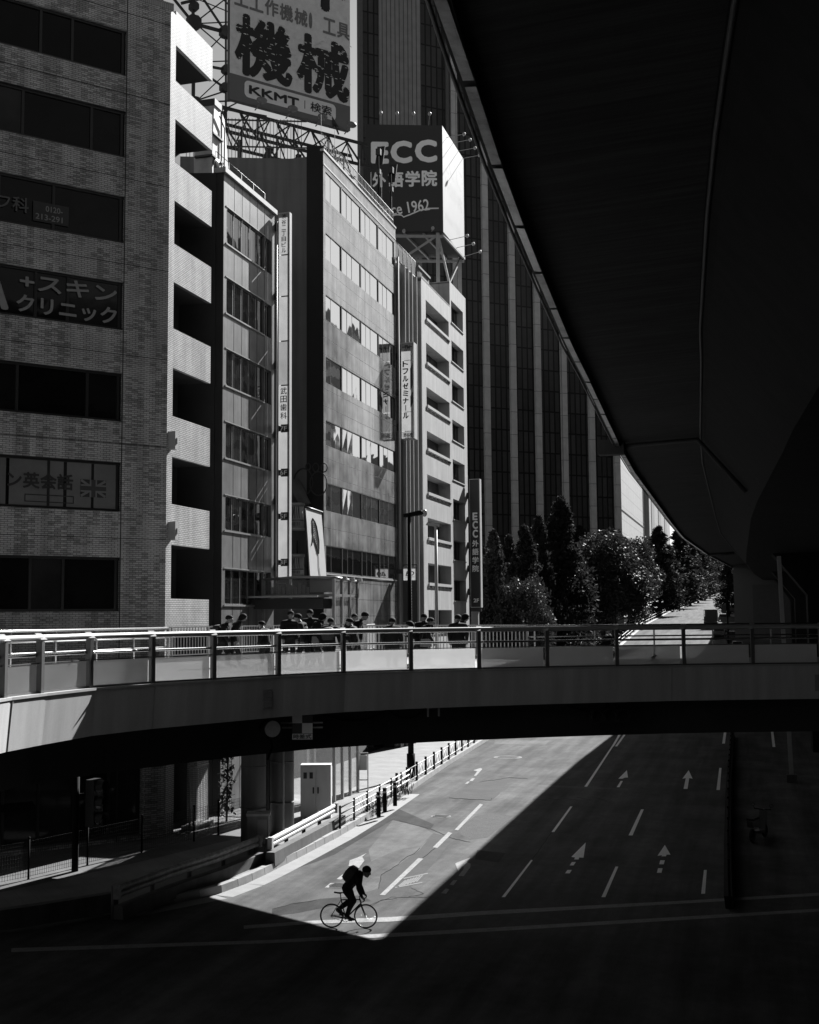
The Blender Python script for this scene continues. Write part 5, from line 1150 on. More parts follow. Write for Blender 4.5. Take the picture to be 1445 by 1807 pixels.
b.tube([tuple(V(e(*p)) + V((0, -.02, 0))) for p in ((561.5, 977), (562, 1000), (565, 1021))], .012, 5); b.tube([tuple(V(e(*p)) + V((0, -.02, 0))) for p in ((552, 942), (551, 955), (549, 963))], .02, 5)
for k in range(16): 
    y = 918 + k*3.6; x = 552.5 + min(9.5, (y - 915)*.22); b.bar(tuple(V(e(x, y)) + V((0, -.02, 0))), tuple(V(e(x - 3.2, y + 1.6)) + V((0, -.02, 0))), .05, .015)
b.build('feather_drawing', ink, t)
c = on_x(528, 880, -22.4); t = thing('leaning_board', 'small leaning wooden roof board above the upper drum sign', 'board', (c.x, c.y, 0)); Fb = Frame((c.x, c.y), 0)
b = MB(); e = lambda px, py: (lambda q: (q[0], q[1]))(Fb.uz(px, py)); a_, b_ = e(519, 850), e(538, 890); b.bar((a_[0], 0, a_[1]), (b_[0], 0, b_[1]), .9, .35); b.build('plank', mat('weathered_plank', .16, .8, .3, 2), t)
b = MB(); b.bar((b_[0], .3, b_[1]), (b_[0], 1.2, b_[1] - .3), .1, .1); b.build('bracket', frame_d, t)

# ------------------------------------------------------------------ street furniture
blackp = mat('black_pole_paint', .012, .8, .2, 3, 0, .08)
p = on_z(725.3, 1372, .15); t = thing('street_lamp', 'dark street lamp standing on the pavement edge in front of the balcony block', 'street lamp', p)
zt_ = at_d(723.5, 911, (p - EYE).dot(FW)).z - p.z; b = MB(); b.tube([(0, 0, 0), (0, 0, 3.5), (0, 0, zt_)], [.17, .13, .1], 12); b.cyl((0, 0), .22, 0, 1.2, 12); b.build('pole', blackp, t)
rr = RT; b = MB(); b.hexa([rr*-.3 + V((0, 0, zt_ - .05)), rr*.75 + V((0, 0, zt_ + .12)), rr*.75 + V((.1, .3, zt_ + .12)), rr*-.3 + V((.1, .3, zt_ - .05))], [rr*-.3 + V((0, 0, zt_ + .12)), rr*.6 + V((0, 0, zt_ + .32)), rr*.6 + V((.1, .3, zt_ + .32)), rr*-.3 + V((.1, .3, zt_ + .12))]); b.build('lamp_head', blackp, t)
b = MB(); b.ball(rr*.72 + V((.05, .15, zt_ + .17)), .2, 8, 6, (.7, .7, 1)); b.build('lamp_lens', mat('pale_lens', .6, .3), t)
px = 770.5; d0 = 82.0; p = at_d(px, 1100, d0); p.z = .15; t = thing('street_lamp', 'pale grey street lamp with an arm to the left before the white balconies', 'street lamp', p)
zt_ = at_d(px, 928, d0).z - .15; b = MB(); b.tube([(0, 0, 0), (0, 0, zt_)], [.14, .11], 12); b.cyl((0, 0), .15, 3, 5.4, 12); b.build('pole', mat('pale_pole_paint', .4, .5, .1, 3), t)
b = MB(); b.hexa([rr*.25 + V((0, 0, zt_ - .1)), rr*-.7 + V((0, 0, zt_ + .05)), rr*-.7 + V((.1, .3, zt_ + .05)), rr*.25 + V((.1, .3, zt_ - .1))], [rr*.25 + V((0, 0, zt_ + .15)), rr*-.6 + V((0, 0, zt_ + .25)), rr*-.6 + V((.1, .3, zt_ + .25)), rr*.25 + V((.1, .3, zt_ + .15))]); b.build('lamp_head', mat('pale_pole_paint', .4), t)
# guard rails beside the kerb
def wbeam(name, label, pts, h, m, posts=True, cap=True):
    t = thing(name, label, 'guard rail', pts[0]); P = [V(p) - V(pts[0]) for p in pts]
    prof = [(0, 0), (.05, .06), (.05, .12), (0, .17), (.05, .22), (.05, .28), (0, .34)]
    b = MB(); rings = []
    for i, p in enumerate(P):
        n = outn(P, i); rings.append([p + n*(a + .1) + V((0, 0, h - .34 + z)) for a, z in prof] + [p + n*(.06) + V((0, 0, h)), p + n*.06 + V((0, 0, h - .34))])
    for A_, B_ in zip(rings, rings[1:]):
        n = len(A_)
        for k in range(n): b.quad(A_[k], B_[k], B_[(k + 1) % n], A_[(k + 1) % n])
    if cap:
        for rg in (rings[0], rings[-1]): c = sum(rg, V())/len(rg); b.box(c.x - .08, c.x + .08, c.y - .08, c.y + .08, c.z - .19, c.z + .19)
    b.build('beam', m, t); 
    if posts:
        for q in along(P, 1.9): b2 = MB(); b2.cyl((q.x, q.y), .07, -.05, h - .02, 10); b2.build('post', mat('rusty_post', .12, .7, .4, 5), t)
    return t
white_old = mat('chipped_white_paint', .85, .5, .25, 4, streak=.3)
def wall_low(name, label, pts, h, m, wd=.3):
    t = thing(name, label, 'low wall', pts[0]); P = [V(p) - V(pts[0]) for p in pts]; b = MB(); band(P, wd/2, -.02, wd/2 - .02, h, b, wd); b.build('wall', m, t); return t
gp = [on_z(a, c, .15) + V((-.25, .1, 0)) for a, c in ((482, 1524), (540, 1490), (597, 1456))]
wbeam('guard_rail', 'bright white guard rail beam in the sun beside the curving kerb', gp, .82, white_old)
wall_low('low_concrete_wall', 'low concrete wall under the bright white guard rail', [on_z(a, c, .15) for a, c in ((478, 1527), (540, 1493), (604, 1457))], .42, mat('stained_concrete', .13, .85, .3, 1.5, streak=.4))
gp = [on_z(a, c, .15) for a, c in ((200, 1618), (300, 1578), (380, 1550), (452, 1520))]
wbeam('guard_rail', 'chipped guard rail beam in deep shade left of the grey roadside cabinet', gp, .85, mat('peeling_paint', .3, .6, .6, 6))
wall_low('low_concrete_wall', 'low concrete wall under the chipped guard rail in the shade', [q + V((.25, -.15, 0)) for q in gp], .34, mat('stained_concrete', .2))
gp = [on_z(a, c, .15) for a, c in ((-80, 1650), (60, 1630), (205, 1606))]
wall_low('low_concrete_wall', 'low concrete wall in darkness at the left end of the kerb', gp, .5, mat('stained_concrete', .2))
# roadside cabinet
p = on_z(456, 1512, .15); t = thing('control_cabinet', 'grey steel roadside cabinet with a pale top between the two guard rails', 'cabinet', p, R(20))
b = MB(); b.box(-.36, .36, -.3, .3, 0, 1.42); b.build('body', mat('grey_cabinet', .3, .5, .2, 1.5, streak=.4), t); b = MB(); b.box(-.4, .4, -.34, .34, 1.42, 1.5); b.build('lid', mat('white_sheet', .6), t)
b = MB(); b.box(-.02, .3, -.32, -.3, .2, 1.3); b.build('door', mat('grey_cabinet_door', .36, .5, .15, 2), t); b = MB(); b.box(-.3, .3, -.45, -.35, .02, .5); b.build('foot_plate', frame_d, t)
# electrical cabinet under the landing
p = on_z(557, 1444, .15); t = thing('switch_cabinet', 'tall two door electrical cabinet in the shade behind the bridge pillars', 'cabinet', p, YAW)
b = MB(); b.box(-.62, .62, 0, .6, 0, 2.15); b.build('body', mat('beige_cabinet', .8, .5, .12, 1.5), t)
for x0_, x1_ in ((-.6, .0), (.02, .6)): b = MB(); b.box(x0_, x1_, -.02, 0, .08, 2.1); d_1 = b.build('door', mat('beige_cabinet_door', .85, .45, .1, 2), t); b = MB(); b.box(x1_ - .12 if x0_ < 0 else x0_ + .05, x1_ - .06 if x0_ < 0 else x0_ + .11, -.05, -.02, 1.0, 1.25); b.build('handle', frame_d, d_1)
b = MB(); b.box(-.5, -.36, -.03, -.02, 1.6, 1.85); b.box(-.25, -.11, -.03, -.02, 1.6, 1.85); b.build('vent', frame_d, t)
# three pipe fence, then the crossed panel fence running up the street
pf = [on_z(a, c, .15) for a, c in ((600, 1466), (640, 1441), (690, 1411), (722, 1390))]
t = thing('pipe_fence', 'white three pipe fence along the kerb after the guard rail', 'fence', pf[0]); b = MB(); Q = [q - pf[0] for q in pf]
b2 = MB()
for z in (.38, .62, .86): b2.tube([q + V((0, 0, z)) for q in Q], .03, 8)
b2.build('rail', white_old, t)
for q in along(Q, 2.0): b = MB(); b.bar(q + V((0, 0, 0)), q + V((0, 0, .95)), .07, .07); b.build('post', blackp, t)
xf = [on_z(a, c, .15) for a, c in ((700, 1403), (760, 1364), (820, 1324), (865, 1296))]
t = thing('crossed_fence', 'street fence of white rails with zigzag bars between black posts up the pavement', 'fence', xf[0]); Q = [q - xf[0] for q in xf]
b2 = MB()
for z in (.3, .85): b2.tube([q + V((0, 0, z)) for q in Q], .025, 6)
st = along(Q, .55)
for k, (a_, c_) in enumerate(zip(st, st[1:])):
    if k % 4 != 3: b2.tube([a_ + V((0, 0, .3 if k % 2 else .78)), c_ + V((0, 0, .78 if k % 2 else .3))], .018, 5)
b2.build('rail', white_old, t)
for q in along(Q, 2.2): b = MB(); b.bar(q, q + V((0, 0, 1.0)), .1, .1); b.build('post', blackp, t)
for i, (px, py) in enumerate(((668, 1437), (679, 1430), (697, 1420))):
    p = on_z(px, py + 4 - i, .15); t = thing('bollard', ('black bollard nearest the glass lift tower by the pipe fence', 'middle black bollard by the pipe fence', 'black bollard next to the street lamp foot')[i], 'bollard', p, group='bollards beside the pipe fence')
    b = MB(); b.tube([(0, 0, 0), (0, 0, 1.0)], .09, 10); b.build('post', blackp, t); b = MB(); b.tube([(0, 0, .8), (0, 0, .88)], .095, 10); b.build('band', white_old, t)
# fence that carries on up the hill
up = [V((kx(y) - .5, y, gz(y) + .15)) for y in (150, 185, 220, 257, 300, 350, 400, 450, 520, 600)]
t = thing('hill_fence', 'dark kerbside fence climbing the distant street below the tree row', 'fence', up[0]); b = MB(); Q = [q - up[0] for q in up]
for z in (.5, 1.0): b.tube([q + V((0, 0, z)) for q in Q], .06, 5)
b.build('rail', mat('grey_fence', .2, .5), t)
for q in along(Q, 6.0): b = MB(); b.bar(q, q + V((0, 0, 1.05)), .1, .1); b.build('post', blackp, t)
t = thing('ramp_abutment', 'dark concrete abutment where the expressway comes down beside the climbing street', 'abutment', (-2.3, 172, gz(172)))
b = MB(); b.box(0, 16, 0, 448, -4, 12.5); b.build('wall', mat('dim_block', .12), t); b = MB(); b.box(-.15, 16.1, -.15, 448, 12.5, 12.8); b.build('coping', mat('shade_concrete', .1), t)
b = MB(); b.box(2.5, 9, -.3, 0, 3.0, 9.0); b.build('shutter_panel', mat('dark_cladding', .07), t)
hd = thing('roadside_hedge', 'low dark hedge behind the kerbside fence on the climbing street', 'hedge', up[0]); b = MB(); Q = [q - up[0] + V((-.9, 0, 0)) for q in up]
for q in along(Q, .5):
    for k in range(9):
        c_ = q + V((rnd.uniform(-.6, .6), rnd.uniform(-.4, .4), rnd.uniform(.1, 1.5))); a_ = V((rnd.gauss(0, 1), rnd.gauss(0, 1), rnd.gauss(0, 1))).normalized()*.4; d_1 = a_.cross(V((.3, .2, 1))).normalized()*.25; b.quad(c_ - a_, c_ + d_1, c_ + a_, c_ - d_1)
b.build('foliage', mat('hedge_leaf', .03, .7, .4, 1.2, 0, .05), hd); b = MB()
for A_, B_ in zip(Q, Q[1:]): b.bar(A_ + V((0, 0, .5)), B_ + V((0, 0, .5)), .8, 1.0)
b.build('branches', mat('bark', .06, .9), hd)
# small notice stand on the pavement
p = on_z(641, 1395, .15); t = thing('notice_stand', 'narrow metal framed notice stand on the sunlit pavement', 'notice stand', p, YAW)
b = MB(); b.bar((-.22, 0, 0), (-.22, 0, 1.75), .05, .05); b.bar((.22, 0, 0), (.22, 0, 1.75), .05, .05); b.bar((-.22, 0, 1.75), (.22, 0, 1.75), .05, .05); b.bar((-.22, 0, .5), (.22, 0, .5), .05, .05); b.build('frame', mat('galvanised', .45), t)
b = MB(); b.box(-.18, .18, -.01, .01, .95, 1.65); b.build('notice', mat('pale_notice', .5), t)
# weeds at the fence foot
leafm = mat('leaf', .10, .6, .35, 2, 0, .25)
for i, (px, py) in enumerate(((655, 1432), (672, 1424), (712, 1402))):
    p = on_z(px, py, .15); b = MB()
    for k in range(60):
        a = rnd.uniform(0, 2*pi); l = rnd.uniform(.2, .6); d = V((cos(a)*rnd.uniform(.2, .9), sin(a)*rnd.uniform(.2, .9), 1)).normalized(); s_ = V((-d.y, d.x, 0))*.05; o_ = V((rnd.uniform(-.3, .3), rnd.uniform(-.3, .3), 0))
        b.quad(o_ - s_*.4, o_ + s_*.4, o_ + d*l + s_, o_ + d*l*1.2)
    o = b.build('weed_clump', leafm); o.location = p; tag(o, ('weed clump by the last guard rail post', 'weed clump between the bollards and the pipe fence', 'weed clump at the foot of the crossed fence')[i], 'weed')
# mesh fence on the left pavement
mf = [on_z(a, c, .15) for a, c in ((-60, 1574), (50, 1552), (154, 1527), (250, 1505), (342, 1485), (385, 1474), (428, 1461))]
def mesh_m():
    return clear_mat('wire_mesh', .06, .28, 0, .5)
t = thing('mesh_fence', 'see-through wire mesh fence along the strip of sunlit pavement', 'fence', mf[0]); Q = [q - mf[0] for q in mf]
for q in Q[1:]: b = MB(); b.tube([q, q + V((0, 0, 1.25))], .035, 8); b.ball(q + V((0, 0, 1.28)), .05, 6, 4); b.build('post', blackp, t)
b = MB()
for a_, c_ in zip(Q, Q[1:]):
    L_ = (c_ - a_).length; n_ = int(L_/.09)
    for k in range(n_): q = a_ + (c_ - a_)*(k/n_); b.bar(q + V((0, 0, .08)), q + V((0, 0, 1.18)), .008, .008)
    for z in [.1 + .12*k for k in range(10)]: b.bar(a_ + V((0, 0, z)), c_ + V((0, 0, z)), .008, .008)
b.build('mesh', mat('black_wire', .02, .5), t)
# traffic signals and loudspeaker on the bridge
def lens_signal(name, label, px, py, depth, n, vertical, facing, r=.17):
    c = at_d(px, py, depth); t = thing(name, label, 'traffic light', c, facing); b = MB(); s_ = r*2.3
    for k in range(n):
        o = (k - (n - 1)/2)*s_; x, z = (0, -o) if vertical else (o, 0)
        b.box(x - s_*.5, x + s_*.5, -.16, .16, z - s_*.5, z + s_*.5)
    b.build('housing', mat('signal_case', .012, .5, .2, 3), t)
    for k in range(n):
        o = (k - (n - 1)/2)*s_; x, z = (0, -o) if vertical else (o, 0)
        b = MB(); b.tube([(x + cos(a)*r, -.16, z + sin(a)*r) for a in [R(-20 + 22*i) for i in range(11)]], .015, 4)
        P0 = [(x + cos(R(-20 + 22*i))*r, z + sin(R(-20 + 22*i))*r) for i in range(11)]
        for (xa_, za_), (xb2, zb2) in zip(P0, P0[1:]): b.quad((xa_, -.16, za_), (xb2, -.16, zb2), (xb2, -.44, zb2), (xa_, -.44, za_))
        b.build('visor', mat('signal_visor', .02, .6), t)
        b = MB(); b.tube([(x, -.165, z), (x, -.175, z)], r*.9, 16); b.build('lens', mat('unlit_lens', .04, .15), t)
    return t
t = lens_signal('traffic_light', 'unlit upright traffic light on a dark post at the left kerb corner', 166, 1416, 40.0, 3, True, YAW + R(70), .22)
b = MB(); b.tube([(-.5, .35, .9), (-.5, .35, -4.2)], .11, 10); b.bar((-.5, .35, .3), (0, .1, .3), .06, .06); b.bar((-.5, .35, -3.0), (.3, .35, -4.2), .08, .08); b.build('post', blackp, t)
t = lens_signal('traffic_light', 'dark traffic light hanging below the middle of the footbridge', 1074, 1263, 33.8, 3, False, YAW, .16)
b = MB(); b.bar((0, .2, .1), (0, .2, .75), .1, .1); b.build('hanger', blackp, t)
c = at_d(475, 1285, 29.8); t = thing('round_signal', 'round signal lamp seen half from the side under the footbridge left of the checked sign', 'signal lamp', c, YAW + R(28))
b = MB(); b.tube([(0, .25, 0), (0, -.2, 0)], [.2, .26], 20); b.build('housing', mat('signal_case', .07), t); b = MB(); b.tube([(0, -.2, 0), (0, -.24, 0)], .2, 20); b.build('lens', mat('grey_lens', .8, .4, .2, 12), t); b = MB(); b.tube([(0, .1, .2), (0, .1, .8)], .04, 6); b.tube([(.1, .2, -.2), (.2, .3, -.5), (.05, .25, -.8)], .03, 6); b.build('hanger', blackp, t)
# checked sign with the three characters
Fs = Frame((at_d(515, 1280, 30.3).x, at_d(515, 1280, 30.3).y), YAW)
t = fthing('checked_sign', 'checked black and grey sign with three kanji below it hanging under the footbridge', 'sign', Fs)
e = lambda px, py: Fs.uz(px, py)
x0_, x1_, x2_ = e(515.5, 1280)[0], e(533, 1280)[0], e(551.5, 1280)[0]; za, zb2, zc2, zd = e(530, 1258.5)[1], e(530, 1276)[1], e(530, 1294)[1], e(530, 1305)[1]
b = MB(); b.box(x0_, x2_, 0, .03, zd, za); b.build('board', black_s, t)
b = MB(); b.box(x0_, x1_, -.01, 0, zb2, za); b.box(x1_, x2_, -.01, 0, zc2, zb2); b.build('pale_square', mat('sign_pale', .85, .5, .05, 2, alb=1), t); b = MB(); b.box(x0_, x2_, -.01, 0, zd, zc2 - .01); b.build('caption_plate', mat('sign_pale', .85), t)
text('時差式', x0_ + .03, zd + .02, x2_ - x0_ - .06, (zc2 - zd) - .04, t, ink, -.014, .02)
b = MB(); 
for dz in (0, -.12): b.bar((x0_ - .35, .1, zb2 + dz), (x2_ + .25, .1, zb2 + dz), .05, .04)
b.bar(((x0_ + x2_)/2, .2, za + .5), ((x0_ + x2_)/2, .1, zb2), .06, .06); b.build('bracket', mat('galvanised', .45), t)
# plant wall and awning on the dark left pavement
p = on_z(410, 1466, .15); t = thing('menu_board', 'metal framed menu board by the brick pier beyond the mesh fence', 'menu board', p + V((0, 2.2, 0)), YAW)
b = MB(); b.bar((-.5, 0, 0), (-.5, 0, 2.3), .06, .06); b.bar((.5, 0, 0), (.5, 0, 2.3), .06, .06); b.bar((-.5, 0, 2.3), (.5, 0, 2.3), .06, .06); b.build('frame', mat('galvanised', .45), t); b = MB(); b.box(-.46, .46, -.01, .02, .8, 2.2); b.build('board', mat('chalk_board', .06, .7, .6, 9), t)
b = MB(); c = on_z(396, 1462, .15) + V((-.6, 1.5, 0))
for k in range(420):
    q = V((rnd.uniform(-.25, .25), rnd.uniform(-.3, .3), rnd.uniform(.2, 5.2))); d = V((rnd.gauss(0, 1), rnd.gauss(0, 1), rnd.gauss(0, 1))).normalized()*.12; s_ = d.cross(V((0, 0, 1))).normalized()*.08
    b.quad(q - d, q + s_, q + d, q - s_)
o = b.build('ivy_foliage', leafm); pl_ = thing('climbing_plant', 'tall climbing plant on the pavement between brick pier and bridge pillars', 'plant', c); o.parent = pl_; b = MB(); b.tube([(0, 0, 0), (.05, 0, 2.5), (0, .05, 5)], .04, 6); b.build('stem', mat('bark', .06, .9), pl_)
c = at_d(-14, 1398, 43.5); t = thing('shop_awning', 'dim cloth awning on the ground floor at the far left', 'awning', c, FA.h); b = MB(); b.hexa([(-2.5, -1.6, -.5), (1.1, -1.6, -.5), (1.1, .6, -.5), (-2.5, .6, -.5)], [(-2.5, .1, .25), (1.1, .1, .25), (1.1, .6, .25), (-2.5, .6, .25)]); b.build('canopy', mat('awning_cloth', .015, .9, .3, 2, 0, .0), t)
b = MB(); b.bar((-2.4, -1.5, -.5), (-2.4, .3, -.5), .04, .04); b.build('arm', frame_d, t)
# planters wall line of the far kerb median: dark barrier under the expressway on the right
md = [on_z(1288, 1604, .0), on_z(1286, 1500, 0), on_z(1287, 1400, 0), on_z(1293, 1300, 0)]
t = thing('median_barrier', 'black meshed median barrier in deep shade under the expressway', 'barrier', md[0]); Q = [q - md[0] for q in md]
b = MB(); band(Q, .12, 0, .08, .35, b, .24); b.build('base', mat('shade_concrete', .05), t); b = MB()
for z in (.5, .9, 1.3): b.tube([q + V((0, 0, z)) for q in Q], .03, 6)
b.build('rail', blackp, t)
for q in along(Q, 2.4): b = MB(); b.bar(q, q + V((0, 0, 1.4)), .06, .06); b.build('post', blackp, t)
# ------------------------------------------------------------------ trees
bark = mat('bark', .06, .9, .3, 4)
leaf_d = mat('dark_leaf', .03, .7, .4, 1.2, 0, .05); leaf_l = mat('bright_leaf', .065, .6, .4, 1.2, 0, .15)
def translucent_leaf(m):
    t = m.node_tree; b = t.nodes['Principled BSDF']; o = t.nodes['Material Output']; tl = t.nodes.new('ShaderNodeBsdfTranslucent')
    mx = t.nodes.new('ShaderNodeMixShader'); mx.inputs[0].default_value = .2; tl.inputs[0].default_value = (.04, .04, .04, 1)
    t.links.new(b.outputs[0], mx.inputs[1]); t.links.new(tl.outputs[0], mx.inputs[2]); t.links.new(mx.outputs[0], o.inputs[0])
translucent_leaf(leaf_d); translucent_leaf(leaf_l)
def conifer_mesh(seed, H, rad, n, leaf=.42, shape='cone'):
    rg = random.Random(seed); b = MB(); tiers = []
    nb = 110 if shape == 'cone' else 60
    for i in range(nb):
        f = (i + rg.random())/nb
        if shape == 'cone':
            z = H*(.07 + .9*f); prof = min(1, (1 - f)*1.35)**.8*(.6 + .4*min(1, f*6)); L = rad*prof*rg.uniform(.7, 1.15) + .2
            az = rg.uniform(0, 2*pi); tiers.append((V((0, 0, z)), V((cos(az)*L, sin(az)*L, L*rg.uniform(-.15, .45))), .32*L + .35))
        else:
            th = rg.uniform(0, 2*pi); u = rg.uniform(-.75, 1); rr_ = sqrt(max(0, 1 - u*u)); k = rg.uniform(.55, .92)
            c = V((cos(th)*rr_*rad*k, sin(th)*rr_*rad*k, H*.56 + u*H*.4*k)); tiers.append((c, V((0, 0, 0)), rad*rg.uniform(.24, .38)))
    per = n//len(tiers)
    for o, d, s in tiers:
        for k in range(per):
            if shape == 'cone':
                q = o + d*(rg.random()**.6) + V((rg.gauss(0, s*.3), rg.gauss(0, s*.3), rg.gauss(0, s*.3)))
            else:
                v = V((rg.gauss(0, 1), rg.gauss(0, 1), rg.gauss(0, 1))).normalized(); q = o + v*s*(rg.random()**.35)
            a = V((rg.gauss(0, 1), rg.gauss(0, 1), rg.gauss(0, .7) + (.5 if shape == 'cone' else 0))).normalized()*leaf*rg.uniform(.5, 1.1); c = a.cross(V((rg.gauss(0, 1), rg.gauss(0, 1), rg.gauss(0, 1)))).normalized()*leaf*rg.uniform(.25, .5)
            b.quad(q - a*.5, q + c*.5 - a*.05, q + a*.5, q - c*.5 - a*.05)
    return b.mesh('crown', leaf_d if shape == 'cone' else leaf_l)
def tree(px, py, wpx, X, mesh, H, rad, label, kind, trunk_h=.2):
    p = on_x(px, 1000, X); y = p.y; z = gz(y) + .1; dep = V((X, y, 0)).dot(FW)
    zt = at_d(px, py, dep).z; s = (zt - z)/H; sw = 1.18*wpx*dep/FPX/2/rad
    t = thing('conical_tree' if kind == 'c' else 'round_tree', label, 'tree', (X, y, z), rnd.uniform(0, 6)); t.scale = (sw, sw, s); t['group'] = 'trees along the climbing pavement'
    o = bpy.data.objects.new('crown', mesh); C.objects.link(o); o.parent = t
    b = MB(); b.tube([(0, 0, -1), (.03, .02, H*.3), (0, 0, H*.8)], [.3, .22, .06], 8)
    for k in range(7): a = k*2.1; zz_ = H*(.2 + .08*k); b.tube([(0, 0, zz_), (cos(a)*rad*.45, sin(a)*rad*.45, zz_ + 1.2)], [.09, .03], 5)
    b.build('trunk', bark, t); return t
cm = [conifer_mesh(k, 20, 4, 15000, .72) for k in (1, 2, 3)]; rm = [conifer_mesh(k, 14, 5, 17000, .55, 'round') for k in (5, 6)]
fm = conifer_mesh(9, 20, 4, 7000, .95)
for px, py, wp, X, m, lab in ((871, 930, 74, -22.2, 0, 'dark conical tree half hidden behind the black vertical sign'), (926, 922, 84, -22, 1, 'conical tree standing between the black sign and the tallest cypress'),
                              (951, 905, 72, -22, 2, 'slim conical tree crowding the left side of the tallest cypress'), (990, 872, 106, -20.5, 0, 'tallest cypress before the tower with a thin pointed tip'),
                              (852, 955, 70, -25, 1, 'conical tree directly behind the far end of the balcony block'), (898, 940, 70, -25, 2, 'conical tree behind the gap after the black sign'), (1024, 925, 80, -27, 0, 'conical tree rising behind the broad round tree'), (1163, 925, 76, -19.5, 1, 'first tall cypress after the round trees'), (1196, 934, 72, -19.5, 2, 'second tall cypress after the round trees below the expressway edge')):
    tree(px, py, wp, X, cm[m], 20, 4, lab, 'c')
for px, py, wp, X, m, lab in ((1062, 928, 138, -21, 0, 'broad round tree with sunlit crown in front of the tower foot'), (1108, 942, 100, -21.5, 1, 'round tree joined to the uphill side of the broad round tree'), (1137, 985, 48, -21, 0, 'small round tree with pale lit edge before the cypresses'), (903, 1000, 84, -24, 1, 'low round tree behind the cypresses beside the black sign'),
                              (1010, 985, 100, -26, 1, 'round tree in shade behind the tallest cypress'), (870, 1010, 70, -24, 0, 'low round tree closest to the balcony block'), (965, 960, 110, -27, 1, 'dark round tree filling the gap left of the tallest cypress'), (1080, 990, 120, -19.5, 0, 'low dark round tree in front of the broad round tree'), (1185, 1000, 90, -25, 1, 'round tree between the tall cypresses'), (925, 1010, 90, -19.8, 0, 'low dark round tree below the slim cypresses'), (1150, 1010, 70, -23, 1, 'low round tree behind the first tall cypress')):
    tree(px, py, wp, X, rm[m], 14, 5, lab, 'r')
for n_, (px, py, wp) in enumerate(((1216, 948, 60), (1230, 956, 52), (1242, 964, 46), (1251, 970, 40), (1259, 976, 36), (1266, 982, 32), (1272, 987, 30), (1277, 990, 28))):
    tree(px, py, wp, -18.8, fm, 20, 4, ('third', 'fourth', 'fifth', 'sixth', 'seventh', 'eighth', 'ninth', 'last')[n_] + ' cypress of the row up the hill', 'c')
for n_, (px, py, wp) in enumerate(((1284, 985, 44), (1298, 990, 40), (1312, 996, 40))):
    tree(px, py, wp, -4.6 - n_*-.6, fm, 20, 4, ('first', 'second', 'third')[n_] + ' dark tree under the end of the expressway by the retaining wall', 'c')
b = MB()
for k in range(2600):
    y = rnd.uniform(96, 200); x = rnd.uniform(-27, -20.5); q = V((x, y, gz(y) + .2 + abs(rnd.gauss(0, .9)))); a = V((rnd.gauss(0, 1), rnd.gauss(0, 1), rnd.gauss(0, 1))).normalized()*.3; c = a.cross(V((0, 0, 1))).normalized()*.18
    b.quad(q - a, q + c, q + a, q - c)
o = tag(b.build('undergrowth', leaf_d), 'low dark undergrowth below the trees beyond the balcony block', 'undergrowth', kind='stuff')

# ------------------------------------------------------------------ traffic far up the street
glass_v = mat('vehicle_glass', .02, .1)
def truck(px, y, label):
    p0 = on_x(px, 1085, -1); p = None
    d = ray(px, 1090); s = y/d.y; X = d.x*s; z = gz(y) + .01
    t = thing('flatbed_truck', label, 'truck', (X, y, z))
    b = MB(); b.box(-1.15, 1.15, -3.2, 3.4, .75, 1.0); b.box(-1.1, 1.1, -3.25, -3.15, .45, 1.9); b.build('chassis', mat('truck_chassis', .04, .6), t)
    b = MB(); b.box(-1.1, 1.1, 2.0, 3.9, .6, 2.5); b.build('cab', mat('truck_cab', .2, .4), t)
    b = MB()
    for k in range(6): x = -1.05 + .42*k; b.bar((x, -3.1, 1.0), (x, -3.1, 3.0), .07, .07)
    for z_ in (2.2, 3.0): b.bar((-1.1, -3.1, z_), (1.1, -3.1, z_), .1, .1)
    b.box(-1.1, 1.1, 1.8, 1.95, 1.0, 3.1); b.build('stake_rack', mat('truck_chassis', .04), t)
    for x in (-.95, .95):
        for yy in (-2.2, 2.6): b = MB(); b.tube([(x - .15, yy, .45), (x + .15, yy, .45)], .45, 14); b.build('wheel', mat('tyre', .02, .8), t)
    for x in (-.8, .8): b = MB(); b.box(x - .2, x + .2, -3.28, -3.25, .95, 1.1); b.build('tail_light', mat('tail_lens', .12, .2), t)
    return t
truck(1254.5, 216, 'dark flatbed truck with a stake rack driving up the sunlit street')
def car(px, y, label, v=.1):
    d = ray(px, 1095); X = d.x*y/d.y; t = thing('car', label, 'car', (X, y, gz(y) + .01))
    b = MB(); b.hexa([(-.85, -2.1, .3), (.85, -2.1, .3), (.85, 2.1, .3), (-.85, 2.1, .3)], [(-.85, -2.1, .85), (.85, -2.1, .85), (.85, 2.0, .75), (-.85, 2.0, .75)]); b.hexa([(-.8, -1.9, .85), (.8, -1.9, .85), (.8, 1.0, .8), (-.8, 1.0, .8)], [(-.62, -1.4, 1.42), (.62, -1.4, 1.42), (.62, .3, 1.42), (-.62, .3, 1.42)]); b.build('body', mat('car_paint_%d' % int(v*100), v, .25), t)
    b = MB(); b.hexa([(-.68, -1.86, .9), (.68, -1.86, .9), (.68, -1.84, .9), (-.68, -1.84, .9)], [(-.55, -1.5, 1.36), (.55, -1.5, 1.36), (.55, -1.48, 1.36), (-.55, -1.48, 1.36)]); b.build('rear_window', glass_v, t)
    for x in (-.8, .8):
        for yy in (-1.3, 1.3): b = MB(); b.tube([(x - .1, yy, .32), (x + .1, yy, .32)], .32, 14); b.build('wheel', mat('tyre', .02), t)
    for x in (-.65, .65): b = MB(); b.box(x - .14, x + .14, -2.13, -2.1, .65, .8); b.build('tail_light', mat('tail_lens', .12), t)
    return t
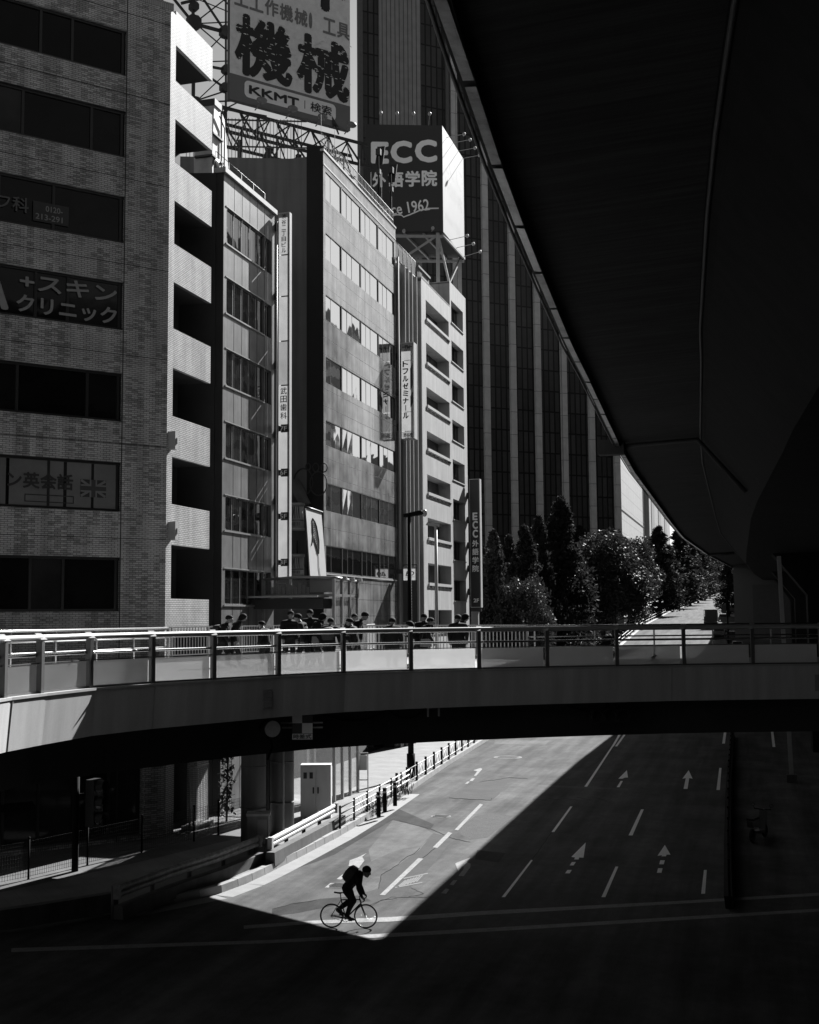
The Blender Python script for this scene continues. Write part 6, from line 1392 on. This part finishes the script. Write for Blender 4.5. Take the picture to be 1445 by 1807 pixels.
car(1289, 205, 'dark car waiting beside the flatbed truck on the hill'); car(1300, 170, 'pale roofed car at the edge of the expressway shade on the hill', .5); car(1268, 196, 'black car close behind the flatbed truck on the hill', .03); car(1276, 240, 'black car ahead of the pale roofed car on the hill', .03); car(1291, 188, 'black car next to the dark waiting car on the hill', .03)
car(1283, 290, 'small dark car farther up behind the flatbed truck')
d = ray(1283, 1060); y = 175; X = d.x*y/d.y; t = thing('sign_gantry', 'dark post with signal heads and a crossbar sign under the end of the expressway', 'signal post', (X, y, gz(y)))
b = MB(); b.tube([(0, 0, 0), (0, 0, 8.5)], .14, 8); b.build('post', blackp, t); b = MB(); b.box(-1.0, 1.0, -.1, .1, 3.7, 4.4); b.build('sign_plate', black_s, t); b = MB(); b.box(-.8, -.2, -.2, .2, 5, 6.2); b.box(.3, 1.0, -.2, .2, 5.2, 5.7); b.build('signal_head', mat('signal_case', .07), t)
p = at_d(1391, 1200, 60); p.z = 0; t = thing('leaning_post', 'dim pale post under the expressway at the right', 'post', p); b = MB(); b.bar((0, 0, 0), (-.25, 0, 11.2), .32, .2); b.build('post', mat('pale_pole_paint', .4), t); b = MB(); b.box(-.25, .25, -.2, .2, 0, .4); b.build('foot', mat('stained_concrete', .2), t)
# motor scooter in the dark under the expressway
p = on_z(1338, 1482, 0.0); t = thing('motor_scooter', 'motor scooter barely visible in the dark under the expressway', 'scooter', p, R(70))
b = MB()
b.hexa([(-.75, -.12, .55), (-.1, -.12, .5), (-.1, .12, .5), (-.75, .12, .55)], [(-.85, -.1, .8), (-.15, -.1, .78), (-.15, .1, .78), (-.85, .1, .8)]); b.bar((-.15, 0, .3), (.45, 0, .3), .3, .08); b.bar((.45, 0, .3), (.6, 0, 1.0), .25, .1); b.build('body', mat('scooter_paint', .08, .3), t)
for x in (-.6, .7): b = MB(); b.tube([(x + cos(a)*.2, 0, .25 + sin(a)*.2) for a in [2*pi*k/18 for k in range(18)]], .05, 8, closed=True); b.ball((x, 0, .25), .08, 8, 6); b.build('wheel', mat('tyre', .02), t)
b = MB(); b.tube([(.55, -.32, 1.05), (.6, 0, 1.02), (.55, .32, 1.05)], .02, 6); b.build('handlebar', blackp, t); b = MB(); b.box(-.8, -.15, -.13, .13, .8, .88); b.build('seat', mat('tyre', .02), t)
for y_ in (-.35, .35): b = MB(); b.tube([(.5 + cos(a)*.0, y_ + cos(a)*.07, 1.2 + sin(a)*.05) for a in [2*pi*k/12 for k in range(12)]], .012, 5, closed=True); b.tube([(.52, y_*.8, 1.05), (.5, y_, 1.16)], .01, 5); b.build('mirror', mat('chrome', .2, .15, .1, 3, metal=1), t)
b = MB(); b.ball((.66, 0, .95), .09, 10, 8); b.build('headlight', mat('grey_lens', .35), t)

# ------------------------------------------------------------------ people
skin = mat('skin', .28, .6, .1, 8); hair_m = mat('dark_hair', .018, .8, .3, 10, spec=.12); cloth_b = mat('black_cloth', .018, .85, .3, 6, spec=.2); cloth_d = mat('dark_cloth', .035, .85, .3, 6, spec=.2); shirt = mat('pale_shirt', .55, .8, .1, 4); shoe = mat('shoe_leather', .03, .5)
def body_mesh(name, J, B, extra, voxel, zone, mats):
    """one continuous body: tapering limbs, head, hands and feet fused into a single surface"""
    b = MB()
    def ell(c, ax, rl, rd, n=14):                 # ring of an ellipse: lateral radius rl, depth radius rd
        ax = ax.normalized(); la = V((0, 1, 0)) - ax*ax.y
        if la.length < .2: la = V((1, 0, 0)) - ax*ax.x
        la.normalize(); de = ax.cross(la); return [c + la*cos(2*pi*k/n)*rl + de*sin(2*pi*k/n)*rd for k in range(n)]
    for p_, q_ in B:
        (P, rp), (Q, rq) = J[p_], J[q_]; rp = rp if isinstance(rp, tuple) else (rp, rp); rq = rq if isinstance(rq, tuple) else (rq, rq)
        ax = Q - P; rings = []
        for t in range(-4, 5):
            f = (t + 4)/8; rl, rd = rp[0] + (rq[0] - rp[0])*f, rp[1] + (rq[1] - rp[1])*f; rings.append(ell(P + ax*f, ax, rl, rd))
        d = ax.normalized(); m0, m1 = min(rp), min(rq)
        rings = [ell(P - d*m0*.9, ax, rp[0]*.35, rp[1]*.35), ell(P - d*m0*.6, ax, rp[0]*.78, rp[1]*.78)] + rings + [ell(Q + d*m1*.6, ax, rq[0]*.78, rq[1]*.78), ell(Q + d*m1*.9, ax, rq[0]*.35, rq[1]*.35)]
        o = len(b.v); n = 14
        for r_ in rings: b.v += r_
        for i in range(len(rings) - 1):
            for k in range(n): b.f.append((o + i*n + k, o + i*n + (k + 1) % n, o + (i + 1)*n + (k + 1) % n, o + (i + 1)*n + k)); b.mi.append(0); b.sm.append(True)
        b.f.append(tuple(o + k for k in range(n - 1, -1, -1))); b.mi.append(0); b.sm.append(True); b.f.append(tuple(o + (len(rings) - 1)*n + k for k in range(n))); b.mi.append(0); b.sm.append(True)
    m1 = b.mesh('sk', skin)
    b = MB(); extra(b); m2 = b.mesh('x', skin)
    bm = bmesh.new(); bm.from_mesh(m1); bm.from_mesh(m2); m3 = bpy.data.meshes.new('j'); bm.to_mesh(m3); bm.free()
    o = bpy.data.objects.new('j', m3); C.objects.link(o); rm_ = o.modifiers.new('r', 'REMESH'); rm_.mode = 'VOXEL'; rm_.voxel_size = voxel; rm_.use_smooth_shade = True
    sm = o.modifiers.new('sm', 'SMOOTH'); sm.factor = .5; sm.iterations = 4
    dg = bpy.context.evaluated_depsgraph_get(); m4 = bpy.data.meshes.new_from_object(o.evaluated_get(dg)); bpy.data.objects.remove(o)
    m4.name = name; m4.materials.clear()
    for m in mats: m4.materials.append(m)
    for p in m4.polygons: p.material_index = zone(p.center); p.use_smooth = True
    return m4
def head(b, c, R3, s=1.0):
    """skull, jaw, nose, ears, brow set by the head's own axes: x forward, y left, z up"""
    T = lambda x, y, z: c + R3 @ V((x, y, z))*s
    def el(cx, cy, cz, rx, ry, rz, n=12, m=9):
        k = len(b.v)
        for i in range(m + 1):
            th = pi*i/m
            for j in range(n): b.v.append(T(cx + sin(th)*cos(2*pi*j/n)*rx, cy + sin(th)*sin(2*pi*j/n)*ry, cz + cos(th)*rz))
        for i in range(m):
            for j in range(n): b.f.append((k + i*n + j, k + (i + 1)*n + j, k + (i + 1)*n + (j + 1) % n, k + i*n + (j + 1) % n)); b.mi.append(0); b.sm.append(True)
    el(-.012, 0, .03, .098, .077, .095); el(.025, 0, -.045, .068, .058, .075); el(.055, 0, -.085, .035, .035, .03)
    el(.098, 0, -.012, .022, .013, .024); el(.085, 0, .02, .02, .05, .012); el(.085, 0, -.055, .014, .025, .01)
    el(-.01, .08, -.01, .022, .012, .034); el(-.01, -.08, -.01, .022, .012, .034)
def hand(b, w, f, side_, grip=0.5, s=1.0):
    """palm, four unequal bent fingers and a thumb; w wrist, f direction of the hand, side_ towards the thumb"""
    f = f.normalized(); side_ = (side_ - f*side_.dot(f)).normalized(); dn = f.cross(side_).normalized()
    if dn.z > 0: dn = -dn
    b.tube([w, w + f*.045*s, w + f*.085*s], [.024*s, .032*s, .026*s], 8)
    b.tube([w + f*.05*s - side_*.026*s, w + f*.05*s + side_*.026*s], .016*s, 8)
    for k, l in enumerate((.085, .095, .088, .068)):
        o = w + f*.085*s + side_*(.032 - .021*k)*s; a = grip*1.1
        p1 = o + (f*cos(a*.5) + dn*sin(a*.5))*l*.4*s; p2 = p1 + (f*cos(a*1.6) + dn*sin(a*1.6))*l*.33*s; p3 = p2 + (f*cos(a*2.4) + dn*sin(a*2.4))*l*.27*s
        b.tube([o - f*.02*s, o, p1, p2, p3], [.0095*s, .0095*s, .009*s, .0085*s, .007*s], 6)
    o = w + f*.03*s + side_*.026*s; b.tube([o - side_*.015*s, o + side_*.02*s + f*.015*s, o + side_*.026*s + f*.045*s + dn*.02*s*grip, o + side_*.012*s + f*.07*s + dn*.035*s*grip], [.012*s, .0115*s, .0105*s, .008*s], 6)
def pedestrian_mesh(kind):
    rg = random.Random(kind); bow = (.10, .16, .05, .2)[kind % 4]; swing = (.16, -.14, .05, .1)[kind % 4]; phone = kind in (1, 3)
    J = {'pelvis': (V((0, 0, .93)), (.18, .13)), 'waist': (V((.01, 0, 1.08)), (.17, .125)), 'chest': (V((.03 + bow*.2, 0, 1.26)), (.19, .135)), 'collar': (V((.03 + bow*.4, 0, 1.40)), (.14, .095)), 'neck': (V((.05 + bow*.6, 0, 1.47)), .05), 'nape': (V((.07 + bow*.8, 0, 1.53)), .048)}
    B = [('pelvis', 'waist'), ('waist', 'chest'), ('chest', 'collar'), ('collar', 'neck'), ('neck', 'nape')]
    hands = []
    for s, n in ((1, 'l'), (-1, 'r')):
        sw = swing*s
        J['hip' + n] = (V((0, .09*s, .86)), .115); J['knee' + n] = (V((sw*.7 + .03, .1*s, .48)), .078); J['calf' + n] = (V((sw*.9 - .01, .1*s, .32)), .07); J['ank' + n] = (V((sw*1.3 - .03, .1*s, .09)), .042); J['toe' + n] = (V((sw*1.3 + .15, .12*s, .035)), .035)
        B += [('pelvis', 'hip' + n), ('hip' + n, 'knee' + n), ('knee' + n, 'calf' + n), ('calf' + n, 'ank' + n), ('ank' + n, 'toe' + n)]
        sh = V((.03 + bow*.35, .18*s, 1.38))
        if phone and (s > 0 or kind == 3): e_, w_ = sh + V((.06, .05*s, -.27)), sh + V((.28, -.06*s, -.2)); hd = V((1, -.3*s, .25))
        else: e_, w_ = sh + V((-.03 - sw*.4, .06*s, -.28)), sh + V((.06 - sw*.7, .06*s, -.52)); hd = V((.15, 0, -1))
        J['sh' + n] = (sh, .085); J['el' + n] = (e_, .065); J['wr' + n] = (w_, .042); B += [('collar', 'sh' + n), ('sh' + n, 'el' + n), ('el' + n, 'wr' + n)]; hands.append((w_, hd, V((.4, -.6*s, .3))))
    hc = V((.1 + bow*1.0, 0, 1.63 - bow*.12)); R3 = M.Rotation(bow*2.2, 3, 'Y')
    def ex_(b):
        head(b, hc, R3, 1.0)
        for w_, hd, sd__ in hands: hand(b, w_, hd, sd__, .6)
    def zone(c):
        if (c - hc).length < .17 and c.z > 1.5: return 1
        for w_, hd, _ in hands:
            if (c - w_ - hd.normalized()*.09).length < .1 and (c - w_).dot(hd) > .015: return 1
        if c.z < .1: return 3
        if c.z < .92: return 2
        return 0
    me = body_mesh('person', J, B, ex_, .014, zone, [cloth_b, skin, cloth_d, shoe])
    hb = MB(); T = lambda x, y, z: hc + R3 @ V((x, y, z))
    n, m = 18, 12; k = 0; long_ = kind in (1,)
    for i in range(m + 1):
        th = pi*i/m*.68
        for j in range(n):
            ph = 2*pi*j/n; front = max(0, cos(ph)); t_ = th*(1 - .42*front) if not long_ else th*(1 - .4*front)
            wv = 1 + .035*sin(ph*7 + i*1.3) + rg.uniform(-.015, .015); drop = (.09*(i/m)**3*(1 - front) if long_ else 0)
            hb.v.append(T(-.016 + sin(t_)*cos(ph)*.112*wv, sin(t_)*sin(ph)*.092*wv, .035 + cos(t_)*.108*wv - drop))
    for i in range(m):
        for j in range(n): hb.f.append((i*n + j, (i + 1)*n + j, (i + 1)*n + (j + 1) % n, i*n + (j + 1) % n)); hb.mi.append(0); hb.sm.append(True)
    return me, hb.mesh('hair', hair_m), hc
PV = [pedestrian_mesh(k) for k in range(4)]
bagm = mat('bag_nylon', .03, .6, .3, 5)
def pack_mesh():
    b = MB(); P = [(-.13, -.15), (.0, -.17), (.03, -.14), (.03, .14), (0, .17), (-.13, .15), (-.19, .08), (-.19, -.08)]
    rings = [[(x*s_, y*s_, z) for x, y in P] for z, s_ in ((0, .7), (.03, .95), (.18, 1.05), (.34, .98), (.43, .75), (.46, .3))]
    for A_, B_ in zip(rings, rings[1:]): b.hexa(A_, B_)
    return b
ppl = [  # px of head, py of head top, depth, variant, heading (0 = to the right in view), what sets each apart
 (403, 1085.5, 35.0, 0, 0, 'person in a dark coat with lowered head, first from the left behind the rail', 'back'),
 (427, 1083, 35.3, 1, 12, 'person with bushy hair looking down, second from the left behind the rail', None),
 (463, 1096, 36.5, 2, 150, 'short person alone between the left pair and the middle group, facing left', None),
 (513, 1078, 36.0, 2, -60, 'person at the left edge of the middle group under the glass canopy', None),
 (527, 1083, 34.6, 0, 170, 'person in front at the left of the middle group turned to the left', None),
 (547, 1075.5, 35.5, 3, -90, 'tallest person of the middle group seen from behind', None),
 (568, 1082, 34.8, 1, 20, 'person with pale collar in the middle group looking right', 'bag'),
 (583, 1090.5, 34.4, 0, 80, 'short person with back turned at the right end of the middle group', 'back'),
 (618, 1091, 34.2, 2, 185, 'person in front of the right hand pair just past the railing post', None),
 (625, 1083, 36.6, 0, -75, 'person standing close behind the right hand trio', None),
 (642, 1080, 34.8, 3, -10, 'person with a bulky backpack beside the right hand trio', 'back'),
 (692, 1090, 34.0, 2, 85, 'person standing alone in the middle of a railing bay with back turned', None),
 (727, 1096, 35.0, 1, 185, 'short person at the foot of the street lamp bending to the left', None),
 (748, 1083, 35.3, 3, -90, 'person in black just right of the street lamp pole', None),
 (757, 1090, 34.6, 0, 10, 'person overlapping the one in black beside the pale lamp', 'bag'),
 (808, 1084.5, 35.0, 2, 90, 'person with sunlit nape at the right end of the crowd', None),
 (819, 1083, 36.2, 1, 15, 'last person on the right, half behind the one with the sunlit nape', None)]
for px, py, dep, kd, hdg, lab, carry in ppl:
    me, hm, hc = PV[kd]; p = at_d(px, 1090, dep); zt_ = at_d(px, py, dep).z; s = (zt_ - DZ)/(hc.z + .135); a = YAW + R(hdg)
    off_ = M.Rotation(a, 3, 'Z') @ V((hc.x, hc.y, 0))*s
    t = thing('person', lab, 'person', (p.x - off_.x, p.y - off_.y, DZ), a, 'people on the footbridge'); t.scale = (max(s, .92)*1.12, max(s, .92)*1.15, s)
    for nm, m in (('body', me), ('hair', hm)): o = bpy.data.objects.new(nm, m); C.objects.link(o); o.parent = t
    if carry == 'back':
        bk = thing('backpack', 'dark backpack worn by the ' + lab.split(',')[0][:46].rsplit(' ', 1)[0].replace('person', 'person'), 'backpack', (p.x - off_.x, p.y - off_.y, DZ), a); bk.scale = t.scale
        o = pack_mesh().build('bag', bagm, bk); o.location = (-.1, 0, .98)
        b = MB()
        for s_ in (1, -1): b.tube([(-.1, .1*s_, 1.0), (.17, .12*s_, 1.15), (.17, .12*s_, 1.35), (.05, .11*s_, 1.46), (-.1, .1*s_, 1.4)], .018, 6)
        b.build('strap', bagm, bk)
    if carry == 'bag':
        bk = thing('shoulder_bag', 'pale canvas bag at the hip of the ' + lab.split(',')[0][:40].rsplit(' ', 1)[0], 'bag', (p.x - off_.x, p.y - off_.y, DZ), a); bk.scale = t.scale
        b = MB(); b.hexa([(-.15, -.3, .72), (.17, -.3, .72), (.17, -.2, .72), (-.15, -.2, .72)], [(-.13, -.28, 1.0), (.15, -.28, 1.0), (.15, -.22, 1.0), (-.13, -.22, 1.0)]); b.build('bag', mat('canvas', .35, .8), bk)
        b = MB(); b.tube([(-.1, -.25, 1.0), (0, -.16, 1.44), (.12, -.25, 1.0)], .015, 6); b.build('strap', bagm, bk)

# ------------------------------------------------------------------ cyclist
p0 = on_z(585.3, 1637.2, 0.006); p1 = on_z(645.4, 1638.2, 0.006); fdir = (p1 - p0); WB = fdir.length; fdir.normalize(); ang = atan2(fdir.y, fdir.x)
print('WHEELBASE', WB); ks = WB/.97; rw = .335*ks
bt_ = thing('bicycle', 'black fixed gear bicycle rolling over the white line in the patch of sun', 'bicycle', p0, ang); blk = mat('black_enamel', .012, .3, .2, 4); alu = mat('brushed_metal', .4, .3, .1, 4, metal=.9); rub = mat('tyre', .02)
S_ = lambda x, y, z: V((x, y, z))*ks
axr, axf, bb = S_(0, 0, .335), S_(.97, 0, .335), S_(.40, 0, .27); stt = S_(.265, 0, .80); ht, hb_ = S_(.80, 0, .82), S_(.835, 0, .69)
b = MB(); b.tube([stt, bb], .016, 10); b.tube([stt + S_(0, 0, -.02), ht + S_(.005, 0, -.03)], .016, 10); b.tube([hb_, bb], .02, 10); b.tube([ht, hb_], .021, 10)
for s in (1, -1): b.tube([bb + S_(0, .03*s, 0), axr + S_(.02, .06*s, 0)], .011, 8); b.tube([stt + S_(0, .02*s, -.03), axr + S_(0, .06*s, .02)], .009, 8)
b.tube([bb + S_(0, -.045, 0), bb + S_(0, .045, 0)], .026, 12); b.build('frame', blk, bt_)
b = MB()
for s in (1, -1): b.tube([hb_ + S_(0, .045*s, -.02), hb_ + S_(.03, .05*s, -.12), axf + S_(0, .055*s, .0)], [.015, .014, .009], 8)
b.tube([hb_ + S_(0, -.05, -.02), hb_ + S_(0, .05, -.02)], .016, 8); b.build('fork', blk, bt_)
for ax in (axr, axf):
    w_ = MB(); w_.tube([ax + S_(cos(a)*.322, 0, sin(a)*.322) for a in [2*pi*k/48 for k in range(48)]], .0155*ks, 10, closed=True); wo = w_.build('wheel', rub, bt_)
    b = MB(); b.tube([ax + S_(cos(a)*.302, 0, sin(a)*.302) for a in [2*pi*k/48 for k in range(48)]], .011, 6, closed=True); b.build('rim', alu, wo)
    b = MB()
    for k in range(28): a = 2*pi*k/28; b.tube([ax + S_(cos(a + .5)*.02, .025*(1 if k % 2 else -1), sin(a + .5)*.02), ax + S_(cos(a)*.3, 0, sin(a)*.3)], .0016, 4)
    b.build('spokes', alu, wo); b = MB(); b.tube([ax + S_(0, -.06, 0), ax + S_(0, .06, 0)], .018, 10); b.build('hub', alu, wo)
b = MB(); sp = [stt, S_(.25, 0, .95)]; b.tube(sp, .0135, 8); b.build('seat_post', alu, bt_)
b = MB()
for k in range(9):
    pass
rings = []
for x, wd_, z in ((.07, .05, .985), (.10, .068, .98), (.16, .06, .972), (.22, .03, .972), (.30, .018, .975), (.345, .012, .968)): rings.append([S_(x, wd_*cos(a), z + .018*sin(a)) for a in [2*pi*k/10 for k in range(10)]])
for A_, B_ in zip(rings, rings[1:]):
    for k in range(10): b.quad(A_[k], A_[(k + 1) % 10], B_[(k + 1) % 10], B_[k], smooth=True)
b.quad(*rings[0]); b.quad(*rings[-1]); b.tube([S_(.12, .025, .965), S_(.24, .02, .945), S_(.31, .015, .965)], .005, 5); b.tube([S_(.12, -.025, .965), S_(.24, -.02, .945), S_(.31, -.015, .965)], .005, 5); b.build('saddle', rub, bt_)
b = MB(); b.tube([ht, S_(.785, 0, .88), S_(.86, 0, .895)], .014, 8); b.tube([S_(.86, -.2, .9), S_(.86, .2, .9)], .013, 8)
for s in (1, -1): b.tube([S_(.86, .2*s, .9), S_(.92, .215*s, .9), S_(.965, .215*s, .87), S_(.965, .215*s, .81), S_(.92, .215*s, .775), S_(.85, .215*s, .77)], .0125, 8)
b.build('handlebar', blk, bt_)
b = MB(); b.tube([bb + S_(cos(a)*.09, -.05, sin(a)*.09) for a in [2*pi*k/24 for k in range(24)]], .008, 5, closed=True)
for k in range(5): a = 2*pi*k/5; b.tube([bb + S_(0, -.05, 0), bb + S_(cos(a)*.09, -.05, sin(a)*.09)], .006, 5)
b.build('chainring', alu, bt_); b = MB(); b.tube([bb + S_(0, -.05, .09), axr + S_(0, -.05, .035)], .005, 5); b.tube([bb + S_(0, -.05, -.09), axr + S_(0, -.05, -.035)], .005, 5); b.build('chain', mat('chain_steel', .1, .4, metal=.8), bt_)
pdl = {1: S_(.25, .12, .345), -1: S_(.55, -.12, .27)}
cr = .165
for s in (1, -1):
    tip = bb + V(((-.155 if s > 0 else .155), .08*s, (.06 if s > 0 else -.02)))*ks; pdl[s] = tip + V((0, .06*s, 0))
    b = MB(); b.tube([bb + S_(0, .07*s, 0), tip], .01, 6); b.build('crank_arm', alu, bt_); b = MB(); b.box(pdl[s].x - .05, pdl[s].x + .05, pdl[s].y - .045, pdl[s].y + .045, pdl[s].z - .012, pdl[s].z + .012); b.build('pedal', blk, bt_)
# rider standing on the pedals, leaning over the bars
hipc = V((.44, 0, 1.10)); chest = V((.66, 0, 1.36)); colr = V((.79, 0, 1.47))
J = {'pelvis': (hipc, (.17, .15)), 'waist': (V((.53, 0, 1.23)), (.17, .15)), 'chest': (chest, (.195, .155)), 'collar': (colr, (.14, .11)), 'neck': (V((.86, 0, 1.5)), .07), 'nape': (V((.93, 0, 1.52)), .062)}
B = [('pelvis', 'waist'), ('waist', 'chest'), ('chest', 'collar'), ('collar', 'neck'), ('neck', 'nape')]; hands = []
for s, n in ((1, 'l'), (-1, 'r')):
    ft = pdl[s]/ks + V((0, 0, .035))
    kn = V((.58, .10*s, .76)) if s > 0 else V((.64, -.10, .78))
    an_ = ft + (V((-.11, 0, .09)) if s < 0 else V((-.10, 0, .10)))
    J['hip' + n] = (hipc + V((.02, .09*s, -.05)), .13); J['thigh' + n] = (V((hipc + V((.02, .09*s, -.05))).lerp(kn, .5)), .115); J['knee' + n] = (kn, .09); J['calf' + n] = (kn.lerp(an_, .35) + V((-.02, 0, 0)), .082); J['ank' + n] = (an_, .056); J['ball' + n] = (ft + V((.01, 0, .0)), .046); J['toe' + n] = (ft + V((.1, 0, -.005)), .036)
    B += [('pelvis', 'hip' + n), ('hip' + n, 'thigh' + n), ('thigh' + n, 'knee' + n), ('knee' + n, 'calf' + n), ('calf' + n, 'ank' + n), ('ank' + n, 'ball' + n), ('ball' + n, 'toe' + n)]
    sh = V((.79, .185*s, 1.43)); el = V((.77 + .03*(s < 0), .23*s, 1.15)); wr = V((.895, .22*s, .905))
    J['sh' + n] = (sh, .095); J['up' + n] = (sh.lerp(el, .5), .08); J['el' + n] = (el, .068); J['fo' + n] = (el.lerp(wr, .4), .06); J['wr' + n] = (wr, .04)
    B += [('collar', 'sh' + n), ('sh' + n, 'up' + n), ('up' + n, 'el' + n), ('el' + n, 'fo' + n), ('fo' + n, 'wr' + n)]; hands.append((wr, V((.62, 0, -.62)), V((.2, -.9*s, .4))))
hc = V((1.0, 0, 1.555)); R3 = M.Rotation(R(24), 3, 'Y')
def ex_(b):
    head(b, hc, R3, 1.2)
    for w_, hd, sd__ in hands: hand(b, w_, hd, sd__, 1.0)
def zone(c):
    if (c - hc).length < .18 and c.x > .9: return 1
    for w_, hd, _ in hands:
        if (c - w_ - hd.normalized()*.08).length < .11 and (c - w_).dot(hd) > .012: return 1
    if c.z < .42 and c.x - .3 > -.5 and c.z < .36: return 3
    if c.z < 1.08: return 2
    return 0
rider = thing('person', 'cyclist in dark clothes standing on the pedals and leaning over drop handlebars', 'person', p0, ang)
me = body_mesh('body', J, B, ex_, .0085, zone, [cloth_b, skin, cloth_d, shoe]); me.transform(M.Scale(ks, 4)); o = bpy.data.objects.new('body', me); C.objects.link(o); o.parent = rider
hb = MB(); n, m = 20, 12
for i in range(m + 1):
    th = pi*i/m*.62
    for j in range(n):
        ph = 2*pi*j/n; fr_ = max(0, cos(ph)); t_ = th*(1 - .3*fr_); wv = 1 + .02*sin(ph*6 + i)
        hb.v.append((hc + R3 @ V((-.018 + sin(t_)*cos(ph)*.134*wv, sin(t_)*sin(ph)*.11*wv, .04 + cos(t_)*.133*wv)))*ks)
for i in range(m):
    for j in range(n): hb.f.append((i*n + j, (i + 1)*n + j, (i + 1)*n + (j + 1) % n, i*n + (j + 1) % n)); hb.mi.append(0); hb.sm.append(True)
hb.build('hair', hair_m, rider)
bp_ = thing('backpack', 'black bulging backpack on the back of the cyclist', 'backpack', p0, ang)
b = pack_mesh(); mt = M.Translation(V((.45, 0, 1.27))*ks) @ M.Rotation(R(40), 4, 'Y') @ M.Diagonal((1.15, 1.0, 1.02, 1)); b.v = [mt @ v for v in b.v]; b.build('bag', bagm, bp_)
b = MB()
for s in (1, -1): b.tube([V(q)*ks for q in ((.56, .1*s, 1.42), (.76, .11*s, 1.555), (.84, .13*s, 1.47), (.78, .15*s, 1.33), (.6, .14*s, 1.2), (.5, .1*s, 1.25))], .017, 6)
b.build('strap', bagm, bp_)
